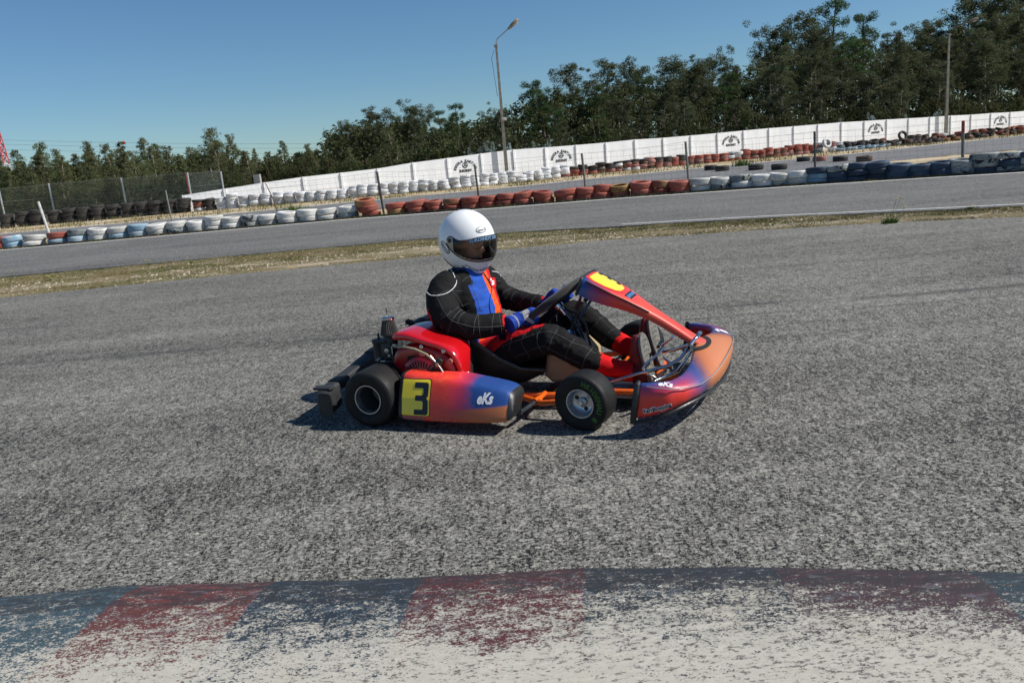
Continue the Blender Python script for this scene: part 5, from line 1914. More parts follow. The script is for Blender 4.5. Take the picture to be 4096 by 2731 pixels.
def project_on(vs_, bvh, d, off=.0012, back=.3):
    out = []
    d = Vector(d).normalized()
    for v in vs_:
        hit = bvh.ray_cast(v - d * back, d)
        out.append((hit[0] - d * off) if hit[0] is not None else None)
    return out


def drop(P, fs):
    return [q or Vector() for q in P], [f for f in fs if all(P[i] is not None for i in f)]


def patch(poly, nx=10):
    """fine quad grid inside a polygon given in 2-D: returned as triangle fan strips"""
    return poly


def decal_poly(poly, z_to, bvh, d, mat, name, parent, off, fine=.012):
    """flat print given as 2-D polygon, cut fine and laid on the panel"""
    bm = bmesh.new()
    vv = [bm.verts.new(z_to(*p)) for p in poly]
    bm.faces.new(vv)
    bm.normal_update()
    bmesh.ops.triangulate(bm, faces=bm.faces[:])
    for _ in range(7):
        long_ = [e_ for e_ in bm.edges if e_.calc_length() > fine * 1.6]
        if not long_:
            break
        bmesh.ops.subdivide_edges(bm, edges=long_, cuts=1)
        bmesh.ops.triangulate(bm, faces=[f for f in bm.faces if len(f.verts) > 3])
    bm.verts.index_update()
    vs_ = project_on([v.co.copy() for v in bm.verts], bvh, d, off)
    fs = [[v.index for v in f.verts] for f in bm.faces]
    bm.free()
    return MB().add(*drop(vs_, fs)).build(name, mat, parent, None)


def rrect(x0, z0, x1, z1, r_, n=5):
    out = []
    for cx, cz, a0 in ((x1 - r_, z1 - r_, 0), (x0 + r_, z1 - r_, 90), (x0 + r_, z0 + r_, 180), (x1 - r_, z0 + r_, 270)):
        for k_ in range(n + 1):
            a = R(a0 + 90 * k_ / n)
            out.append((cx + math.cos(a) * r_, cz + math.sin(a) * r_))
    return out


POD_D = (0, 1, 0)
podXY = lambda u, v: Vector((u, -.64, v))
decal_poly(rrect(.188, .070, .345, .232, .014), podXY, pod_bvh, POD_D, M_NAVY, 'plate_border', pod_near, .0010, .006)
decal_poly(rrect(.191, .073, .342, .229, .013), podXY, pod_bvh, POD_D, M_YELP, 'number_plate', pod_near, .0022, .006)
three = [(.262, .218), (.325, .218), (.334, .209), (.334, .162), (.326, .152), (.334, .142), (.334, .086), (.325, .077), (.262, .077), (.262, .101), (.303, .101), (.308, .107), (.308, .134), (.302, .140), (.268, .140), (.268, .163), (.302, .163), (.308, .169), (.308, .190), (.303, .194), (.262, .194)]
decal_poly(three, podXY, pod_bvh, POD_D, M_NAVY, 'number_three', pod_near, .0036, .006)


def lay_text(txt, size, x, z, bvh, parent, mat, name='lettering', rot=0.0, off=.0022, d=POD_D, to=None, **kw):
    vs_, fs = text_mesh(txt, size, **kw)
    cr, sr = math.cos(rot), math.sin(rot)
    to = to or podXY
    P = [to(x + v.x * cr - v.y * sr, z + v.x * sr + v.y * cr) for v in vs_]
    return MB().add(*drop(project_on(P, bvh, d, off), fs)).build(name, mat, parent, None)


lay_text('eKs', .060, .612, .155, pod_bvh, pod_near, M_WHITEP, bold=.0026, shear=.25, squeeze=.80)
lay_text('KartShopping', .0215, .252, .060, pod_bvh, pod_near, M_WHITEP, bold=.0008, off=.0016, name='lettering_outline')
lay_text('KartShopping', .0215, .252, .060, pod_bvh, pod_near, M_NAVY, bold=.0002, off=.0024)
M_FAINT = simple('faint_print', (.62, .22, .18), .5)
lay_text('EUROINDY', .020, .40, .060, pod_bvh, pod_near, M_FAINT)
lay_text('xxi', .014, .470, .058, pod_bvh, pod_near, M_FAINT)
# pod mounting bars
MB().tube([(.762, -.400, .075), (.752, -.48, .073), (.742, -.56, .072)], .0095, 10).build('pod_bar', M_STRUT, kart)
MB().tube([(.68, .40, .071), (.765, .60, .085)], .0088, 10).build('pod_bar', M_CHROME, kart)
MB().tube([(.764, -.375, .074), (.759, -.425, .075)], .0175, 12).build('bar_clamp', M_ORANGE, kart)

# ---- nose
def nose():
    # crest line (x, y, z) from the near rear corner round the tip, mirrored
    half = [(1.298, -.585, .222), (1.36, -.600, .216), (1.43, -.590, .208), (1.495, -.545, .202), (1.545, -.47, .198), (1.575, -.36, .200), (1.592, -.24, .208), (1.600, -.12, .214), (1.602, 0, .216)]
    low = [(1.275, -.598, .066), (1.34, -.602, .078), (1.41, -.590, .102), (1.468, -.542, .122), (1.518, -.465, .130), (1.550, -.36, .128), (1.570, -.24, .120), (1.582, -.12, .114), (1.585, 0, .112)]
    mid = [(1.290, -.604, .145), (1.353, -.612, .148), (1.42, -.600, .152), (1.482, -.556, .158), (1.535, -.478, .163), (1.570, -.367, .165), (1.590, -.243, .165), (1.600, -.12, .165), (1.603, 0, .165)]
    inn = [(1.300, -.565, .226), (1.355, -.545, .228), (1.418, -.510, .230), (1.448, -.44, .235), (1.460, -.35, .242), (1.458, -.26, .250), (1.452, -.18, .262), (1.448, -.10, .274), (1.446, 0, .278)]
    mi2 = [(1.300, -.575, .228), (1.36, -.575, .227), (1.428, -.552, .224), (1.475, -.490, .221), (1.505, -.405, .224), (1.522, -.305, .233), (1.530, -.21, .244), (1.534, -.11, .252), (1.535, 0, .256)]
    inl = [(1.295, -.560, .20), (1.35, -.540, .20), (1.412, -.503, .20), (1.441, -.435, .205), (1.453, -.347, .21), (1.451, -.257, .22), (1.445, -.178, .235), (1.441, -.10, .25), (1.439, 0, .255)]

    def full(l):
        P = [Vector((q[0] - max(0, q[0] - 1.40) * .09, q[1], q[2])) for q in l]
        # smooth the half line
        out = []
        for a, b__ in zip(P, P[1:]):
            out += [a, a.lerp(b__, .5)]
        out.append(P[-1])
        return out + [Vector((q.x, -q.y, q.z)) for q in reversed(out[:-1])]
    lines = [full(inl), full(inn), full(mi2), full(half), full(mid), full(low)]
    ub = [Vector((q.x - .03, q.y * .93, q.z + .015)) for q in lines[-1]]
    lines.append(ub)
    mb = MB().loft(lines, close_u=False, cap=False)
    o = mb.build('nose_shell', M_NOSE, None, 60)
    sb = o.modifiers.new('s', 'SUBSURF')
    sb.levels = sb.render_levels = 2
    so = o.modifiers.new('t', 'SOLIDIFY')
    so.thickness = .005
    bake(o)
    o.data.polygons.foreach_set('use_smooth', [True] * len(o.data.polygons))
    return o, lines


nose_e = empty('nose_cone', (0, 0, 0))
nose_e.parent = kart
nose_o, NL = nose()
nose_o.parent = nose_e
nose_bvh = BVHTree.FromObject(nose_o, bpy.context.evaluated_depsgraph_get())
mb = MB()
mb.tube([q + Vector((0, 0, -.002)) for q in NL[5]], .008, 8)
mb.build('lower_edge_trim', M_BLACKP, nose_e)
for sgn, rows in ((-1, [l_[0] for l_ in NL]), (1, [l_[-1] for l_ in NL])):
    P = [rows[1], rows[3], rows[4], rows[5]]
    P = [q + Vector((-.010, 0, 0)) for q in P]
    MB().tube([P[0] + Vector((0, 0, .002)), P[1], P[1].lerp(P[2], .5), P[2], P[2].lerp(P[3], .6), P[3] + Vector((0, 0, -.008))], [.010, .013, .014, .014, .014, .013], 12).build('rear_edge_trim', M_BLACKP, nose_e)
M_CREASE = simple('painted_crease_highlight', (.30, .28, .30), .3)
MB().tube([q + Vector((.0, 0, .001)) for q in NL[3][1:-1]], .0022, 6).build('crease_highlight_strip', M_CREASE, nose_e)  # thin pale strip on the crest, a highlight painted in as colour
ndir = Vector((-.22, .97, 0)).normalized()
# lettering laid along the near side
nx = Vector((.97, .0, .0))
nto = lambda u, v: Vector((1.30 + u * .97, -.62 + u * .02, v))
lay_text('KartShopping', .0235, .072, .128, nose_bvh, nose_e, M_WHITEP, name='lettering_outline', rot=R(14), bold=.0030, off=.0016, d=(0, 1, 0), to=nto, squeeze=.93)
lay_text('KartShopping', .0235, .072, .128, nose_bvh, nose_e, M_NAVY, rot=R(14), bold=.0006, off=.0026, d=(0, 1, 0), to=nto, squeeze=.93)
tto = lambda u, v: Vector((1.40 + u, -.565 + v, .4))
lay_text('eKs', .038, 0, .0, nose_bvh, nose_e, M_WHITEP, rot=R(10), bold=.0016, off=.002, d=(0, 0, -1), to=tto, shear=.25)
tto2 = lambda u, v: Vector((1.47 + v, .38 - u, .4))
lay_text('eKs', .10, 0, .0, nose_bvh, nose_e, M_WHITEP, rot=R(-60), bold=.003, off=.002, d=(0, 0, -1), to=tto2, shear=.25)
# black well where the fairing meets the nose
wl = MB()
ring_ = []
for s_, zz in ((1.0, .0045), (.86, .006), (.4, -.002)):
    rg = []
    for q in range(24):
        a = 2 * math.pi * q / 24
        x_, y_ = 1.455 + math.cos(a) * .052 * s_, -.03 + math.sin(a) * .125 * s_
        h_ = nose_bvh.ray_cast(Vector((x_, y_, .5)), Vector((0, 0, -1)))
        rg.append(Vector((x_, y_, (h_[0].z if h_[0] else .27) + zz)))
    ring_.append(rg)
wl.loft(ring_, cap=False)
wl.add(ring_[-1], [tuple(range(24))])
wl.build('fairing_well', M_BLK, nose_e, 60)

# ---- steering fairing: plate, neck and foot as one moulded strap
def fairing():
    # centre x, z of the upper face, half width, tilt normal, flange drop
    st = [(.932, .596, .118, .085, .006), (.952, .588, .128, .088, .004), (1.012, .556, .130, .082, .0), (1.072, .522, .122, .070, 0), (1.130, .488, .102, .056, 0), (1.182, .454, .080, .046, 0),
          (1.232, .421, .061, .040, 0), (1.295, .379, .052, .036, 0), (1.36, .334, .048, .034, 0), (1.43, .285, .050, .028, 0), (1.485, .256, .056, .014, 0)]
    rings = []
    for i, (x, z, w_, dr, _) in enumerate(st):
        a = Vector(st[max(i - 1, 0)][:2])
        b__ = Vector(st[min(i + 1, len(st) - 1)][:2])
        tdir = (b__ - a).normalized()
        nrm = Vector((-tdir.y, 0, tdir.x))
        if nrm.z < 0:
            nrm = -nrm
        c_ = Vector((x, 0, z))
        e1 = Vector((0, 1, 0))
        prof = [(-1.02, -dr), (-1.07, -dr * .5), (-1.0, -.004), (-.9, .001), (-.5, .006), (0, .008), (.5, .006), (.9, .001), (1.0, -.004), (1.07, -dr * .5), (1.02, -dr)]
        rings.append([c_ + e1 * (p_ * w_) + nrm * q_ for p_, q_ in prof])
    # finer along the strap
    fine = []
    for r0, r1 in zip(rings, rings[1:]):
        fine += [r0, [u_.lerp(v_, .5) for u_, v_ in zip(r0, r1)]]
    fine.append(rings[-1])
    o = MB().loft(fine, close_u=False, cap=False).build('fairing_shell', M_FAIR, None, 60)
    sm = o.modifiers.new('m', 'SMOOTH')
    sm.factor = .5
    sm.iterations = 2
    so = o.modifiers.new('t', 'SOLIDIFY')
    so.thickness = .005
    bake(o)
    sharp(o.data, 50)
    return o, rings


fair_e = empty('steering_fairing', (0, 0, 0))
fair_e.parent = kart
fair_o, FR = fairing()
fair_o.parent = fair_e
fb = BVHTree.FromObject(fair_o, bpy.context.evaluated_depsgraph_get())
MB().tube([q + Vector((-.004, 0, .001)) for q in FR[0]], .0075, 10).build('fairing_edge', M_BLACKP, fair_e)
fto = lambda u, v: Vector((.950 + u * .86, -v, .70 - u * .45))     # u down the plate, v to the kart's right
fd = (-.46, 0, -.88)


def fsplat(poly, mat, name, off, fine=.012):
    return decal_poly(poly, fto, fb, fd, mat, name, fair_e, off, fine)


fsplat([(.045, -.075), (.045, .075), (.075, .095), (.14, .097), (.20, .078), (.232, .045), (.236, .0), (.232, -.045), (.20, -.078), (.14, -.097), (.075, -.095)], M_NAVY, 'plate_backing', .0008)  # navy backing print under the red border
fsplat([(.035, -.085), (.035, .080), (.07, .102), (.14, .100), (.205, .078), (.232, .045), (.236, .0), (.232, -.045), (.205, -.078), (.14, -.10), (.07, -.102)], M_REDP, 'plate_border', .0016)
fsplat([(.050, -.070), (.050, .066), (.08, .086), (.14, .086), (.195, .066), (.216, .038), (.22, .0), (.216, -.038), (.195, -.066), (.14, -.086), (.08, -.086)], M_YELP, 'number_plate', .0026)
# the three, read from the front
M3 = [(.060, -.095), (.060, -.052), (.082, -.052), (.082, -.074), (.112, -.074), (.112, -.050), (.134, -.050), (.134, -.074), (.166, -.074), (.166, -.044), (.188, -.044), (.188, -.075), (.15, -.094)]
fsplat(M3, M_NAVY, 'number_three', .0036, .010)
# black line between the face and its flange, lettering on the neck
MB().tube([fr_[2] + (fr_[2] - fr_[5]).normalized() * .001 + Vector((0, 0, .002)) for fr_ in FR[1:7]], .0042, 6).build('fold_line', M_BLK, fair_e)
fsplat([(.245, -.062), (.245, .062), (.285, .052), (.285, -.052)], M_NAVY, 'neck_label', .0016)
vs_, fs = text_mesh('EUROINDY', .024, bold=.0006, shear=.2)
P = [fto(.266 - v.y * 1.0, -v.x) for v in vs_]
MB().add(*drop(project_on(P, fb, fd, .0026), fs)).build('lettering', simple('light_blue_print', (.10, .30, .60), .5), fair_e, None)
for sgn in (-1, 1):
    MB().ball(FR[0][0 if sgn < 0 else -1] + Vector((.022, sgn * -.002, .014)), .0095, 8).build('fairing_bolt', M_CHROME, fair_e)
    P0 = FR[0][0 if sgn < 0 else -1] + Vector((.02, -sgn * .004, .005))
    MB().tube([P0, P0 + Vector((-.015, -sgn * .02, -.035)), Vector((.875, sgn * .07, .45))], .009, 8, squash=(.5, 1.4)).build('fairing_bracket', M_BLACKP, kart)

# ---- rear bumper (moulded plastic with box ends behind the wheels)
rb = empty('rear_bumper', (0, 0, 0))
rb.parent = kart
for sgn in (-1, 1):
    st = [(-.235, .655, .035, .155), (-.262, .625, .030, .160), (-.275, .57, .034, .168), (-.275, .515, .048, .172)]
    rings = []
    for x, y_, z0, z1 in st:
        rings.append([Vector((x + a, sgn * y_, (z0 + z1) / 2 + b__)) for a, b__ in superellipse(.040, (z1 - z0) / 2, 20, 5)])
    MB().loft(rings).build('bumper_end', M_BUMPER, rb, 50)
    st = [(-.278, .505, .125, .178), (-.280, .42, .122, .184), (-.282, .33, .125, .196), (-.284, .24, .135, .212), (-.286, .15, .150, .226)]
    rings = []
    for x, y_, z0, z1 in st:
        rings.append([Vector((x + a, sgn * y_, (z0 + z1) / 2 + b__)) for a, b__ in superellipse(.036, (z1 - z0) / 2, 20, 5)])
    MB().loft(rings).build('bumper_arm', M_BUMPER, rb, 50)
    MB().box((-.27, sgn * .60, .165), (.10, .05, .016), bevel=.006).build('bumper_rib', M_BUMPER, rb)
st = [(-.286, .145, .10, .236), (-.29, .08, .08, .240), (-.29, -.08, .08, .240), (-.286, -.145, .10, .236)]
MB().loft([[Vector((x + a, y_, (z0 + z1) / 2 + b__)) for a, b__ in superellipse(.034, (z1 - z0) / 2, 20, 5)] for x, y_, z0, z1 in st]).build('bumper_centre', M_BUMPER, rb, 50)
mb = MB()
for sgn in (-1, 1):
    mb.tube([(-.06, sgn * .31, .095), (-.18, sgn * .31, .12), (-.27, sgn * .31, .15)], .013, 10)
mb.build('bumper_mount', M_BLACKP, kart)

# ---- engine on the near side of the seat
en = empty('engine', (0, 0, 0))
en.parent = kart
EY = -.385      # middle of the engine across the kart
# red tank-like top cowl: an S-shaped shell running from the filter forward and down
cow = [  # x, z, half thickness, y near, y far
    (.050, .382, .012, -.455, -.28), (.072, .388, .022, -.475, -.235), (.115, .396, .028, -.487, -.205), (.165, .395, .027, -.492, -.19), (.215, .381, .024, -.494, -.19), (.265, .366, .022, -.495, -.195), (.315, .355, .021, -.496, -.205),
    (.360, .340, .022, -.496, -.25), (.395, .312, .020, -.494, -.30), (.415, .275, .018, -.492, -.36), (.424, .235, .017, -.488, -.39), (.425, .195, .016, -.482, -.40), (.421, .165, .013, -.476, -.41)]
rings = []
for i, (x, z, th, ya, yb) in enumerate(cow):
    a_, b_2 = cow[max(i - 1, 0)], cow[min(i + 1, len(cow) - 1)]
    td = Vector((b_2[0] - a_[0], 0, b_2[1] - a_[1])).normalized()
    nr = Vector((-td.z, 0, td.x))
    rings.append([Vector((x, (ya + yb) / 2 + a, z)) + nr * b__ for a, b__ in superellipse((yb - ya) / 2, th, 28, 3.4)])
o = MB().loft(rings).build('red_cowl', M_RED, en, 60)
subdiv(o, 1)
# lower red shroud with the fan starter
rings = []
for y_, s_ in ((-.30, .98), (-.44, 1.0), (-.475, .97), (-.490, .90), (-.497, .78)):
    cx, cz = .245, .235
    pf = [(.062, .13), (.052, .22), (.060, .31), (.10, .352), (.20, .368), (.29, .352), (.36, .325), (.405, .275), (.415, .21), (.405, .13), (.25, .10)]
    rings.append([Vector((cx + (a - cx) * s_, y_, cz + (b__ - cz) * s_)) for a, b__ in pf])
o = MB().loft(rings).build('red_shroud', M_RED, en, 60)
o.data.materials.clear()
o.data.materials.append(M_REDD)
subdiv(o, 2)
# recoil starter housing with radial slots
SC_ = Vector((.232, -.497, .205))
A = Matrix.Translation(SC_) @ Matrix.Rotation(R(90), 4, 'X')
MB().lathe([(.108, -.02), (.104, .010), (.094, .018), (.030, .024), (.0001, .024)], 44, A).build('recoil_starter', M_REDD, en, 40)
mb = MB()
for k_ in range(30):
    a = 2 * math.pi * k_ / 30
    M = A @ Matrix.Rotation(a, 4, 'Z') @ Matrix.Translation((.068, 0, .0215))
    mb.box((0, 0, 0), (.034, .0052, .004))
    mb.v[-8:] = [M @ v for v in mb.v[-8:]]
mb.build('starter_slots', M_BLK, en, None, kind='stuff')
mb = MB()
for gx, gz, nn, an in ((.165, .292, 4, -20), (.262, .302, 3, 10), (.335, .215, 3, 82)):
    for k_ in range(nn):
        M = Matrix.Translation((gx + k_ * .013 * math.cos(R(an)), -.506, gz - k_ * .013 * math.sin(R(an)) * .4)) @ Matrix.Rotation(R(18), 4, 'Y')
        mb.box((0, 0, 0), (.006, .006, .030 if an != 82 else .042))
        mb.v[-8:] = [M @ v for v in mb.v[-8:]]
mb.build('cooling_slots', M_BLK, en, None, kind='stuff')
MB().box((.262, -.500, .302), (.075, .014, .045), Matrix.Rotation(R(12), 3, 'Y'), bevel=.006).build('vent_block', M_RED, en)
MB().box((.345, -.498, .205), (.058, .014, .075), Matrix.Rotation(R(8), 3, 'Y'), bevel=.006).build('vent_block', M_RED, en)
MB().box((.330, -.518, .272), (.030, .022, .066), Matrix.Rotation(R(28), 3, 'Y'), bevel=.004).build('starter_grip', M_BLACKP, en)
MB().lathe([(.0085, 0), (.0085, .008), (.0001, .009)], 10, Matrix.Translation((.333, -.529, .275)) @ Matrix.Rotation(R(90), 4, 'X')).build('grip_knot', M_TANK, en)
for bx_, bz_ in ((.238, .352), (.352, .330)):
    MB().lathe([(.0095, 0), (.0095, .004), (.006, .005), (.006, .009), (.0001, .009)], 12, Matrix.Translation((bx_, -.493, bz_)) @ Matrix.Rotation(R(90), 4, 'X')).build('cowl_bolt', M_CHROME, en)
MB().lathe([(.013, 0), (.013, .02), (.0001, .021)], 8, Matrix.Translation((.385, -.488, .285)) @ Matrix.Rotation(R(90), 4, 'X')).build('oil_plug', simple('pink_plug', (.40, .12, .10), .5), en)
# block, carburettor, filter
MB().box((.235, -.37, .20), (.33, .21, .20), bevel=.02).build('engine_block', M_DKMETAL, en)
mb = MB()
for k_ in range(9):
    mb.box((.06 + k_ * .0, -.38, .16 + k_ * .016), (.10, .17, .006))
mb.build('cylinder_fins', M_DKMETAL, en, None, kind='stuff')
CX, CY = -.022, -.40
mb = MB()
mb.lathe([(.0001, .256), (.040, .256), (.042, .27), (.042, .345), (.046, .35), (.046, .362), (.040, .366), (.0001, .366)], 26, Matrix.Translation((CX - .018, CY, 0)))
mb.box((CX + .028, CY - .005, .31), (.062, .07, .09), bevel=.008)
mb.lathe([(.034, .340), (.036, .352), (.036, .372), (.030, .380), (.028, .40)], 24, Matrix.Translation((CX + .038, CY, 0)))
mb.box((CX + .010, CY - .02, .362), (.05, .05, .012), bevel=.003)
mb.build('carburettor', M_DKMETAL, en)
mb = MB()
mb.lathe([(.0075, 0), (.0075, .022), (.005, .024), (.005, .034), (.0001, .034)], 12, Matrix.Translation((CX - .005, CY - .038, .277)) @ Matrix.Rotation(R(90), 4, 'X'))
mb.lathe([(.012, 0), (.012, .014), (.0001, .016)], 14, Matrix.Translation((CX + .040, CY - .040, .318)) @ Matrix.Rotation(R(90), 4, 'X'))
mb.lathe([(.008, 0), (.008, .02), (.0001, .021)], 10, Matrix.Translation((CX + .052, CY - .036, .292)) @ Matrix.Rotation(R(90), 4, 'X'))
mb.box((CX + .03, CY - .042, .262), (.075, .006, .010), bevel=.002)
mb.box((CX + .066, CY - .042, .300), (.005, .006, .08), bevel=.001)
mb.build('carburettor_fittings', M_ALU, en)
MB().tube([(CX - .030, CY + .0, .362), (CX - .030, CY, .392)], .006, 8).build('breather', M_BLACKP, en)
FX = CX + .036
prof = []
mb = MB()
n = 52
for (r0, h0) in ((.045, .392), (.030, .466)):
    pass
rings = []
for f in (0, .5, 1):
    rr_, hh_ = .044 + (.029 - .044) * f, .394 + .070 * f
    rings.append([Vector((FX + math.cos(2 * math.pi * q / n) * rr_ * (1 if q % 2 else .90), CY + math.sin(2 * math.pi * q / n) * rr_ * (1 if q % 2 else .90), hh_)) for q in range(n)])
mb.loft(rings)
mb.build('air_filter', simple('filter_gauze', (.05, .048, .045), .6, .3, vary=.3, vscale=40), en, 20)
MB().lathe([(.0001, .386), (.040, .386), (.045, .389), (.045, .397), (.040, .399), (.0001, .399)], 28, Matrix.Translation((FX, CY, 0))).build('filter_base', M_DKMETAL, en)
MB().lathe([(.0001, .462), (.030, .462), (.032, .465), (.032, .474), (.028, .477), (.008, .478), (.007, .487), (.0001, .488)], 28, Matrix.Translation((FX, CY, 0))).build('filter_cap', M_CHROME, en)
MB().tube([(FX, CY, .48), (FX - .003, CY, .522)], .0024, 8).build('filter_stud', M_DKMETAL, en)
# fuel hose over the shroud, cable down the front
MB().tube([(CX + .07, CY - .035, .335), (.10, CY - .08, .345), (.155, -.505, .352), (.215, -.515, .345), (.275, -.520, .322), (.325, -.522, .280), (.355, -.520, .235), (.375, -.512, .18), (.39, -.50, .13)], .0052, 10).build('fuel_hose', M_HOSE, en)
MB().tube([(.30, -.530, .318), (.345, -.530, .262), (.372, -.524, .20), (.392, -.51, .15)], .0034, 8).build('throttle_cable', M_ALU, en)
MB().box((CX + .085, CY - .045, .345), (.026, .012, .014), bevel=.003).build('hose_bracket', M_ALU, en)
# exhaust, clutch side and plug
MB().tube([(.075, -.17, .382), (.09, -.08, .392), (.115, .05, .400)], [.041, .041, .040], 24).build('silencer', M_EXH, en)
MB().tube([(.058, -.235, .375), (.068, -.19, .380), (.075, -.165, .383)], [.036, .043, .043], 24).build('silencer_cap', M_BLACKP, en)
mb = MB()
for k_ in range(9):
    mb.box((.030 + k_ * .009, -.245 - .001 * k_, .418 - .002 * k_), (.004, .035, .022))
mb.build('black_fins', M_BLACKP, en, None, kind='stuff')
MB().box((.200, -.205, .352), (.055, .012, .018), Matrix.Rotation(R(-20), 3, 'Y'), bevel=.004).build('blue_clip', simple('blue_clip', (.04, .10, .26), .35), en)
MB().tube([(.43, -.44, .175), (.455, -.465, .185), (.475, -.48, .19)], [.006, .006, .006], 8).build('plug_lead', M_BLACKP, en)
MB().box((.478, -.485, .196), (.022, .018, .022), Matrix.Rotation(R(15), 3, 'Y'), bevel=.003).build('bolt_block', M_ALU, en)
MB().ball((.455, -.47, .222), .008, 8).build('bolt_head', M_ALU, en)
# ================================================================== the driver
drv = empty('person', KO, K_YAW, label='kart driver in white full-face helmet and black, blue and orange racing suit, seated', category='person')


def remesh(mb, name, voxel, mats, smooth=4, parent=None):
    me = bpy.data.meshes.new(name)
    me.from_pydata([tuple(v) for v in mb.v], [], mb.f)
    me.update()
    bm = bmesh.new()
    bm.from_mesh(me)
    bmesh.ops.recalc_face_normals(bm, faces=bm.faces)
    bm.to_mesh(me)
    bm.free()
    o = obj(name, me, None, parent)
    rm = o.modifiers.new('r', 'REMESH')
    rm.mode = 'VOXEL'
    rm.voxel_size = voxel
    rm.use_smooth_shade = True
    if smooth:
        sm = o.modifiers.new('s', 'SMOOTH')
        sm.factor = .5
        sm.iterations = smooth
    bake(o)
    for m_ in mats:
        o.data.materials.append(m_)
    o.data.polygons.foreach_set('use_smooth', [True] * len(o.data.polygons))
    return o


def curve(pts, n=5):
    """Catmull-Rom through (Vector, radius) pairs"""
    P = [(Vector(p[0]), p[1]) for p in pts]
    out = []
    for i in range(len(P) - 1):
        p0, p1, p2, p3 = P[max(i - 1, 0)], P[i], P[i + 1], P[min(i + 2, len(P) - 1)]
        for k_ in range(n):
            t_ = k_ / n
            c_ = [.5 * ((2 * p1[j]) + (-p0[j] + p2[j]) * t_ + (2 * p0[j] - 5 * p1[j] + 4 * p2[j] - p3[j]) * t_ * t_ + (-p0[j] + 3 * p1[j] - 3 * p2[j] + p3[j]) * t_ ** 3) for j in (0, 1)]
            out.append((c_[0], c_[1]))
    out.append(P[-1])
    return out


def limb(mb, pts, n=20, squash=None):
    q = curve(pts)
    mb.tube([a for a, _ in q], [b__ for _, b__ in q], n, squash=squash)
    return q


B = MB()
# torso: rings stacked from pelvis to collar (centre x, z, half depth, half width)
tor = [(.285, .105, .10, .145), (.29, .16, .125, .175), (.31, .22, .122, .172), (.315, .29, .118, .166), (.305, .36, .118, .166), (.283, .43, .128, .178), (.258, .49, .138, .195), (.246, .545, .130, .195), (.246, .59, .118, .192), (.257, .632, .096, .160), (.270, .664, .074, .105)]
rings = []
for i, (x, z, hx, hy) in enumerate(tor):
    rings.append([Vector((x + a, b__ + .005, z + .15 * a * (1 if z > .4 else 0))) for b__, a in superellipse(hy, hx, 32, 2.5)])
B.loft(rings)
B.tube([(.283, 0, .60), (.290, 0, .70)], .058, 18)
arm_n = limb(B, [((.246, -.125, .598), .074), ((.228, -.186, .560), .084), ((.242, -.248, .496), .080), ((.300, -.290, .438), .074), ((.378, -.288, .402), .066), ((.46, -.262, .398), .058), ((.525, -.222, .402), .051), ((.552, -.212, .404), .047)])
arm_f = limb(B, [((.262, .150, .588), .074), ((.275, .200, .552), .080), ((.335, .245, .475), .066), ((.395, .262, .430), .060), ((.47, .240, .420), .055), ((.56, .205, .415), .050), ((.612, .185, .412), .046)])
leg_n = limb(B, [((.32, -.085, .165), .105), ((.42, -.115, .20), .100), ((.56, -.155, .265), .088), ((.70, -.190, .306), .078), ((.785, -.198, .318), .072), ((.86, -.188, .278), .066), ((.93, -.168, .226), .061), ((1.005, -.150, .186), .048)])
leg_f = limb(B, [((.32, .095, .165), .105), ((.43, .125, .22), .100), ((.58, .155, .295), .090), ((.72, .170, .350), .078), ((.81, .172, .358), .072), ((.89, .160, .312), .066), ((.965, .142, .256), .060), ((1.035, .128, .218), .048)])

# head and face in a frame of their own (x = where the face looks)
HC = Vector((.288, 0, .787))
HM = Matrix.Translation(HC) @ Matrix.Rotation(R(-20), 4, 'Z') @ Matrix.Rotation(R(3), 4, 'Y')


def hx(p):
    return HM @ Vector(p)


Hd = MB()


def hball(c_, r3, n=12):
    T = HM @ Matrix.Translation(Vector(c_)) @ Matrix.Diagonal((*r3, 1))
    prof = [(max(math.sin(math.pi * i / n), 1e-4), -math.cos(math.pi * i / n)) for i in range(n + 1)]
    B.lathe(prof, n * 2, T)


hball((-.005, 0, .02), (.092, .074, .098))
hball((.020, 0, -.055), (.070, .058, .062))
hball((.062, 0, -.098), (.024, .026, .018))
hball((.066, 0, .022), (.026, .050, .016))
for sg in (-1, 1):
    hball((.055, sg * .036, -.036), (.026, .022, .024))
B.tube([hx((.078, 0, .012)), hx((.096, 0, -.018)), hx((.112, 0, -.040)), hx((.098, 0, -.050))], [.010, .011, .0145, .013], 10)
for sg in (-1, 1):
    hball((.096, sg * .012, -.045), (.011, .009, .009))
hball((.088, 0, -.066), (.012, .020, .006))
hball((.086, 0, -.078), (.012, .018, .0065))

t = NT('suit_cloth')


def cloth(name, col, rough=.82):
    t = NT(name)
    c = t.coord()
    cr_ = t.noise(t.coord(vec=c, scale=(1.0, 1.0, 1.6)), 9, 3, .55, .8)
    t.bump(t.math('ADD', t.math('MULTIPLY', cr_, .9), t.math('MULTIPLY', t.noise(c, 500, 2), .04)), .7, .016)
    nz = t.noise(c, 8, 4, .6)
    lo, hi = tuple(x * .8 for x in col), tuple(min(1, x * 1.2) for x in col)
    t.out(t.ramp(nz, [(.3, lo), (.7, hi)]), rough, Specular_IOR_Level=.18)
    return t.m


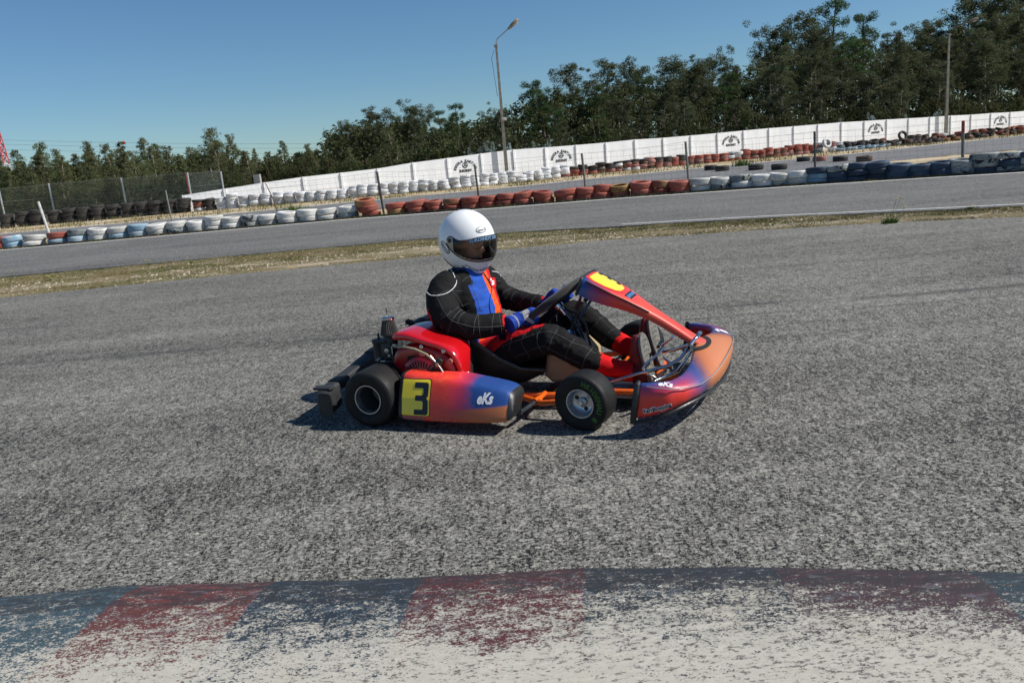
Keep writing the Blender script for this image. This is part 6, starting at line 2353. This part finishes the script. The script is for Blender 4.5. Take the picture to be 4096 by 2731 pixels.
M_SUITK = cloth('black_suit_cloth', (.0085, .0085, .009))
M_SUITB = cloth('blue_suit_cloth', (.020, .085, .42))
M_SUITO = cloth('orange_suit_cloth', (.80, .105, .015))
M_SUITR = cloth('red_suit_cloth', (.60, .010, .014))
t = NT('skin')
c = t.coord()
t.out(t.ramp(t.noise(c, 30, 4), [(.3, (.36, .17, .11)), (.7, (.50, .26, .17))]), .5, Subsurface_Weight=.08, Subsurface_Scale=.01)
M_SKIN = t.m
body = remesh(B, 'body', .0062, [M_SUITK, M_SUITB, M_SUITO, M_SUITR, M_SKIN], 5, drv)
# folds of the cloth
me = body.data
co = np.empty(len(me.vertices) * 3, np.float32)
me.vertices.foreach_get('co', co)
no = np.empty(len(me.vertices) * 3, np.float32)
me.vertices.foreach_get('normal', no)
co, no = co.reshape(-1, 3), no.reshape(-1, 3)
for i in range(len(co)):
    p = Vector(co[i])
    if p.z > .655 and abs(p.y) < .14:
        continue
    bend = 0
    for (cx_, cy_, cz_, rr_, amp) in ((.30, -.29, .41, .14, 1.2), (.40, .26, .43, .14, 1.0), (.79, -.2, .31, .15, 1.0), (.82, .17, .35, .15, 1), (.36, -.02, .36, .16, 1.1), (.95, -.16, .2, .1, .8), (.56, -.22, .41, .1, .9), (.35, -.1, .19, .16, .9)):
        d_ = (p - Vector((cx_, cy_, cz_))).length
        bend = max(bend, amp * max(0, 1 - d_ / rr_))
    q = Vector((p.x * 13 + p.z * 5, p.y * 9, p.z * 16 - p.x * 6))
    r1 = 1 - abs(noise.noise(q)) * 2.2
    r2 = 1 - abs(noise.noise(q * 2.1 + Vector((5, 1, 3)))) * 2.2
    w_ = (.0035 + .0095 * bend) * (r1 * .8 + r2 * .35 - .35)
    co[i] += no[i] * w_
me.vertices.foreach_set('co', co.reshape(-1))
me.update()


def seg_t(p, q):
    """nearest place on a sampled limb: parameter 0..1, centre, tangent"""
    best = (9, 0, None, None)
    for i in range(len(q) - 1):
        a, b__ = q[i][0], q[i + 1][0]
        ab = b__ - a
        u = max(0, min(1, (p - a).dot(ab) / ab.length_squared))
        c_ = a + ab * u
        d_ = (p - c_).length
        if d_ < best[0]:
            best = (d_, (i + u) / (len(q) - 1), c_, ab.normalized())
    return best


mi = np.zeros(len(me.polygons), np.int32)
for pl in me.polygons:
    c_, n_ = pl.center, pl.normal
    x, y, z = c_
    k_ = 0
    if z > .665 and abs(y) < .13:
        k_ = 4
    else:
        dn, df = seg_t(c_, arm_n), seg_t(c_, arm_f)
        ln, lf_ = seg_t(c_, leg_n), seg_t(c_, leg_f)
        on_arm = (dn[0] < .085 and dn[1] > .30 and y < -.17) or (df[0] < .080 and df[1] > .30 and y > .17)
        on_leg = x > .44 and z < .42 and not on_arm
        if on_arm:
            if dn[0] < df[0] and n_.x < -.62 and .40 < z < .545 and dn[1] < .62:
                k_ = 3
            if dn[0] < df[0] and dn[1] > .985 or df[0] < dn[0] and df[1] > .985:
                k_ = 3
        elif on_leg:
            side = ln if ln[0] < lf_[0] else lf_
            r_v = c_ - side[2]
            up = Vector((0, 0, 1))
            up = (up - side[3] * up.dot(side[3])).normalized()
            lat = side[3].cross(up)
            ang = math.degrees(math.atan2(r_v.dot(lat) * (1 if y < 0 else -1), r_v.dot(up)))
            f_ = side[1]
            if f_ < .12 and ln[0] < lf_[0] and ang < 120:
                k_ = 2
            elif f_ < .52 and -80 < ang < 100 - max(0, f_ - .14) * 210 and ln[0] < lf_[0]:
                k_ = 3
            elif f_ < .16 and ln[0] >= lf_[0] and abs(ang) < 50:
                k_ = 3
        else:
            zz = z - .45
            if x > .262 + .25 * max(0, abs(y) - .1) and abs(y) < .20 and z < .66:
                yb = y + .10 * max(0, .62 - z) * -.25
                edge0 = -.142 + (.03 if z > .58 else 0)
                if z > .335:
                    if yb < edge0:
                        k_ = 0
                    elif yb < -.008:
                        k_ = 1
                    elif yb < .052:
                        k_ = 2
                    elif yb < .088:
                        k_ = 3
                else:
                    if x > .36 or z > .22:
                        k_ = 1 if (y < -.10 and x < .375) else (2 if (z > .285 + .5 * (x - .36) or (x < .47 and z < .235)) else 3)
            elif y < -.08 and z < .31 and x > .29:
                k_ = 1 if x < .345 else 2
            elif x < .185 and .38 < z < .555 and abs(y) < .23:
                k_ = 3
    mi[pl.index] = k_
me.polygons.foreach_set('material_index', mi)
me.update()
bpy.context.view_layer.update()
bb = BVHTree.FromObject(body, bpy.context.evaluated_depsgraph_get())

# white piping and fine check stitching, laid on the cloth
M_PIPE = simple('white_piping', (.80, .80, .80), .6)
M_STITCH = simple('white_stitching', (.15, .155, .16), .7)
KFi = KF.inverted()


def stick(p, d, off):
    h_ = bb.ray_cast(p, d, .4)
    return h_[0] + h_[1] * off if h_[0] is not None else None


def photo_line(pts, reg, off=.002, tube=.0016, n=8):
    """a line on the suit that the photograph shows: found on the cloth, then a round cord"""
    ox, oy, s_ = reg
    P = [Vector((ox + a / s_, oy + b__ / s_, 0)) for a, b__ in pts]
    q = curve([(p, 0) for p in P], n)
    runs, cur = [], []
    o_ = KFi @ Vector((0, 0, EYE))
    for p, _ in q:
        d_ = _F + _RT * ((p.x - 2048) / 3200) - _UP * ((p.y - 1365.5) / 3200)
        d_ = (KFi.to_3x3() @ d_).normalized()
        h_ = bb.ray_cast(o_, d_)
        if h_[0] is None or (cur and (h_[0] - cur[-1]).length > .035):
            if len(cur) > 1:
                runs.append(cur)
            cur = []
            if h_[0] is None:
                continue
        cur.append(h_[0] + h_[1] * off)
    if len(cur) > 1:
        runs.append(cur)
    return runs


RA, RS, RH = (1160, 1050, 2.091), (1960, 1100, 3.92), (1620, 780, 2.61375)
mb = MB()
for ln_ in ([(1285, 5), (1320, 35), (1345, 60), (1365, 95), (1378, 130)], [(1390, 148), (1388, 175), (1365, 215), (1320, 252), (1265, 272), (1210, 278), (1170, 270), (1140, 240), (1118, 212)]):
    for rn in photo_line(ln_, RA):
        mb.tube(rn, .0022, 6)
for rn in photo_line([(905, 800), (950, 806), (985, 828), (1003, 855)], RH):
    mb.tube(rn, .002, 6)
mb.build('piping', M_PIPE, body, 60)
mb = MB()
for ln_ in ([(1225, 300), (1270, 250), (1330, 235), (1440, 240)], [(1235, 300), (1290, 410), (1345, 480)], [(1355, 240), (1400, 290), (1450, 370)], [(1310, 450), (1400, 380), (1500, 340)], [(1500, 400), (1430, 440), (1400, 510)], [(1345, 480), (1420, 510), (1560, 540), (1790, 530)],
            [(1575, 420), (1545, 500), (1535, 600)], [(1705, 430), (1690, 520), (1690, 590)], [(1260, 470), (1310, 440), (1345, 400)]):
    for rn in photo_line(ln_, RA, .0012):
        mb.tube(rn, .0006, 4)
for ln_ in ([(600, 900), (650, 862), (700, 850)], [(690, 860), (700, 950), (760, 1100), (790, 1210)], [(690, 1060), (790, 1010), (850, 990)], [(800, 1170), (850, 1150)], [(880, 1060), (930, 1050), (1000, 1130)],
            [(860, 850), (920, 845)], [(1000, 895), (960, 900)], [(1010, 1050), (1050, 1000), (1110, 975)], [(1180, 1010), (1130, 1040), (1095, 1140)], [(1290, 1050), (1240, 1080), (1190, 1150)], [(1370, 1060), (1330, 1100), (1325, 1190)]):
    for rn in photo_line(ln_, RH, .0012):
        mb.tube(rn, .0006, 4)
for ln_ in ([(490, 1060), (510, 990), (560, 920)], [(740, 1000), (750, 920), (820, 830)], [(1060, 850), (1010, 930), (960, 1030), (920, 1170)], [(1330, 1000), (1270, 1080), (1210, 1190), (1165, 1400)], [(1610, 1140), (1540, 1230), (1480, 1320), (1440, 1470)],
            [(180, 1130), (300, 1070), (480, 1010), (700, 930), (880, 885), (1000, 905), (1150, 980), (1300, 1060), (1480, 1120), (1650, 1230)], [(300, 1190), (320, 1080), (340, 980)], [(490, 1060), (560, 1180), (640, 1320)], [(740, 1010), (760, 1120), (900, 1300)],
            [(380, 1290), (560, 1210), (700, 1150), (860, 1110)], [(870, 1120), (1000, 1190), (1200, 1290), (1400, 1380)], [(1480, 470), (1560, 520), (1740, 680), (1920, 870)], [(1470, 570), (1550, 500)], [(1575, 850), (1680, 740)], [(1710, 690), (1770, 665)], [(1850, 920), (1900, 870), (1960, 850)], [(1040, 630), (1050, 720), (1060, 800)], [(1770, 1040), (1820, 985)]):
    for rn in photo_line(ln_, RS, .0012):
        mb.tube(rn, .0006, 4)
# the same check goes round to the side away from the camera
for q, ts in ((arm_f, (.45, .6, .75, .9)), (leg_f, (.3, .45, .6)), (arm_n, (.5, .7, .9))):
    for tt in ts:
        i = int(tt * (len(q) - 1))
        c_, T_ = q[i][0], (q[min(i + 1, len(q) - 1)][0] - q[i - 1][0]).normalized()
        u = T_.cross(Vector((0, 0, 1))).normalized()
        v = T_.cross(u)
        ring_ = []
        for k_ in range(4, 17) if q is arm_n else range(0, 14):
            a = 2 * math.pi * k_ / 24 + (math.pi if q is arm_n else 0)
            d_ = u * math.cos(a) + v * math.sin(a)
            h_ = stick(c_ + d_ * .13, -d_, .0012)
            if h_ is not None and (h_ - c_).length < .10:
                if ring_ and (h_ - ring_[-1]).length > .04:
                    break
                ring_.append(h_)
        if len(ring_) > 2:
            mb.tube(ring_, .0006, 4)
mb.build('stitching', M_STITCH, body, 60, kind='stuff')
# chest badge and zip
mb = MB()
for rn in photo_line([(820, 815), (860, 880), (900, 960), (905, 1010), (885, 1080), (880, 1160), (895, 1240)], RH, .002):
    mb.tube(rn, .0042, 6, squash=(1, .4))
mb.build('zip_flap', M_SUITB, body, 60)
o_c = KFi @ Vector((0, 0, EYE))


def photo_print(vs2, fs, mat, name, parent, bvh, off, frame=KFi, cut=None):
    P, ok = [], []
    for (a, b__) in vs2:
        d_ = _F + _RT * ((a - 2048) / 3200) - _UP * ((b__ - 1365.5) / 3200)
        d_ = (frame.to_3x3() @ d_).normalized()
        h_ = bvh.ray_cast(o_c, d_)
        P.append(h_[0] + h_[1] * off if h_[0] is not None else Vector((0, 0, 0)))
        ok.append(h_[0] is not None)
    fs = [f for f in fs if all(ok[i] for i in f)]
    return MB().add(P, fs).build(name, mat, parent, None)


bd = [(1620 + a / 2.61375, 780 + b__ / 2.61375) for a, b__ in ((862, 868), (935, 862), (948, 900), (950, 950), (938, 970), (905, 965), (880, 900))]
photo_print(bd, [list(range(len(bd)))], M_SUITR, 'chest_badge', body, bb, .003)
vs_, fs = text_mesh("'s", 36, bold=1.2)
photo_print([(1620 + 905 / 2.61375 + v.x * .8, 780 + 912 / 2.61375 - v.y) for v in vs_], fs, M_WHITEP, 'badge_lettering', body, bb, .0045)

# ---- gloves: palm, four curled fingers and a thumb each
M_GLOVE = cloth('blue_glove_leather', (.012, .045, .30), .7)
M_GREYG = cloth('grey_glove_patch', (.30, .31, .33), .8)


def glove(sgn, ang, wrist, label_patch=True):
    a0 = R(ang)
    T = (sw_pt(a0 + .05) - sw_pt(a0 - .05)).normalized()
    G = MB()
    base = sw_pt(a0)
    Rd = (base - SW_C).normalized()
    N = sw_ax
    W_ = Vector(wrist)
    tw = W_ - base
    # knuckle line runs along the rim
    if (T.dot(Vector((0, 0, 1)))) < 0:
        T = -T
    offs = [.036, .013, -.010, -.031]
    kn, lens = [], [1.0, 1.06, 1.0, .86]
    for o_, le in zip(offs, lens):
        rp = sw_pt(a0 + (o_ / SWR) * (1 if (sw_pt(a0 + .1) - base).dot(T) > 0 else -1))
        rd = (rp - SW_C).normalized()
        K_ = rp + rd * .022 + N * .024
        kn.append(K_)
        p1 = rp + rd * (.034 * le) + N * .002
        p2 = rp + rd * (.022) - N * (.026 * le)
        p3 = rp - rd * .006 - N * .031
        p4 = rp - rd * .024 - N * .016
        G.tube([K_, K_.lerp(p1, .6) + rd * .003, p1, p2, p3, p4], [.0135, .0135, .013, .0125, .0115, .0085], 10)
    mid = sum(kn, Vector()) / 4
    # palm: squashed block from wrist to knuckles
    ax_ = (mid - W_)
    L_ = ax_.length
    axn = ax_.normalized()
    wdir = (kn[0] - kn[3]).normalized()
    wdir = (wdir - axn * wdir.dot(axn)).normalized()
    thick = axn.cross(wdir)
    rings = []
    for f, hw, ht in ((-.16, .047, .044), (0, .043, .040), (.25, .045, .039), (.55, .051, .038), (.85, .053, .031), (1.0, .050, .022)):
        c_ = W_ + ax_ * f
        rings.append([c_ + wdir * (math.cos(2 * math.pi * k_ / 18) * hw) + thick * (math.sin(2 * math.pi * k_ / 18) * ht) for k_ in range(18)])
    G.loft(rings)
    # thumb leaves the palm near the wrist and closes over the driver's side of the rim
    up = kn[0] - mid
    tb = W_ + ax_ * .40 + wdir * .030
    rp = sw_pt(a0 + (.055 / SWR) * (1 if (sw_pt(a0 + .1) - base).dot(T) > 0 else -1))
    G.tube([tb, tb.lerp(rp, .5) + N * .018, rp + N * .026 - (rp - SW_C).normalized() * .004, rp + N * .018 - (rp - SW_C).normalized() * .022], [.018, .0165, .0145, .011], 10)
    g = remesh(G, 'glove', .0036, [M_GLOVE, M_GREYG, M_SUITR], 2, drv)
    gm = g.data
    ids = np.zeros(len(gm.polygons), np.int32)
    for pl in gm.polygons:
        c_ = pl.center
        u_ = (c_ - W_).dot(axn) / L_
        v_ = (c_ - W_).dot(wdir)
        s_ = (c_ - W_ - axn * (c_ - W_).dot(axn)).dot(thick)
        if u_ < -.5:
            ids[pl.index] = 2
        elif .16 < u_ < .24 and v_ > .005:
            ids[pl.index] = 1
        elif .52 < u_ < .86 and (v_ - .0) ** 2 < .015 ** 2 * (1 - ((u_ - .69) / .18) ** 2) and u_ > .5:
            ids[pl.index] = 1
        elif v_ > .040 and .6 < u_ < 1.0:
            ids[pl.index] = 1
    gm.polygons.foreach_set('material_index', ids)
    gm.update()
    return g


glove(-1, 226, (.580, -.203, .396))
glove(1, -8, (.640, .182, .415))

# ---- boots and knee-length red socks of the suit
M_SOCK = cloth('red_knit_sock', (.66, .006, .008))
M_BOOT = simple('dark_red_boot_leather', (.16, .006, .008), .55, vary=.25, vscale=25, bump=.15, bscale=60)
M_SOLE = simple('grey_rubber_sole', (.16, .155, .14), .85, vary=.25, vscale=30)


def boot(y0, zs, knee_end, toe_out, lean, dx):
    heel = Vector((1.222 + dx, y0, zs))
    toe = heel + Vector((-.045 + lean, 0, .232))
    S = MB()
    uf = (toe - heel).normalized()
    nrm = Vector((uf.z, 0, -uf.x))
    rz2 = Matrix.Rotation(toe_out, 3, 'Z')
    uf, nrm = rz2 @ uf, rz2 @ nrm
    lat = uf.cross(nrm).normalized()
    F = MB()
    # foot body: sections from heel to toe, thickness behind the sole
    secs = [(-.012, .026, .040, .045), (.02, .033, .052, .055), (.06, .034, .060, .058), (.11, .038, .048, .046), (.16, .044, .036, .036), (.20, .041, .028, .028), (.232, .028, .018, .020)]
    rings = []
    for s_, hw, ht, back in secs:
        c_ = heel + uf * s_ - nrm * back
        rings.append([c_ + lat * (math.cos(2 * math.pi * k_ / 22) * hw) + nrm * (math.sin(2 * math.pi * k_ / 22) * ht) for k_ in range(22)])
    F.loft(rings)
    ank = heel + uf * .055 - nrm * .070
    # tapering into the ankle
    F.tube([heel + uf * .045 - nrm * .05, ank, ank.lerp(Vector(knee_end), .35)], [.048, .046, .044], 18)
    e = remesh(F, 'boot', .0045, [M_BOOT], 3, drv)
    # sole slab with tread grooves
    out = []
    for k_ in range(40):
        a = 2 * math.pi * k_ / 40
        s_ = .5 - .5 * math.cos(a)
        wv = .030 + .0155 * math.sin(max(0, s_ - .25) / .75 * math.pi) if s_ > .25 else .030
        endr = math.sqrt(max(0, 1 - (2 * s_ - 1) ** 6))
        out.append((-.022 + .262 * s_, (1 if a < math.pi else -1) * wv * endr * (.55 + .45 * min(1, abs(math.sin(a)) * 2.2))))
    SM = MB()
    for (h0, h1, sc_) in ((-.006, .010, 1.0),):
        lo = [heel + uf * a + lat * b__ * sc_ + nrm * h0 for a, b__ in out]
        mi_ = [heel + uf * a + lat * b__ * 1.03 + nrm * (h1 * .7) for a, b__ in out]
        hi = [heel + uf * (a * .99) + lat * b__ * .93 + nrm * h1 for a, b__ in out]
        SM.loft([lo, mi_, hi])
    so = SM.build('sole', M_SOLE, e, 40)
    GR = MB()
    for k_ in range(9):
        s_ = .012 + k_ * .024
        wv = .040 if .07 < s_ < .21 else .028
        pts = [heel + uf * (s_ + .006 * math.sin(q * 1.9 + k_) - (q / 8 - .5) ** 2 * .03) + lat * ((q / 8 - .5) * 1.5 * wv) + nrm * .0102 for q in range(9)]
        GR.tube(pts, .0011, 4)
    GR.build('tread_groove', M_BLK, so, None, kind='stuff')
    return e, ank, heel, uf, nrm, lat


def sock(pts, parent):
    q = curve(pts)
    m_ = MB().tube([a for a, _ in q], [b__ for _, b__ in q], 28)
    o = m_.build('sock', M_SOCK, parent, 60)
    # soft folds near the ankle
    for v in o.data.vertices:
        n_ = noise.noise(Vector((v.co.x * 40, v.co.y * 12, v.co.z * 30)))
        v.co += (v.co - (q[len(q) // 2][0])).normalized() * n_ * .0022
    return o


bn = boot(-.128, .100, (1.005, -.150, .186), R(-13), 0, .022)
bf = boot(.100, .135, (1.035, .128, .218), R(-12), .0, .012)
sock([((.968, -.158, .205), .050), ((1.0, -.150, .188), .051), ((1.05, -.145, .172), .047), ((1.09, -.140, .160), .046), ((1.13, -.137, .152), .049), ((1.16, -.134, .150), .050)], drv)
sock([((1.000, .135, .238), .050), ((1.035, .128, .220), .051), ((1.08, .120, .204), .046), ((1.12, .112, .192), .046), ((1.15, .107, .188), .048)], drv)
# little oval badge on the near boot
e_c, ank, heel, uf, nrm, lat = bn
dgb = bpy.context.evaluated_depsgraph_get()
bbt = BVHTree.FromObject(e_c, dgb)
n_ = 26
for rx, ry, nm_ in ((15, 26, 'boot_badge'),):
    ocx, ocy = 2400 + 412 / 3.4836, 1250 + 845 / 3.4836
    ring_o = [(ocx + rx * .42 * math.cos(2 * math.pi * q / n_), ocy + ry * .55 * math.sin(2 * math.pi * q / n_)) for q in range(n_)]
    ring_i = [(ocx + rx * .34 * math.cos(2 * math.pi * q / n_), ocy + ry * .47 * math.sin(2 * math.pi * q / n_)) for q in range(n_)]
    photo_print(ring_o + ring_i, [(q, (q + 1) % n_, (q + 1) % n_ + n_, q + n_) for q in range(n_)], M_WHITEP, nm_, e_c, bbt, .0012)

# ---- helmet
VT = [(0, 13), (20, 12.5), (35, 10.5), (48, 8.5), (60, 8.5), (70, 12), (80, 17.5), (87, 17), (92, 12), (95, 6)]
VB = [(0, -31), (20, -32), (35, -32), (49, -30), (60, -27), (70, -22.5), (80, -15.5), (87, -8), (92, -2), (95, 4)]


def vis_top(az):
    return interp(VT, min(abs(az), 95))


def vis_bot(az):
    return interp(VB, min(abs(az), 95))


def shell(az, el, k_=1.0, off=0.0):
    a, e_ = R(az), R(el)
    fx, fy, fz = math.cos(e_) * math.cos(a), math.cos(e_) * math.sin(a), math.sin(e_)
    rx, ry, rz = .163, .130, .160
    f = 1 / math.sqrt((fx / rx) ** 2 + (fy / ry) ** 2 + (fz / rz) ** 2)
    front = max(0, math.cos(a))
    lowf = max(0, min(1, (-el - 12) / 45))
    f *= 1 + .150 * front ** 1.2 * lowf - .05 * max(0, -math.cos(a)) * max(0, min(1, (-el) / 50))
    p = Vector((fx, fy, fz)) * (f * k_ + off)
    lim = -.092 - (p.x + .095) * .58
    if p.z < lim:
        p.z = lim + (p.z - lim) * .10
    return p


def in_port(az, el):
    m_ = 3.0
    return abs(az) < 76 and vis_bot(az) + 3 < el < vis_top(az) - 1


hv, hf = [], []
NA, NE = 180, 110
for j in range(NE + 1):
    el = -90 + 180 * j / NE
    for i in range(NA):
        hv.append(hx(shell(-180 + 360 * i / NA, el)))
for j in range(NE):
    for i in range(NA):
        az, el = -180 + 360 * (i + .5) / NA, -90 + 180 * (j + .5) / NE
        if in_port(az, el) or el < -80:
            continue
        hf.append((j * NA + i, j * NA + (i + 1) % NA, (j + 1) * NA + (i + 1) % NA, (j + 1) * NA + i))
t = NT('white_helmet_paint')
c = t.coord()
t.out(t.ramp(t.noise(c, 12, 3), [(.3, (.85, .86, .865)), (.7, (.90, .905, .91))]), .30, Coat_Weight=.5, Coat_Roughness=.10)
M_HELM = t.m
hel = MB().add(hv, hf).build('helmet', M_HELM, drv, 60)
for k_, p in enumerate(hel.data.polygons):
    p.use_smooth = True
# black lining, open at the face
lv, lf2 = [], []
for j in range(41):
    el = -84 + 168 * j / 40
    for i in range(60):
        az = -180 + 360 * i / 60
        lv.append(hx(shell(az, el, .90)))
for j in range(40):
    for i in range(60):
        az, el = -180 + 360 * (i + .5) / 60, -84 + 168 * (j + .5) / 40
        if abs(az) < 62 and vis_bot(az) + 2 < el < vis_top(az) - 1:
            continue
        lf2.append((j * 60 + i, j * 60 + (i + 1) % 60, (j + 1) * 60 + (i + 1) % 60, (j + 1) * 60 + i))
MB().add(lv, lf2).build('helmet_lining', M_BLK, hel, 60)
# visor
vv, vf = [], []
NU, NV = 90, 16
for i in range(NU + 1):
    az = -95 + 190 * i / NU
    for j in range(NV + 1):
        el = vis_bot(az) + (vis_top(az) - vis_bot(az)) * j / NV
        bulge = .0030 + .0025 * math.sin(math.pi * j / NV) + .004 * max(0, math.cos(R(az)))
        vv.append(hx(shell(az, el, 1.0, bulge)))
for i in range(NU):
    for j in range(NV):
        a = i * (NV + 1) + j
        vf.append((a, a + NV + 1, a + NV + 2, a + 1))
t = NT('smoked_visor')
tr = t.n('BsdfTransparent')
tr.inputs[0].default_value = (.78, .74, .70, 1)
gl = t.n('BsdfGlossy')
gl.inputs['Roughness'].default_value = .06
gl.inputs['Color'].default_value = (.9, .9, .9, 1)
fr_ = t.n('Fresnel')
fr_.inputs[0].default_value = 1.45
mx = t.n('MixShader')
t.t.links.new(fr_.outputs[0], mx.inputs[0])
t.t.links.new(tr.outputs[0], mx.inputs[1])
t.t.links.new(gl.outputs[0], mx.inputs[2])
t.t.links.new(mx.outputs[0], t.t.nodes['Material Output'].inputs[0])
M_VISOR = t.m
vis = MB().add(vv, vf).build('visor', M_VISOR, hel, 60)
MB().tube([hx(shell(az, vis_bot(az), 1, .003)) for az in range(-94, 95, 3)], .0022, 6).build('visor_gasket', M_BLK, hel)
MB().tube([hx(shell(az, vis_top(az), 1, .002)) for az in range(-94, 95, 3)], .0016, 6).build('visor_gasket', M_BLK, hel)
mb = MB()
rim_ = [shell(az, -88) for az in range(0, 360, 6)]
rimp = []
for az in range(0, 360, 6):
    for el in range(0, -88, -1):
        p = shell(az - 180, el)
        lim = -.092 - (p.x + .095) * .58
        if p.z < lim + .002:
            rimp.append(hx(p * 1.0))
            break
rimp.append(rimp[0])
MB().tube(rimp, .0045, 8).build('neck_roll', M_BLACKP, hel)
dg_ = bpy.context.evaluated_depsgraph_get()
bpy.context.view_layer.update()
hb_ = BVHTree.FromObject(hel, dg_)
vb_ = BVHTree.FromObject(vis, dg_)
for sg in (-1, 1):
    p = hx(shell(sg * 84, 8, 1, .004))
    nn_ = (p - HC).normalized()
    MB().lathe([(.0001, .003), (.009, .003), (.011, .0015), (.011, 0)], 18, Matrix.Translation(p) @ nn_.to_track_quat('Z', 'Y').to_matrix().to_4x4()).build('visor_pivot', M_BLACKP, hel)


def hel_print(vs2, fs, az, el, mat, name, rot=0.0, bvh=None, off=.0010, parent=None):
    """flat print laid on the shell round (az, el)"""
    c_ = shell(az, el, 1, .02)
    n_ = c_.normalized()
    ex = Vector((0, 0, 1)).cross(n_).normalized()
    ey = n_.cross(ex)
    P, ok = [], []
    for a, b__ in vs2:
        a, b__ = a * math.cos(rot) - b__ * math.sin(rot), a * math.sin(rot) + b__ * math.cos(rot)
        w_ = hx(c_ + ex * a + ey * b__ + n_ * .05)
        d_ = (hx(Vector((0, 0, 0))) - hx(n_)).normalized()
        h_ = (bvh or hb_).ray_cast(w_, d_)
        P.append(h_[0] - d_ * off if h_[0] is not None else w_)
        ok.append(h_[0] is not None)
    return MB().add(P, [f for f in fs if all(ok[i] for i in f)]).build(name, mat, parent or hel, None)


def oval(az, el, rx, ry, rot, size, thick):
    n_ = 40
    ps = []
    for k_, (s_, cc) in enumerate(((1.0, 0), (1 - thick, 0))):
        ps += [(math.cos(2 * math.pi * q / n_) * rx * s_, math.sin(2 * math.pi * q / n_) * ry * (s_ if k_ == 0 else 1 - thick * 1.5)) for q in range(n_)]
    hel_print(ps, [(q, (q + 1) % n_, (q + 1) % n_ + n_, q + n_) for q in range(n_)], az, el, M_NAVY, 'oval_badge', rot)
    vs_, fs = text_mesh('speed', size, bold=size * .004, squeeze=.82)
    hel_print([(v.x, v.y) for v in vs_], fs, az, el, M_NAVY, 'lettering', rot)


oval(-13, 25, .029, .0165, R(4), .0225, .12)
oval(-102, -8, .040, .022, R(-45), .031, .13)
oval(102, -8, .040, .022, R(45), .031, .13)
# sun strip with lettering on the visor, signature on the chin bar
sv, sf = [], []
for i in range(31):
    az = -40 + 80 * i / 30
    for j in range(4):
        sv.append(hx(shell(az, vis_top(az) - .3 - 8.4 * (j / 3), 1.0, .0095)))
for i in range(30):
    for j in range(3):
        sf.append((i * 4 + j, i * 4 + 4 + j, i * 4 + 5 + j, i * 4 + 1 + j))
MB().add(sv, sf).build('sun_strip', M_NAVY, vis, 60)
vs_, fs = text_mesh('EUROINDY XXI', .0205, bold=.0002, squeeze=.90)
wmax = max(v.x for v in vs_)
P = [hx(shell(-11 + v.x / wmax * 28, vis_top(-11 + v.x / wmax * 28) - 4.4 + v.y / .0205 * 8.2, 1.0, .0105)) for v in vs_]
MB().add(P, fs).build('lettering', simple('pale_blue_print', (.20, .36, .58), .5), vis, None)
vs_, fs = text_mesh('Dinokart', .034, bold=.0001, shear=.5, squeeze=1.3)
hel_print([(v.x + .002, v.y) for v in vs_], fs, -18, -50, M_NAVY, 'lettering', R(2))
# eyes and brows
M_EYE = simple('eye_white', (.6, .58, .55), .3)
for sg in (-1, 1):
    T_ = HM @ Matrix.Translation((.078, sg * .031, -.002))
    m_ = MB()
    m_.lathe([(max(math.sin(math.pi * i / 8), 1e-4) * .011, -math.cos(math.pi * i / 8) * .011) for i in range(9)], 14, T_)
    m_.build('eye', M_EYE, body)
    MB().ball(T_ @ Vector((.0085, 0, -.002)), .0045, 6).build('iris', M_BLK, body)
    MB().tube([hx((.088, sg * .018, .022)), hx((.090, sg * .034, .026)), hx((.080, sg * .050, .020))], [.003, .0035, .002], 6).build('eyebrow', M_BLK, body)
